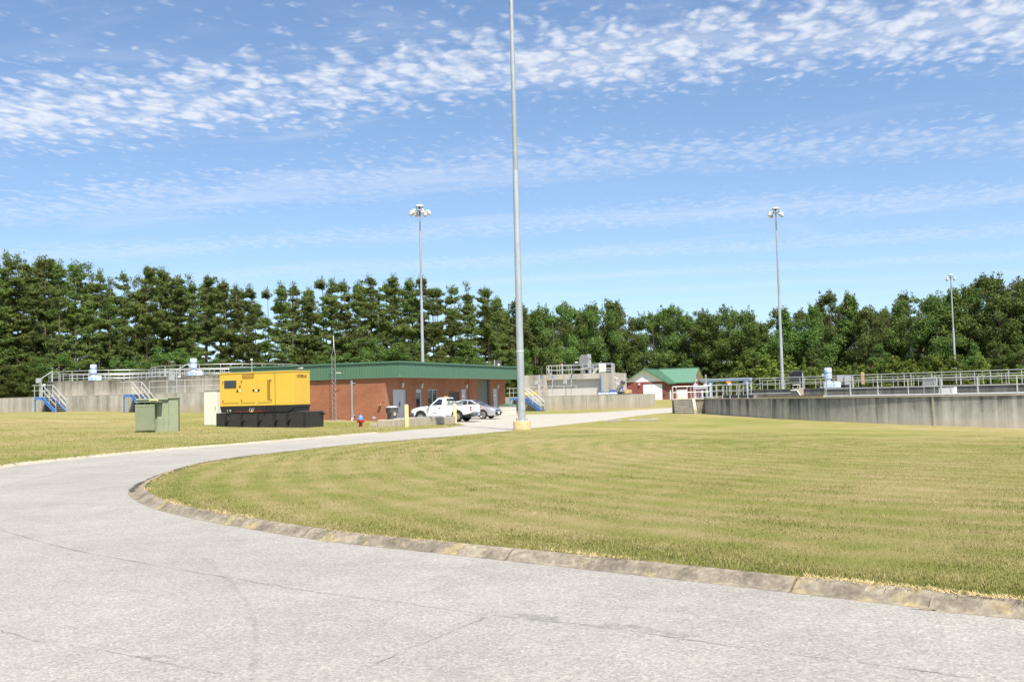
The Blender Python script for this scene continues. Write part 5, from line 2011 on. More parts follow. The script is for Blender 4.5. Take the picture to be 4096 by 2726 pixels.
def mp(x, off, z):
    q = on_plane(x, 1580, M0 + BX * off, BX)
    return Vector((q.x, q.y, z))


railing('basin_railing', 'pipe railing along the low front wall of the middle basin', [mp(2112, .2, ZM), mp(2306, .2, ZM)], 1.07, 1.45)
railing('basin_railing', 'pipe railing on the front edge of the middle basin upper block', [mp(2196, 4.6, zt), mp(2356, 4.6, zt), mp(2372, 3.6, zt), mp(2450, 3.6, zt)], 1.07, 1.3, 'railings on the upper block')
railing('basin_railing', 'pipe railing along the back of the middle basin upper block', [mp(2190, 4.7, zt), mp(2215, 8.6, zt), mp(2462, 8.6, zt), mp(2452, 3.9, zt)], 1.07, 1.5, 'railings on the upper block')
railing('roof_walkway_railing', 'pale pipe railing showing just above the brick building roof edge', [PZ(1945, 103, 4.35), PZ(1982, 103, 4.35)], .32, .9, rails=(1.0,))
railing('roof_walkway_railing', 'pale pipe railing above the roof edge next to the near light pole', [PZ(2008, 103, 4.30), PZ(2075, 102, 4.25)], .30, 1.0, rails=(1.0,))
t = thing('control_cabinet', 'dark grey cabinet with white labels above the end of the brick roof', 'cabinet', PZ(1998, 103, 0), TH)
MB().box2((-.32, -.2, 3.0), (.22, .2, 5.35)).build('body', MAT['darkgrey'], t)
MB().tube([(-.38, -.2, 3.0), (-.38, -.2, 5.42)], .04, 6).build('post', MAT['rail'], t)
MB().box2((-.02, -.215, 4.5), (.18, -.201, 5.0)).build('notice', MAT['white'], t)
for x, lab in ((2149, 'grey control box on a post behind the blue stair of the middle basin'), (2264, 'grey control box on a post mid way along the middle basin railing')):
    q = mp(x, .7, ZM)
    control_box(lab, q, 1.72, .42, .45)
# tall slanting davit posts
for x0, y1, xe, ye, mm, lab in ((2164, 1509, 2169, 1463, 'darkgrey', 'dark slanting davit post closest to the near light pole'), (2210, 1506, 2185, 1470, 'galv', 'light grey davit post bent over to its left'),
                                (2285, 1511, 2295, 1467, 'darkgrey', 'dark slanting davit post before the recessed wall')):
    D = (mp(x0, 1.5, 0)).y
    q = mp(x0, 1.5, ZM)
    t = thing('davit_post', lab, 'davit', q, 0, 'davit posts on the middle basin')
    k = P(x0, y1, D) - q
    e = P(xe, ye, D) - q
    MB().tube([(0, 0, 0), k], .055, 8).build('post', MAT['galv'], t)
    MB().tube([k, e], .06, 8).build('arm', MAT[mm], t)
    MB().box(k, (.22, .16, .2)).build('pivot', MAT['blue'], t)
    MB().lathe([(.11, 0), (.13, .1), (.05, .2)], 10, (.18, -.1, .95)).build('lamp', MAT['darkgrey'], t, True)
# blue riser pipe
q = mp(2404.5, 3.05, ZM)
t = thing('riser_pipe', 'upright blue pipe at the edge of the recessed pale wall', 'pipe', q, TH)
MB().tube([(0, 0, 0), (0, 0, zb_ - ZM + .1)], .07, 10).build('pipe', MAT['blue'], t, True)
MB().lathe([(.16, 0), (.16, .08)], 12).build('flange', MAT['blue'], t)
MB().tube([(0, 0, zb_ - ZM + .1), (.04, 0, zb_ - ZM + .45)], .025, 8).build('tip', MAT['blue'], t)
# yellow boxes behind the stair
for x, w, lab in ((2108, .26, 'small yellow box by the near light pole behind the stair rail'), (2138, .38, 'larger yellow box behind the blue stair rail')):
    q = mp(x, 1.6, ZM)
    t = thing('yellow_box', lab, 'box', q, TH, 'yellow boxes behind the blue stair')
    MB().box2((-w / 2 - .05, -.2, .12), (w / 2 + .05, .2, .55)).build('body', MAT['brightyellow'], t, False, .02)
    MB().box2((-w / 2, -.22, 0), (w / 2, .22, .12)).build('feet', MAT['darkgrey'], t)
    MB().box2((-w / 2 - .06, -.21, .5), (w / 2 + .06, .21, .56)).build('lid', MAT['brightyellow'], t)
# pale blue valve heap, sludge pump and black troughs on the right of the deck
q = mp(2432, 1.4, ZM)
t = thing('valve_group', 'pale blue valves and flanged pipes lying on the basin deck', 'valves', q, TH)
for i, x in enumerate((-.9, -.5, -.1, .35, .75)):
    MB().lathe([(.16, -.12), (.16, -.06), (.10, -.05), (.10, .05), (.16, .06), (.16, .12)], 12, (x, .1 * (i % 2), .12), (1, .2, 0)).build('flange', MAT['paleblue'], t)
    MB().lathe([(.03, 0), (.03, .22), (.10, .23), (.10, .25)], 8, (x, .1 * (i % 2), .16)).build('handwheel', MAT['blue'], t)
MB().tube([(-1.1, 0, .12), (1.0, .05, .12)], .08, 8).build('pipe', MAT['paleblue'], t)
for x, w, lab in ((2422, 1.0, 'shorter black trough on the basin deck by the blue pipe'), (2456, 2.6, 'longer black trough on the basin deck beside the inclined pump')):
    q = mp(x, 2.2, ZM)
    t = thing('trough', lab, 'trough', q, TH, 'black troughs on the basin deck')
    MB().box2((-w / 2, -.2, 0), (w / 2, -.16, .3)).box2((-w / 2, .16, 0), (w / 2, .2, .3)).box2((-w / 2, -.16, 0), (w / 2, .16, .05)).build('body', MAT['black'], t)
    MB().box2((-w / 2 - .03, -.22, .27), (w / 2 + .03, .22, .31)).build('rim', MAT['darkgrey'], t)
q = mp(2474, 2.0, ZM)
t = thing('inclined_pump', 'grey inclined screw housing with a motor on top at the basin corner', 'pump', q, TH)
MB().tube([(-.35, 0, .1), (.45, 0, 1.15)], .22, 12).build('barrel', MAT['stain'], t, True)
MB().tube([(.45, 0, 1.15), (.62, 0, 1.40)], .26, 12).build('motor', MAT['darkgrey'], t, True)
MB().tube([(.62, 0, 1.4), (.72, 0, 1.52)], .15, 12).build('motor_cap', MAT['galv'], t, True)
MB().beam((.55, 0, 0), (.45, 0, 1.0), .1, .1).build('leg', MAT['blue'], t)
MB().beam((-.1, 0, 0), (-.1, 0, .4), .1, .1, (0, 1, 0)).build('leg', MAT['blue'], t)
MB().box2((-.95, -.3, .2), (-.45, .3, .55)).build('hopper', MAT['blue'], t)
q = mp(2455, 4.2, ZM)
t = thing('corner_handrail', 'white handrail stepping down at the right corner of the basin block', 'handrail', q, TH)
MB().tube([(-.1, 0, 2.15), (.5, 0, 1.75), (1.7, 0, 1.75), (1.3, 0, 1.0)], .03, 6).build('top_rail', MAT['rail'], t)
MB().tube([(-.1, 0, 1.65), (.3, 0, 1.3), (.9, 0, 1.0)], .026, 6).build('mid_rail', MAT['rail'], t)
MB().tube([(.25, 0, 1.9), (-.5, 0, .1)], .03, 6).build('stringer', MAT['rail'], t)
MB().tube([(.35, 0, 0), (.35, 0, 1.85)], .026, 6).build('post', MAT['rail'], t)
q = mp(2513, 1.6, ZM)
t = thing('tan_box', 'tan sloping box resting on the right corner of the middle basin', 'box', q, TH + .15)
MB().prism([(-.38, .08), (.40, .08), (.40, .44), (-.34, .56)], -.3, .3, 'xz').build('body', MAT['tan'], t, False, .03)
MB().box2((-.6, -.35, 0), (.45, .35, .08)).build('pallet', MAT['black'], t)
MB().lathe([(.05, 0), (.05, .012)], 12, (.0, -.301, .26), (0, -1, 0)).build('badge', MAT['white'], t)
# headworks screen on top
q = mp(2346, 6.0, zt)
t = thing('bar_screen', 'tall stainless steel screen housing leaning above the middle basin', 'screen machine', q, TH)
MB().prism([(-.62, 1.15), (.38, 1.10), (.55, 1.7), (.42, 2.12), (-.32, 2.20), (-.62, 1.85)], -.55, .55, 'xz').build('housing', MAT['stain'], t, False, .03)
MB().box2((.40, -.5, .0), (.52, .5, 2.25)).build('back_frame', MAT['greybox'], t)
MB().prism([(-.42, .55), (.36, .55), (.36, 1.12), (-.28, 1.12)], -.4, .4, 'xz').build('chute', MAT['stain'], t)
MB().box2((-.36, -.36, 0), (-.28, -.28, .6)).build('leg', MAT['stain'], t)
MB().box2((-.36, .28, 0), (-.28, .36, .6)).build('leg', MAT['stain'], t)
mo = MB().lathe([(.10, 0), (.10, .22)], 12, (-.62, -.2, 1.35), (-1, 0, 0)).build('motor', MAT['blue'], t)
MB().lathe([(.08, .22), (.08, .55), (.04, .6)], 12, (-.62, -.2, 1.35), (-1, 0, 0)).build('motor_cap', MAT['cream'], mo)
q = mp(2383, 5.2, zt)
t = thing('screw_conveyor', 'grey screw conveyor pipe lying across the basin top beside the cream cabinet', 'conveyor', q, TH)
MB().tube([(-1.6, 0, .55), (-.1, .1, .75)], .17, 12).build('barrel', MAT['stain'], t, True)
MB().lathe([(.22, 0), (.22, .3), (.14, .42)], 12, (-.1, .1, .72), (1, 0, .15)).build('drive', MAT['darkgrey'], t)
MB().beam((-.15, -.3, .0), (.35, -.3, .6), .08, .3).build('chute', MAT['greybox'], t)
MB().tube([(.15, -.1, .75), (.3, -.1, 1.15), (.55, -.1, 1.2), (.85, -.1, .1)], .035, 6).build('hose', MAT['teal'], t)
MB().beam((-1.2, 0, 0), (-1.2, 0, .5), .1, .1, (0, 1, 0)).build('leg', MAT['stain'], t)
q = mp(2413, 4.4, zt)
t = thing('cream_cabinet', 'cream equipment cabinet on top of the middle basin at its right end', 'cabinet', q, TH)
MB().box2((-.36, -.3, .08), (.36, .3, 1.06)).build('body', MAT['cream'], t, False, .05, 2)
MB().box2((-.30, -.315, .16), (.30, -.302, .98)).build('door', MAT['cream'], t)
MB().box2((-.33, -.28, 0), (.33, .28, .08)).build('plinth', MAT['darkgrey'], t)
MB().box2((.40, -.2, .18), (1.15, .35, .3)).build('shelf', MAT['greybox'], t)
q = mp(2252, 6.5, zt)
t = thing('hose_station', 'pipe stand with a red valve and a black bent hose on the basin top', 'pipe stand', q, TH)
MB().tube([(0, 0, 0), (0, 0, 1.3)], .09, 8).build('pipe', MAT['galv'], t)
MB().tube([(0, 0, 1.3), (.05, 0, 1.55), (.3, 0, 1.5), (.45, 0, 1.0), (.5, 0, .75), (1.9, 0, .75)], .05, 8).build('hose', MAT['darkgrey'], t, True)
MB().lathe([(.12, 0), (.14, .1), (.04, .16)], 10, (-.05, 0, 1.15), (-1, 0, 0)).build('valve', MAT['red'], t)

# ------------------------------------------------------------------ red block house
H0 = PZ(2499, 199.5, 0)
hz0 = 1.65 - 1.62
H0.z = hz0
ho = thing('block_house', 'red block house with white gables and a green standing seam roof', 'building', H0, TH)
WW, WP, MW_, MD, EH = 8.45, 6.9, 11.9, 11.0, 3.72
RZ = EH + 2.72


def hx(x, y=0.0):
    """local x on the front face of the house seen in pixel column x"""
    q = on_plane(x, 1580, H0 + BX * y, BX)
    return (q - H0).dot(AX)


def hzz(x, y_px, y=0.0):
    return on_plane(x, y_px, H0 + BX * y, BX).z - hz0


dx0, dx1 = hx(2573), hx(2650)
dz = 3.25
holed_wall(MB(), WW, -.6, EH, [(dx0, dx1, 0, dz)], .2, 'x').build('wall', MAT['cmu'], ho)
MB().box2((WW - .2, .2, -.6), (WW, WP, EH)).build('wall', MAT['cmu'], ho)
MB().box2((0, .2, -.6), (.2, WP + MD, EH)).build('wall', MAT['cmu'], ho)
MB().box2((WW, WP, -.6), (MW_ - .2, WP + .2, EH)).build('wall', MAT['cmu'], ho)
MB().box2((MW_ - .2, WP, -.6), (MW_, WP + MD, EH)).build('wall', MAT['cmu'], ho)
MB().box2((.2, WP + MD - .2, -.6), (MW_ - .2, WP + MD, EH)).build('wall', MAT['cmu'], ho)
MB().prism([(0, EH + .001), (WW, EH + .001), (WW / 2, RZ - .2)], 0.02, .15, 'xz').build('gable', MAT['siding'], ho)
MB().prism([(WP, EH + .001), (WP + MD, EH + .001), (WP + MD / 2, RZ - .12)], MW_ - .15, MW_ - .02, 'yz').build('gable', MAT['siding'], ho)
MB().prism([(0, EH + .001), (WW, EH + .001), (WW / 2, RZ - .2)], WP + MD - .15, WP + MD - .02, 'xz').build('gable', MAT['siding'], ho)


def roof_slope(parent, o, along, down, n, mat, over=0.0):
    """standing seam panels: o = ridge corner, along = whole ridge vector, down = slope vector"""
    o, along, down = Vector(o), Vector(along), Vector(down)
    st = along / n
    nr = st.cross(down).normalized()
    if nr.z < 0:
        nr = -nr
    first = None
    for i in range(n):
        if first is None:
            m = MB()
            e = st.normalized()
            w = st.length
            a, b = Vector((0, 0, 0)), st
            vs = [a, b, b + down, a + down]
            m.add([q - nr * .05 for q in vs] + [q for q in vs], [(0, 1, 2, 3), (4, 5, 6, 7), (0, 1, 5, 4), (1, 2, 6, 5), (2, 3, 7, 6), (3, 0, 4, 7)])
            r0, r1 = e * (w - .05), e * (w - .012)
            vs = [r0, r1, r1 + down, r0 + down]
            m.add([q + nr * .002 for q in vs] + [q + nr * .06 for q in vs], [(4, 5, 6, 7), (0, 1, 5, 4), (1, 2, 6, 5), (2, 3, 7, 6), (3, 0, 4, 7)])
            first = m.build('roof_panel', mat, parent)
            first.location = o
        else:
            again(first, parent, o + st * i)


rf = bpy.data.objects.new('roof', None)
col.objects.link(rf)
rf.parent = ho
OV, EO = .55, .55
yr = WP + MD / 2
k = (RZ - EH) / (MD / 2)
roof_slope(rf, (WW / 2 - .2, yr, RZ), (MW_ - WW / 2 + .95, 0, 0), (0, -(MD / 2 + EO), -k * (MD / 2 + EO)), 14, MAT['roofgreen'])
roof_slope(rf, (WW / 2 - .2, yr, RZ), (MW_ - WW / 2 + .95, 0, 0), (0, (MD / 2 + EO), -k * (MD / 2 + EO)), 14, MAT['roofgreen'])
k2 = (RZ - .1 - EH) / (WW / 2)
roof_slope(rf, (WW / 2, -OV, RZ - .1), (0, yr + OV - .5, 0), (WW / 2 + EO, 0, -k2 * (WW / 2 + EO)), 22, MAT['roofgreen'])
roof_slope(rf, (WW / 2, -OV, RZ - .1), (0, WP + MD + OV + .5, 0), (-(WW / 2 + EO), 0, -k2 * (WW / 2 + EO)), 22, MAT['roofgreen'])
MB().beam((WW / 2, yr, RZ + .06), (MW_ + .8, yr, RZ + .06), .34, .09).build('ridge_cap', MAT['roofgreen'], rf)
MB().beam((WW / 2, -OV - .03, RZ - .03), (WW / 2, yr, RZ - .03), .3, .08).build('ridge_cap', MAT['roofgreen'], rf)
ex = WW / 2 + EO
for sg in (-1, 1):
    MB().beam((WW / 2, -OV - .02, RZ - .17), (WW / 2 + sg * ex, -OV - .02, RZ - .17 - k2 * ex), .05, .22, (0, 0, 1)).build('rake_trim', MAT['fascia'], rf)
    MB().beam((WW / 2 + sg * .05, -OV / 2, RZ - .23), (WW / 2 + sg * (ex - .1), -OV / 2, RZ - .23 - k2 * (ex - .1)), OV - .06, .03).build('soffit', MAT['cream'], rf)
    ey = MD / 2 + EO
    MB().beam((MW_ + .76, yr, RZ - .10), (MW_ + .76, yr + sg * ey, RZ - .10 - k * ey), .05, .2, (0, 0, 1)).build('rake_trim', MAT['fascia'], rf)
    MB().beam((MW_ + .37, yr + sg * .05, RZ - .16), (MW_ + .37, yr + sg * (ey - .1), RZ - .16 - k * (ey - .1)), .7, .03, (0, 0, 1)).build('soffit', MAT['cream'], rf)
MB().box2((WW + .1, WP - EO - .1, EH - k * EO - .12), (MW_ + .7, WP - EO + .05, EH - k * EO + .04)).build('gutter', MAT['fascia'], rf)
MB().box2((WW + EO - .05, -OV, EH - k2 * EO - .22), (WW + EO + .1, WP - EO, EH - k2 * EO - .06)).build('gutter', MAT['fascia'], rf)
MB().tube([(WW + EO, -.2, EH - .4), (WW + .1, .25, EH - .75), (WW + .08, .3, 0)], .07, 6).build('downspout', MAT['fascia'], ho)
MB().tube([(MW_ - .3, WP - .4, EH - .4), (MW_ - .25, WP - .08, EH - .7), (MW_ - .25, WP - .08, 0)], .07, 6).build('downspout', MAT['fascia'], ho)
d = bpy.data.objects.new('double_door', None)
col.objects.link(d)
d.parent = ho
mx_ = (dx0 + dx1) / 2
MB().box2((dx0 + .02, .06, .02), (mx_ - .01, .12, dz - .02)).build('door_leaf', MAT['white'], d)
MB().box2((mx_ + .01, .06, .02), (dx1 - .02, .12, dz - .02)).build('door_leaf', MAT['white'], d)
MB().box2((mx_ + .05, .02, 1.0), (mx_ + .16, .055, 1.15)).build('handle', MAT['greybox'], d)
MB().box2((.1, -1.2, -.3), (WW - .1, -.01, .01)).build('apron', MAT['slab'], ho)
a_ = hx(2603)
fl = MB().box2((a_ - .45, -1.0, 2.95), (a_ + .45, -.72, 3.22)).build('floodlight', MAT['paleblue'], ho)
MB().tube([(a_ + .3, -.72, 3.1), (a_ + .3, 0.02, 3.1)], .05, 6).build('bracket', MAT['greybox'], fl)
for x in (2559,):
    a_ = hx(x)
    lm = MB().box2((a_ - .2, -.28, EH - .62), (a_ + .2, -.01, EH - .25)).build('wall_lamp', MAT['greybox'], ho, False, .04)
    MB().box2((a_ - .15, -.3, EH - .6), (a_ + .15, -.281, EH - .4)).build('lens', MAT['white'], lm)
a_ = hx(2658)
MB().box2((a_ - .16, -.14, 1.05), (a_ + .16, -.01, 1.5)).build('meter_box', MAT['darkgrey'], ho)
MB().box2((WW + .01, 2.9, 0), (WW + .05, 4.1, 2.05)).build('side_door', MAT['white'], ho)
MB().box2((WW + .01, 1.5, EH - .7), (WW + .2, 1.8, EH - .45)).build('wall_lamp', MAT['greybox'], ho)
a0_, a1_ = hx(2709, WP), hx(2750, WP)
MB().box2((a0_, WP - .05, 0), ((a0_ + a1_) / 2 - .01, WP - .01, 2.1)).build('door_leaf', MAT['white'], ho)
MB().box2(((a0_ + a1_) / 2 + .01, WP - .05, 0), (a1_, WP - .01, 2.1)).build('door_leaf', MAT['white'], ho)
MB().box2((MW_ + .01, WP + 2.5, 1.2), (MW_ + .12, WP + 3.4, 2.2)).build('vent_box', MAT['darkgrey'], ho)
for x, lab in ((2713, 'small yellow bollard by the white door of the block house, left one'), (2734, 'small yellow bollard by the white door of the block house, right one')):
    q = H0 + AX * hx(x, WP - 2) + BX * (WP - 2)
    t = thing('small_bollard', lab, 'bollard', (q.x, q.y, hz0 - .1), 0, 'bollards at the block house')
    MB().lathe([(.11, 0), (.11, 1.15), (.06, 1.2)], 12).build('post', MAT['bollard'], t)
    MB().lathe([(.13, 0), (.13, .12)], 12).build('collar', MAT['slab'], t)
# ------------------------------------------------------------------ big round tank on the right
TC = Vector((61.5, 88.0, 0))
TR, TZ = 45.0, 1.65 - 0.70
tk_ = thing('big_round_tank', 'very large round concrete tank with dark streaked walls on the right', 'tank', (TC.x, TC.y, 0), 0)
NP = 20
j0 = math.atan2(73.3 - TC.y, 18.9 - TC.x)          # a joint of the cast wall
for k in range(NP):
    vs, fs_ = [], []
    m = 14
    for i in range(m + 1):
        a = j0 + 2 * math.pi * (k + i / m) / NP
        if i == 0:
            a += .00045
        if i == m:
            a -= .00045
        c, s = math.cos(a), math.sin(a)
        vs += [(TR * c, TR * s, -1.8), (TR * c, TR * s, TZ), ((TR - .35) * c, (TR - .35) * s, TZ), ((TR - .35) * c, (TR - .35) * s, -1.8)]
    for i in range(m):
        for j in range(4):
            fs_.append((i * 4 + j, i * 4 + (j + 1) % 4, (i + 1) * 4 + (j + 1) % 4, (i + 1) * 4 + j))
    fs_ += [(0, 1, 2, 3), (m * 4, m * 4 + 1, m * 4 + 2, m * 4 + 3)]
    MB().add(vs, fs_).build('wall_panel', MAT['wallR'], tk_, True)
    a = j0 + 2 * math.pi * k / NP
    c, s = math.cos(a), math.sin(a)
    MB().beam(((TR + .0) * c, (TR + .0) * s, -1.7), ((TR + .0) * c, (TR + .0) * s, TZ + .01), .10, .05, (-c, -s, 0)).build('joint_strip', MAT['coping'], tk_)
    vs, fs_ = [], []
    for i in range(m + 1):
        a = j0 + 2 * math.pi * (k + i / m) / NP
        c, s = math.cos(a), math.sin(a)
        for r, z in ((TR + .045, TZ + .002), (TR + .045, TZ + .07), (TR - .40, TZ + .07), (TR - .40, TZ + .002)):
            vs.append((r * c, r * s, z))
    for i in range(m):
        for j in range(4):
            fs_.append((i * 4 + j, i * 4 + (j + 1) % 4, (i + 1) * 4 + (j + 1) % 4, (i + 1) * 4 + j))
    fs_ += [(0, 1, 2, 3), (m * 4, m * 4 + 1, m * 4 + 2, m * 4 + 3)]
    MB().add(vs, fs_).build('coping', MAT['coping'], tk_, True)
MB().lathe([(.0, TZ - .55), (TR - .36, TZ - .55), (TR - .36, TZ - .5), (.0, TZ - .5)], 80).build('water', MAT['water'], tk_)


def ring(x, r=TR):
    """point of the tank circle (near side) in pixel column x"""
    d = ray(x, 1582.0 - 0.0253 * (x - 2048.0))
    d = Vector((d.x, d.y)).normalized()
    b = d.dot(Vector(TC[:2]))
    q = b * b - (Vector(TC[:2]).length_squared - r * r)
    q = max(q, 0.0)
    k = b - math.sqrt(q)
    return Vector((d.x * k, d.y * k, TZ + .07))


def arc_pts(x0, x1, r, n=14):
    p0, p1 = ring(x0, r), ring(x1, r)
    a0 = math.atan2(p0.y - TC.y, p0.x - TC.x)
    a1 = math.atan2(p1.y - TC.y, p1.x - TC.x)
    if a1 - a0 > math.pi:
        a1 -= 2 * math.pi
    if a0 - a1 > math.pi:
        a1 += 2 * math.pi
    return [Vector((TC.x + r * math.cos(a0 + (a1 - a0) * i / n), TC.y + r * math.sin(a0 + (a1 - a0) * i / n), TZ + .07)) for i in range(n + 1)]


# inner division wall with its walkway
I0, I1 = PZ(3006, 97.0, 0), PZ(4330, 75.5, 0)
ZI = 1.65 - .06
iw = thing('division_wall', 'dark mottled raised wall with a walkway inside the big tank', 'wall', I0, math.atan2(I1.y - I0.y, I1.x - I0.x))
LI = (I1 - I0).length
nI = 6
for i in range(nI):
    MB().box2((LI * i / nI + .01, 0, -.4), (LI * (i + 1) / nI - .01, 1.5, ZI)).build('wall_panel', MAT['wallRin'], iw, False, .01)
    MB().box2((LI * i / nI + .01, -.06, ZI + .001), (LI * (i + 1) / nI - .01, 1.56, ZI + .06)).build('walkway_slab', MAT['curb'], iw)
ID = (I1 - I0).normalized()
IN = Vector((-ID.y, ID.x, 0))
if IN.y < 0:
    IN = -IN
zi = Vector((0, 0, ZI + .06))
railing('walkway_railing', 'near railing of the raised walkway inside the big tank', [I0 - IN * .0 + zi, I1 + zi], 1.07, 2.6, 'railings on the raised walkway')
railing('walkway_railing', 'far railing of the raised walkway inside the big tank', [I0 + IN * 1.5 + zi, I1 + IN * 1.5 + zi], 1.07, 2.4, 'railings on the raised walkway')
# second, lower division wall farther in
J0, J1 = PZ(3050, 118.0, 0), PZ(4400, 96.0, 0)
jw = thing('division_wall', 'farther low division wall across the inside of the big tank', 'wall', J0, math.atan2(J1.y - J0.y, J1.x - J0.x))
MB().box2((0, 0, -.4), ((J1 - J0).length, .8, ZI - .05)).build('wall_panel', MAT['wallRin'], jw)
MB().box2((0, -.3, ZI - .05), ((J1 - J0).length, 1.2, ZI + .02)).build('walkway_slab', MAT['curb'], jw)
zj_ = Vector((0, 0, ZI + .02))
for o, nm in ((0, 'near'), (1.1, 'far')):
    railing('walkway_railing', nm + ' railing of the farther walkway inside the big tank', [J0 + IN * o + zj_, J1 + IN * o + zj_], 1.07, 2.2, 'railings on the farther walkway')

# ring walkway along the outer wall from mid picture to the right edge
wk0, wk1 = 3300, 4420
outer_r, inner_r = arc_pts(wk0, wk1, TR - .15, 18), arc_pts(wk0 + 6, wk1, TR - 1.7, 18)
wkw = thing('ring_walkway', 'narrow walkway slab running along the outer wall of the big tank', 'walkway', (TC.x, TC.y, 0), 0)
vs, fs_ = [], []
oa, ia = arc_pts(wk0, wk1, TR - .42, 18), arc_pts(wk0 + 6, wk1, TR - 1.85, 18)
for a, b in zip(oa, ia):
    for p, z in ((a, TZ - .12), (a, TZ + .05), (b, TZ + .05), (b, TZ - .12)):
        vs.append((p.x - TC.x, p.y - TC.y, z))
for i in range(len(oa) - 1):
    for j in range(4):
        fs_.append((i * 4 + j, i * 4 + (j + 1) % 4, (i + 1) * 4 + (j + 1) % 4, (i + 1) * 4 + j))
MB().add(vs, fs_).build('slab', MAT['curb'], wkw)
for i in (2, 6, 10, 14):
    p = ia[i]
    MB().box((p.x - TC.x, p.y - TC.y, (TZ - .12 - .6) / 2), (.3, .3, TZ - .12 + .6)).build('bracket', MAT['wallRin'], wkw)
railing('ring_railing', 'near railing of the ring walkway along the big tank wall', outer_r, 1.07, 2.25, 'railings on the ring walkway', toe=True)
railing('ring_railing', 'inner railing of the ring walkway along the big tank wall', inner_r, 1.07, 2.25, 'railings on the ring walkway', toe=True)

# concrete steps and landing at the left end
ST = PZ(2729, 86.5, 0)
gz_ = terr(ST.x - .3, ST.y - 1.6)
stp = thing('concrete_steps', 'weathered concrete steps up to the landing at the left end of the big tank', 'steps', (ST.x, ST.y, gz_), rad(-6))
LH = TZ + .07 - gz_
n = 7
for i in range(n):
    f = (i + 1) / n
    MB().box2((-.78, -.28 * (n - i), -.3), (.78, -.28 * (n - i - 1) + .02, LH * f * .97)).build('step', MAT['wallRin'], stp, False, .008)
    MB().box2((-.80, -.28 * (n - i) - .03, LH * f * .97 - .05), (.80, -.28 * (n - i) + .1, LH * f * .97 + .004)).build('nosing', MAT['slab'], stp)
MB().box2((-.82, .03, -.3), (2.7, 1.7, LH - .12)).build('landing', MAT['curb'], stp)
MB().box2((-.90, -.05, LH - .115), (2.75, 1.75, LH)).build('landing_slab', MAT['slab'], stp, False, .01)
MB().prism([(-1.9, -.3), (.0, -.3), (.0, LH), (-.25, LH), (-1.9, .35)], .79, 1.05, 'yz').build('side_wall', MAT['slab'], stp, False, .01)


def stw(x, y, z):
    q = Matrix.Rotation(rad(-6), 3, 'Z') @ Vector((x, y, 0))
    return Vector((ST.x + q.x, ST.y + q.y, gz_ + z))


lp0, lp1 = stw(-.8, 1.6, LH), stw(-.8, .05, LH)
railing('landing_railing', 'railing round the landing above the concrete steps', [lp1, lp0, stw(1.5, 1.65, LH)], 1.07, 1.1, 'railings at the tank landing')
A1 = arc_pts(2852, 2990, TR - .15, 8)
railing('landing_railing', 'near railing from the steps along the left end of the big tank', [stw(.75, .05, LH), stw(2.4, .1, LH)] + A1, 1.07, 1.6, 'railings at the tank landing')
A2 = arc_pts(2890, 3004, TR - 2.6, 6)
railing('landing_railing', 'far railing along the channel at the left end of the big tank', [stw(1.5, 1.65, LH)] + [q + Vector((0, 0, .1)) for q in A2], 1.07, 1.8, 'railings at the tank landing')
ch = thing('channel_wall', 'curved inner channel wall behind the railing at the left of the big tank', 'wall', (TC.x, TC.y, 0), 0)
vs, fs_ = [], []
A3 = arc_pts(2890, 3012, TR - 2.45, 10)
for p in A3:
    o = (Vector((p.x - TC.x, p.y - TC.y, 0))).normalized()
    for d_, z in ((0, -.5), (0, TZ + .28), (-.3, TZ + .28), (-.3, -.5)):
        vs.append((p.x - TC.x + o.x * d_, p.y - TC.y + o.y * d_, z))
for i in range(len(A3) - 1):
    for j in range(4):
        fs_.append((i * 4 + j, i * 4 + (j + 1) % 4, (i + 1) * 4 + (j + 1) % 4, (i + 1) * 4 + j))
fs_ += [(0, 1, 2, 3), tuple(range(len(vs) - 4, len(vs)))]
MB().add(vs, fs_).build('wall', MAT['wallRin'], ch)
MB().add([(x, y, z + .005 if z > 0 else z) for x, y, z in vs], [f for f in fs_[:0]] or [(1, 2, 6, 5)]).build('coping', MAT['darkgrey'], ch)
# short stair with sloping rails up to the raised walkway
t = thing('walkway_steps', 'short flight with sloping handrails up to the raised walkway', 'steps', (I0.x, I0.y, 0), math.atan2(ID.y, ID.x))
for i in range(4):
    MB().box2((-.35 * (4 - i), .1, .2), (-.35 * (3 - i), 1.4, TZ + (ZI - TZ) * (i + 1) / 4)).build('step', MAT['curb'], t)
for y in (.05, 1.45):
    MB().tube([(-1.5, y, TZ + 1.1), (-.2, y, ZI + 1.12), (.0, y, ZI + 1.12)], .028, 6).build('handrail', MAT['rail'], t)
    MB().tube([(-1.5, y, TZ + .55), (-.1, y, ZI + .55)], .026, 6).build('mid_rail', MAT['rail'], t)
    MB().tube([(-1.4, y, TZ), (-1.4, y, TZ + 1.15)], .026, 6).build('post', MAT['rail'], t)


def ip(x, off=0.0, z=None):
    d = ray(x, 1582.0 - 0.0253 * (x - 2048.0))
    p0 = I0 + IN * off
    k = (p0 - EYE).dot(IN) / d.dot(IN)
    q = EYE + d * k
    return Vector((q.x, q.y, ZI + .06 if z is None else z))


ang = math.atan2(ID.y, ID.x)
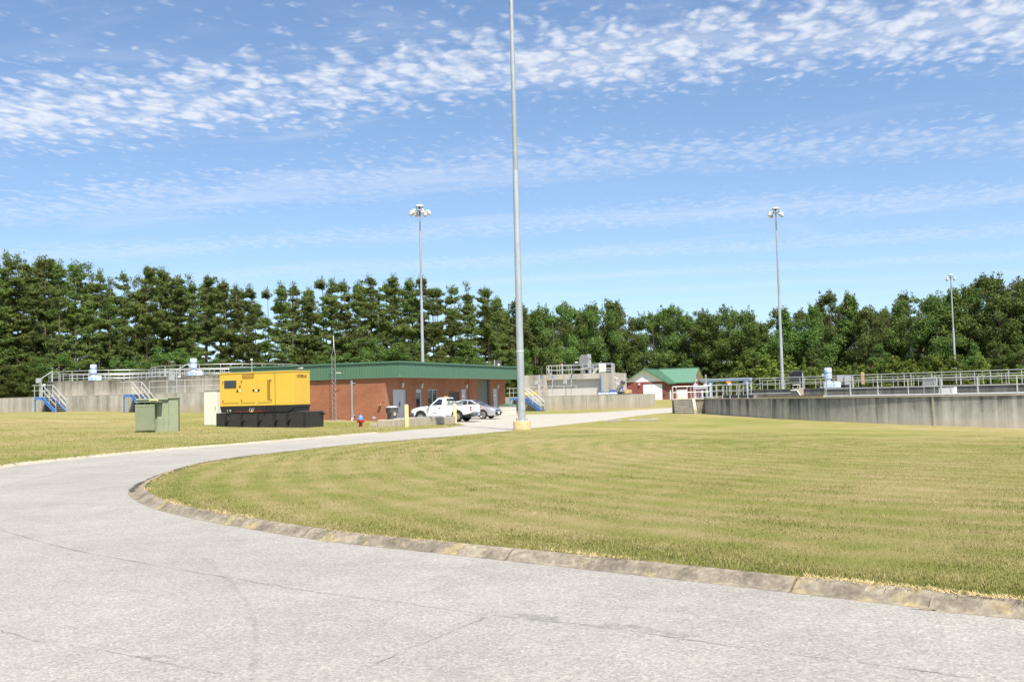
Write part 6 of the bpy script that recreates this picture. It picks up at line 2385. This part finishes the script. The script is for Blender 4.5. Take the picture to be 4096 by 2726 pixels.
# dark louvred panel, motors and boxes on the walkway
t = thing('louvred_panel', 'dark brown louvred weather panel standing on the raised walkway', 'panel', ip(3185, .8), TH + .1)
MB().box2((-.68, -.2, 0), (-.58, .2, 1.62)).build('side_post', MAT['darkgrey'], t)
MB().box2((.58, -.2, 0), (.68, .2, 1.62)).build('side_post', MAT['greybox'], t)
for i in range(4):
    MB().beam((-.58, -.02, .52 + i * .29), (.58, -.02, .52 + i * .29), .03, .30, (0, -.25, 1)).build('louvre', MAT['darkgrey'], t)
MB().box2((-.72, -.28, 1.62), (.72, .25, 1.70)).build('hood', MAT['darkgrey'], t)
MB().tube([(-.3, -.3, 0), (-.3, -.3, .35), (.3, -.3, .35), (.3, -.3, 0)], .05, 8).build('pipe_loop', MAT['rail'], t)
mixer('pale blue aerator motor on the big tank beside the dark louvred panel', ip(3314, .8), .98)
for x, w, h, mm, lab in ((3366, .75, .95, 'greybox', 'grey electrical box on the walkway next to the pale blue motor'), (3392, .6, .9, 'greybox', 'pale grey electrical box right behind the walkway, second from the motor'),
                         (3452, .3, 1.15, 'tan', 'narrow tan cylinder box behind the sloping walkway rail')):
    t = thing('equipment_box', lab, 'box', ip(x, 2.6, ZI), TH, 'boxes on the tank walkway')
    MB().box2((-w / 2, -.15, .25), (w / 2, .15, .25 + h)).build('body', MAT[mm], t, False, .02)
    MB().box2((-w / 2 + .05, -.165, .3), (w / 2 - .05, -.152, .2 + h)).build('door', MAT[mm], t)
    MB().box2((-w / 2 + .05, -.1, 0), (w / 2 - .05, .1, .25)).build('stand', MAT['darkgrey'], t)
# panels on the ring walkway
for x, w, z0, z1, mm, lab in ((3718, .95, .62, 1.18, 'greybox', 'grey sheet panel fixed to the ring walkway railing'), (3784, .95, .05, .52, 'white', 'scratched white cabinet low behind the ring walkway railing')):
    q = ring(x, TR - 1.75)
    t = thing('rail_panel', lab, 'panel', q, rad(-60))
    t.rotation_euler = (0, 0, math.atan2(q.y - TC.y, q.x - TC.x) + math.pi / 2)
    MB().box2((-w / 2, -.05, z0 - .05), (w / 2, .12 if mm == 'greybox' else .4, z1 - .05)).build('body', MAT[mm], t, False, .015)
    MB().box2((-w / 2 + .1, -.062, 0), (-w / 2 + .14, -.051, z1)).build('post', MAT['rail'], t)
    MB().box2((w / 2 - .14, -.062, 0), (w / 2 - .10, -.051, z1)).build('post', MAT['rail'], t)
# concrete buttress with white pipe before the division wall
t = thing('buttress', 'pale sloping concrete buttress against the dark wall inside the big tank', 'buttress', ip(3198, -.02, TZ - .4), ang)
MB().prism([(-.9, .3), (.45, .3), (.45, 1.15), (.05, 1.15)], -.9, -.03, 'xz').build('body', MAT['slab'], t, False, .02)
MB().tube([(-.35, -.95, .95), (.3, -.95, .95), (.7, -.95, .45), (3.2, -.95, .40)], .04, 8).build('pipe', MAT['white'], t)
MB().tube([(-5.5, -.3, .70), (.0, -.3, .72)], .035, 8).build('conduit', MAT['rail'], t)
# scum beam floating along the channel
p0, p1 = P(3060, 1586, 84), P(3300, 1583, 78)
t = thing('scum_beam', 'rusty brown boom lying along the near channel of the big tank', 'beam', (p0.x, p0.y, TZ), 0)
o = Vector((p0.x, p0.y, TZ))
MB().beam((0, 0, .05), Vector((p1.x - p0.x, p1.y - p0.y, .05)), .4, .14).build('boom', MAT['tan'], t)
MB().beam((0, .3, .12), Vector((p1.x - p0.x, p1.y - p0.y + .3, .12)), .05, .1).build('edge_rail', MAT['darkgrey'], t)
# gate frame with two tall stems and the blue gantry behind
q = PZ(2804, 100.0, 0)
q.z = terr(q.x, q.y)
t = thing('gate_frame', 'grey sluice gate frame with two tall stems before the block house', 'gate frame', q, TH)
for x in (-.55, .52):
    MB().tube([(x, 0, 0), (x, 0, 3.45)], .075, 8).build('stem', MAT['galv'], t)
MB().box2((-.75, -.12, 2.02), (.68, .12, 2.36)).build('crossbeam', MAT['greybox'], t)
MB().box2((-.70, -.08, 2.37), (-.35, .08, 2.58)).build('actuator', MAT['lamp'], t)
MB().box2((.30, -.08, 2.37), (.64, .08, 2.58)).build('actuator', MAT['lamp'], t)
MB().box2((-.72, -.1, 0), (-.58, .1, 2.0)).build('guide', MAT['greybox'], t)
MB().box2((.52, -.1, 0), (.66, .1, 2.0)).build('guide', MAT['greybox'], t)
MB().box2((-.4, -.06, .6), (-.15, .06, 1.5)).build('gate_plate', MAT['darkgrey'], t)
MB().tube([(.12, -.05, 0), (.12, -.05, 1.9)], .1, 8).build('pipe', MAT['paleblue'], t)
g0, g1 = PZ(2843, 118, 0), PZ(2990, 116, 0)
t = thing('blue_gantry', 'pale blue steel monorail gantry on posts behind the tank railing', 'gantry', ground_at(g0), math.atan2(g1.y - g0.y, g1.x - g0.x))
lg = (g1 - g0).length
zz = t.location.z
for x in (0, lg):
    MB().beam((x, 0, -.1), (x, 0, 3.0 - zz), .16, .16, (0, 1, 0)).build('post', MAT['paleblue'], t)
    for sg in (-1, 1):
        MB().beam((x, 0, 2.3 - zz), (x + sg * .6, 0, 2.95 - zz), .1, .1).build('knee_brace', MAT['paleblue'], t)
MB().box2((-1.2, -.1, 2.72 - zz), (lg + .5, .1, 2.98 - zz)).build('runway_beam', MAT['paleblue'], t)
MB().box2((-1.2, -.22, 2.98 - zz), (lg + .5, .22, 3.05 - zz)).build('top_flange', MAT['paleblue'], t)
hb = MB().box2((lg * .44, -.15, 2.48 - zz), (lg * .56, .15, 2.7 - zz)).build('hoist', MAT['amber'], t)
MB().lathe([(.15, 0), (.15, .4)], 12, (lg * .5, -.35, 2.3 - zz), (1, 0, 0)).build('drum', MAT['white'], hb)
# ------------------------------------------------------------------ trees
TRNG = np.random.default_rng(21)


def cards(centers, nrm, length, width, r, spread=0.7):
    """three-cornered needle sprays lying in the clump surface, faces turned roughly along nrm"""
    n = len(centers)
    d = nrm + r.normal(0, spread, (n, 3))
    d /= np.linalg.norm(d, axis=1)[:, None] + 1e-9
    t = np.cross(d, r.normal(0, 1, (n, 3)))
    t += np.array([0, 0, .35]) + d * .25
    t /= np.linalg.norm(t, axis=1)[:, None] + 1e-9
    s = np.cross(d, t)
    s /= np.linalg.norm(s, axis=1)[:, None] + 1e-9
    ln = length * r.uniform(.6, 1.35, n)[:, None]
    wd = width * r.uniform(.6, 1.35, n)[:, None]
    v = np.empty((n, 3, 3))
    v[:, 0] = centers - s * wd - t * ln * .35
    v[:, 1] = centers + s * wd - t * ln * .35
    v[:, 2] = centers + t * ln * .65
    return v


def leaves(centers, nrm, size, r):
    """four-cornered leaf clumps facing roughly along nrm"""
    n = len(centers)
    d = nrm + r.normal(0, .55, (n, 3))
    d /= np.linalg.norm(d, axis=1)[:, None] + 1e-9
    a = np.cross(d, r.normal(0, 1, (n, 3)))
    a /= np.linalg.norm(a, axis=1)[:, None] + 1e-9
    b = np.cross(d, a)
    sz = size * r.uniform(.55, 1.4, n)[:, None]
    v = np.empty((n, 4, 3))
    v[:, 0] = centers - a * sz
    v[:, 1] = centers - b * sz * .62
    v[:, 2] = centers + a * sz
    v[:, 3] = centers + b * sz * .62
    return v


def trunk_mesh(H, r0, limbs, r, bend=.25):
    m = MB()
    k = 7
    bx, by = r.uniform(-bend, bend), r.uniform(-bend, bend)
    line = [(bx * math.sin(i / k * 2.2) * H / 20, by * math.sin(i / k * 2.6) * H / 20, H * i / k - .3) for i in range(k + 1)]
    m.tube(line, r0, 8, True, r0 * .22)
    for p0, p1, rr in limbs:
        mid = (np.array(p0) + np.array(p1)) / 2 + np.array([0, 0, -.1])
        m.tube([p0, tuple(mid), p1], rr, 5, False, rr * .35)
    me = bpy.data.meshes.new('trunk')
    me.from_pydata(m.v, [], m.f)
    me.polygons.foreach_set('use_smooth', [True] * len(me.polygons))
    return me


def make_pine(seed, H=20.0, base=.12, dense=1.0, wide=1.0):
    r = np.random.default_rng(seed)
    C, D, limbs = [], [], []
    whorls = np.sort(r.uniform(base, .97, int(17 * dense)))
    hs, sc_w = [], []
    for w in whorls:
        k = r.uniform(.55, 1.35)
        for _ in range(r.integers(4, 9)):
            hs.append(w + r.normal(0, .010))
            sc_w.append(k)
    lobe, la = r.uniform(.0, .35), r.uniform(0, 6.28)
    for h, kw in zip(hs, sc_w):
        h = float(np.clip(h, base, .985))
        z = h * H
        az = r.uniform(0, 2 * np.pi)
        # rounded open crown in tiers, a few long boughs low down
        L = wide * (0.42 + 2.15 * (1 - h) ** .5) * r.uniform(.6, 1.2) * kw * (1 + lobe * np.cos(az - la))
        if h < .45:
            L *= r.choice([.4, .9, 1.35])
        rise = L * r.uniform(.05, .5)
        d = np.array([np.cos(az), np.sin(az), 0])
        tip = np.array([0, 0, z]) + d * L + np.array([0, 0, rise])
        limbs.append(((0, 0, z), tuple(tip * .92 + np.array([0, 0, z]) * .08), .03 + .010 * L))
        npad = max(2, int(L * 2.3))
        for k in range(npad):
            f = .25 + .75 * (k + r.uniform(.2, .8)) / npad
            c = np.array([0, 0, z]) * (1 - f) + tip * f + r.normal(0, .16, 3) * np.array([1, 1, .6])
            rad_ = r.uniform(.24, .54)
            m = int(34 * dense)
            p = r.normal(0, 1, (m, 3))
            p /= np.linalg.norm(p, axis=1)[:, None]
            q = p * (r.random(m) ** .45)[:, None] * rad_ * np.array([1.15, 1.15, .70])
            C.append(c + q)
            dd = p * .8 + d * .3
            dd[:, 2] += .45
            D.append(dd)
    for k in range(5):                       # leader
        z = H * (.955 + .012 * k)
        p = r.normal(0, 1, (26, 3))
        C.append(np.array([0, 0, z]) + p * .26)
        dd = p * .5
        dd[:, 2] += 1
        D.append(dd)
    C, D = np.concatenate(C), np.concatenate(D)
    v = cards(C, D / np.linalg.norm(D, axis=1)[:, None], .36, .068, r, .38)
    crown = fast_mesh('crown', v.reshape(-1, 3), np.arange(len(v) * 3).reshape(-1, 3), 3)
    crown.materials.append(MAT['pine'])
    tr = trunk_mesh(H * .97, .17, limbs, r)
    tr.materials.append(MAT['bark'])
    return tr, crown


def make_broad(seed, H=18.0, W=5.0, base=.08, mat='leaf', n_blob=46, leaf=.20, per=190, shape='round', stems=1):
    r = np.random.default_rng(seed)
    C, N, limbs = [], [], []
    for i in range(n_blob):
        h = r.uniform(base, .97)
        if shape == 'round':
            prof = np.sqrt(max(.03, 1 - ((h - .58) / .47) ** 2)) if h > .58 else (.55 + .45 * (h - base) / (.58 - base)) * 1.0
        elif shape == 'column':
            prof = .85 * min(1, (1.02 - h) * 2.6) * (.75 + .25 * np.sin(h * 9 + seed))
        else:
            prof = min(1, (1.05 - h) * 1.7)
        az = r.uniform(0, 2 * np.pi)
        rr = W * prof * r.uniform(.35, 1.0) ** .6
        c = np.array([np.cos(az) * rr, np.sin(az) * rr, h * H + r.normal(0, .25)])
        br = r.uniform(.75, 1.75) * (W / 5) ** .6 * (1.0 if shape != 'bush' else .8)
        if h > .8:
            br *= .72
        m = int(per * br ** 1.4)
        p = r.normal(0, 1, (m, 3))
        p /= np.linalg.norm(p, axis=1)[:, None]
        lump = 1 + .22 * np.sin(p[:, 0] * 5 + i) * np.cos(p[:, 1] * 4 + 2 * i)
        q = p * ((r.random(m) ** .38) * lump)[:, None] * br * np.array([1.05, 1.05, .80])
        C.append(c + q)
        nn = p.copy()
        nn[:, 2] += .55
        N.append(nn)
        if i % 3 == 0:
            limbs.append(((0, 0, max(.4, h * H * .6)), tuple(c * .9 + np.array([0, 0, h * H * .1])), .03 + .008 * H / 4))
        if h > .75 and r.random() < .7:        # sprays that break the outline
            m = 26
            t = r.random(m)[:, None]
            u = np.array([np.cos(az) * .5, np.sin(az) * .5, 1.0])
            C.append(c + u * (br * .6 + t * r.uniform(.5, 1.1)) + r.normal(0, .16, (m, 3)))
            N.append(r.normal(0, 1, (m, 3)))
    C, N = np.concatenate(C), np.concatenate(N)
    v = leaves(C, N / (np.linalg.norm(N, axis=1)[:, None] + 1e-9), leaf, r)
    crown = fast_mesh('crown', v.reshape(-1, 3), np.arange(len(v) * 4).reshape(-1, 4), 4)
    crown.materials.append(MAT[mat])
    tr = trunk_mesh(H * .85, .04 + H * .008, limbs, r, .5)
    tr.materials.append(MAT['bark'])
    return tr, crown


PINES = [make_pine(100 + i, 20.0, b, d, w) for i, (b, d, w) in enumerate(((.05, 1.0, 1.0), (.16, .85, .95), (.02, 1.15, 1.15), (.30, .8, .85), (.10, 1.0, 1.1), (.22, .9, 1.0), (.04, 1.1, .95)))]
BROADS = [make_broad(200 + i, 18.0, w, b, 'leaf', int(nb * 1.35), .155, 225, sh) for i, (w, b, nb, sh) in
          enumerate(((5.2, .05, 52, 'round'), (4.4, .04, 44, 'column'), (6.0, .10, 58, 'round'), (3.8, .05, 40, 'cone'), (5.0, .03, 52, 'column'), (5.6, .12, 50, 'round')))]
BUSHES = [make_broad(300 + i, 4.6, w, .03, 'bush', 26, .15, 170, 'bush') for i, w in enumerate((2.2, 1.8, 2.6, 2.0))]
_pine_spec = 20.0


def ordinal(n):
    return f"{n}{'th' if 10 <= n % 100 <= 20 else {1: 'st', 2: 'nd', 3: 'rd'}.get(n % 10, 'th')}"


def plant(name, variant, H0_, x, D, height, label, cat, group, rot, wscale=1.0):
    p = PZ(x, D, 0)
    z = terr(p.x, p.y)
    t = thing(name, label, cat, (p.x, p.y, z), rot, group)
    s = height / H0_
    t.scale = (s * wscale, s * wscale, s)
    tr, cr = variant
    link('trunk', tr, None, t)
    link('crown', cr, None, t)
    return t


TOPX = [-400, -150, 0, 150, 330, 430, 500, 620, 700, 850, 1000, 1100, 1150, 1270, 1420, 1520, 1620, 1760, 1900, 2000, 2080, 2150, 2250, 2350, 2490, 2590, 2700, 2800, 2960, 3030, 3120, 3200, 3320, 3480, 3560, 3640, 3750, 3820, 3900, 3980, 4050, 4200, 4500]
TOPY = [1030, 1025, 1030, 1020, 1040, 1075, 1065, 1080, 1090, 1095, 1130, 1135, 1165, 1115, 1105, 1095, 1115, 1125, 1120, 1180, 1205, 1225, 1222, 1232, 1200, 1270, 1235, 1250, 1225, 1285, 1215, 1238, 1180, 1190, 1200, 1170, 1195, 1190, 1130, 1108, 1125, 1150, 1150]


def top_at(x):
    return float(np.interp(x, TOPX, TOPY))


def hor(x):
    return 1582.0 - 0.0253 * (x - 2048.0)


def need_h(x, D, y):
    p = PZ(x, D, 0)
    return (hor(x) - y) * D / FPX + 1.65 - terr(p.x, p.y)


def dist_at(x):
    return float(np.interp(x, [-400, 0, 700, 1500, 2000, 2300, 2600, 3000, 3400, 4096, 4500], [128, 133, 138, 152, 172, 215, 226, 226, 214, 200, 195]))


rr = random.Random(5)
# front row of pines
x, k = -330.0, 0
pine_row = []
while x < 2090:
    pine_row.append((x, dist_at(x) + rr.uniform(-3, 4), top_at(x) + rr.choice([-14, 0, 16, 48, 90, 130]) + rr.uniform(-8, 8)))
    x += rr.uniform(38, 66)
for i, (x, D, y) in enumerate(pine_row):
    lab = f'front-row pine of the wood, {ordinal(i + 1)} from its left end'
    plant('pine_tree', PINES[rr.randrange(len(PINES))], _pine_spec, x, D, need_h(x, D, y), lab, 'pine tree', 'pines in the front row of the wood', rr.uniform(0, 6.28), rr.uniform(.85, 1.25))
# second row, showing between the first
x = -300.0
i = 0
while x < 2140:
    D = dist_at(x) + rr.uniform(9, 20)
    y = top_at(x) + rr.uniform(-4, 55)
    plant('pine_tree', PINES[rr.randrange(len(PINES))], _pine_spec, x, D, need_h(x, D, y), f'half-hidden pine behind the front row, {ordinal(i + 1)} from the left end', 'pine tree', 'pines behind the front row', rr.uniform(0, 6.28), rr.uniform(.9, 1.15))
    x += rr.uniform(42, 70)
    i += 1
# third row closing the wood
x = -300.0
i = 0
while x < 2140:
    D = dist_at(x) + rr.uniform(22, 34)
    y = top_at(x) + rr.uniform(25, 95)
    plant('pine_tree', PINES[rr.randrange(len(PINES))], _pine_spec, x, D, need_h(x, D, y), f'distant pine deepest in the wood, {ordinal(i + 1)} from the left end', 'pine tree', 'pines deepest in the wood', rr.uniform(0, 6.28), rr.uniform(1.0, 1.3))
    x += rr.uniform(55, 90)
    i += 1
# young broad-leaved trees under the pines
x = -310.0
i = 0
while x < 2060:
    D = dist_at(x) + rr.uniform(-5, 3)
    H_ = rr.uniform(3.5, 8.5) * (1.0 if x < 1300 else 1.25)
    plant('young_tree', BROADS[rr.randrange(len(BROADS))], 18.0, x, D, H_, f'young broad-leaved tree at the foot of the pines, {ordinal(i + 1)} from the left end', 'tree', 'young trees under the pines', rr.uniform(0, 6.28), rr.uniform(1.1, 1.6))
    x += rr.uniform(45, 95)
    i += 1
# broad-leaved wood on the right
x = 2070.0
i = 0
while x < 4420:
    D = dist_at(x) + rr.uniform(-5, 5)
    y = top_at(x) + rr.choice([-4, 6, 22, 45]) + rr.uniform(-6, 6)
    plant('broadleaf_tree', BROADS[rr.randrange(len(BROADS))], 18.0, x, D, need_h(x, D, y), f'front-row broad-leaved tree, {ordinal(i + 1)} to the right of the pines', 'tree',
          'broad-leaved trees in the front row', rr.uniform(0, 6.28), rr.uniform(.8, 1.1))
    x += rr.uniform(50, 86)
    i += 1
x = 2040.0
i = 0
while x < 4420:
    D = dist_at(x) + rr.uniform(10, 22)
    y = top_at(x) + rr.uniform(0, 60)
    plant('broadleaf_tree', BROADS[rr.randrange(len(BROADS))], 18.0, x, D, need_h(x, D, y), f'half-hidden broad-leaved tree behind the front row, {ordinal(i + 1)} right of the pines', 'tree', 'broad-leaved trees behind the front row', rr.uniform(0, 6.28), rr.uniform(.95, 1.25))
    x += rr.uniform(60, 100)
    i += 1
# small trees before the wood, middle and right
x = 2100.0
i = 0
while x < 4400:
    D = dist_at(x) - rr.uniform(5, 10)
    H_ = rr.uniform(5.0, 10.0)
    plant('small_tree', BROADS[rr.randrange(len(BROADS))], 18.0, x, D, H_, f'small leafy tree at the edge of the broad-leaved wood, {ordinal(i + 1)} right of the pines', 'tree',
          'small trees at the edge of the broad-leaved wood', rr.uniform(0, 6.28), rr.uniform(1.0, 1.45))
    x += rr.uniform(70, 125)
    i += 1
# bright shrubs behind the big tank
x = 2890.0
i = 0
while x < 4350:
    D = dist_at(x) - rr.uniform(13, 24)
    y = np.interp(x, [2890, 3000, 3100, 3300, 3500, 3900, 4096], [1500, 1455, 1430, 1475, 1450, 1445, 1455]) + rr.uniform(-16, 40)
    plant('shrub', BUSHES[rr.randrange(len(BUSHES))], 4.6, x, D, max(2.0, need_h(x, D, y)), f'bright yellow-green shrub behind the big tank, {ordinal(i + 1)} counting from the blue gantry', 'shrub', 'bright shrubs behind the big tank',
          rr.uniform(0, 6.28), rr.uniform(.9, 1.35))
    x += rr.uniform(42, 95)
    i += 1
# undergrowth at the foot of the wood, its leaves coloured dark as canopy shade
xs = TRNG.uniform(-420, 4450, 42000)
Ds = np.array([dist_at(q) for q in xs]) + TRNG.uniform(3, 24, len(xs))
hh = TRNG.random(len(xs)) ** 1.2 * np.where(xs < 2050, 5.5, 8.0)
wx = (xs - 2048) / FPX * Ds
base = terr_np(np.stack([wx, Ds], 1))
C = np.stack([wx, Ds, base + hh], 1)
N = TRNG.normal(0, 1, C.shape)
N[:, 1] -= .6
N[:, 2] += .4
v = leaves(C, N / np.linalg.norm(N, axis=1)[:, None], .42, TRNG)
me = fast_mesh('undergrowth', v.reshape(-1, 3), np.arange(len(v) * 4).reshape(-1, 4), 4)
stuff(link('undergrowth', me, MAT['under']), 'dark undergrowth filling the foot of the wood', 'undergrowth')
bpy.context.view_layer.update()
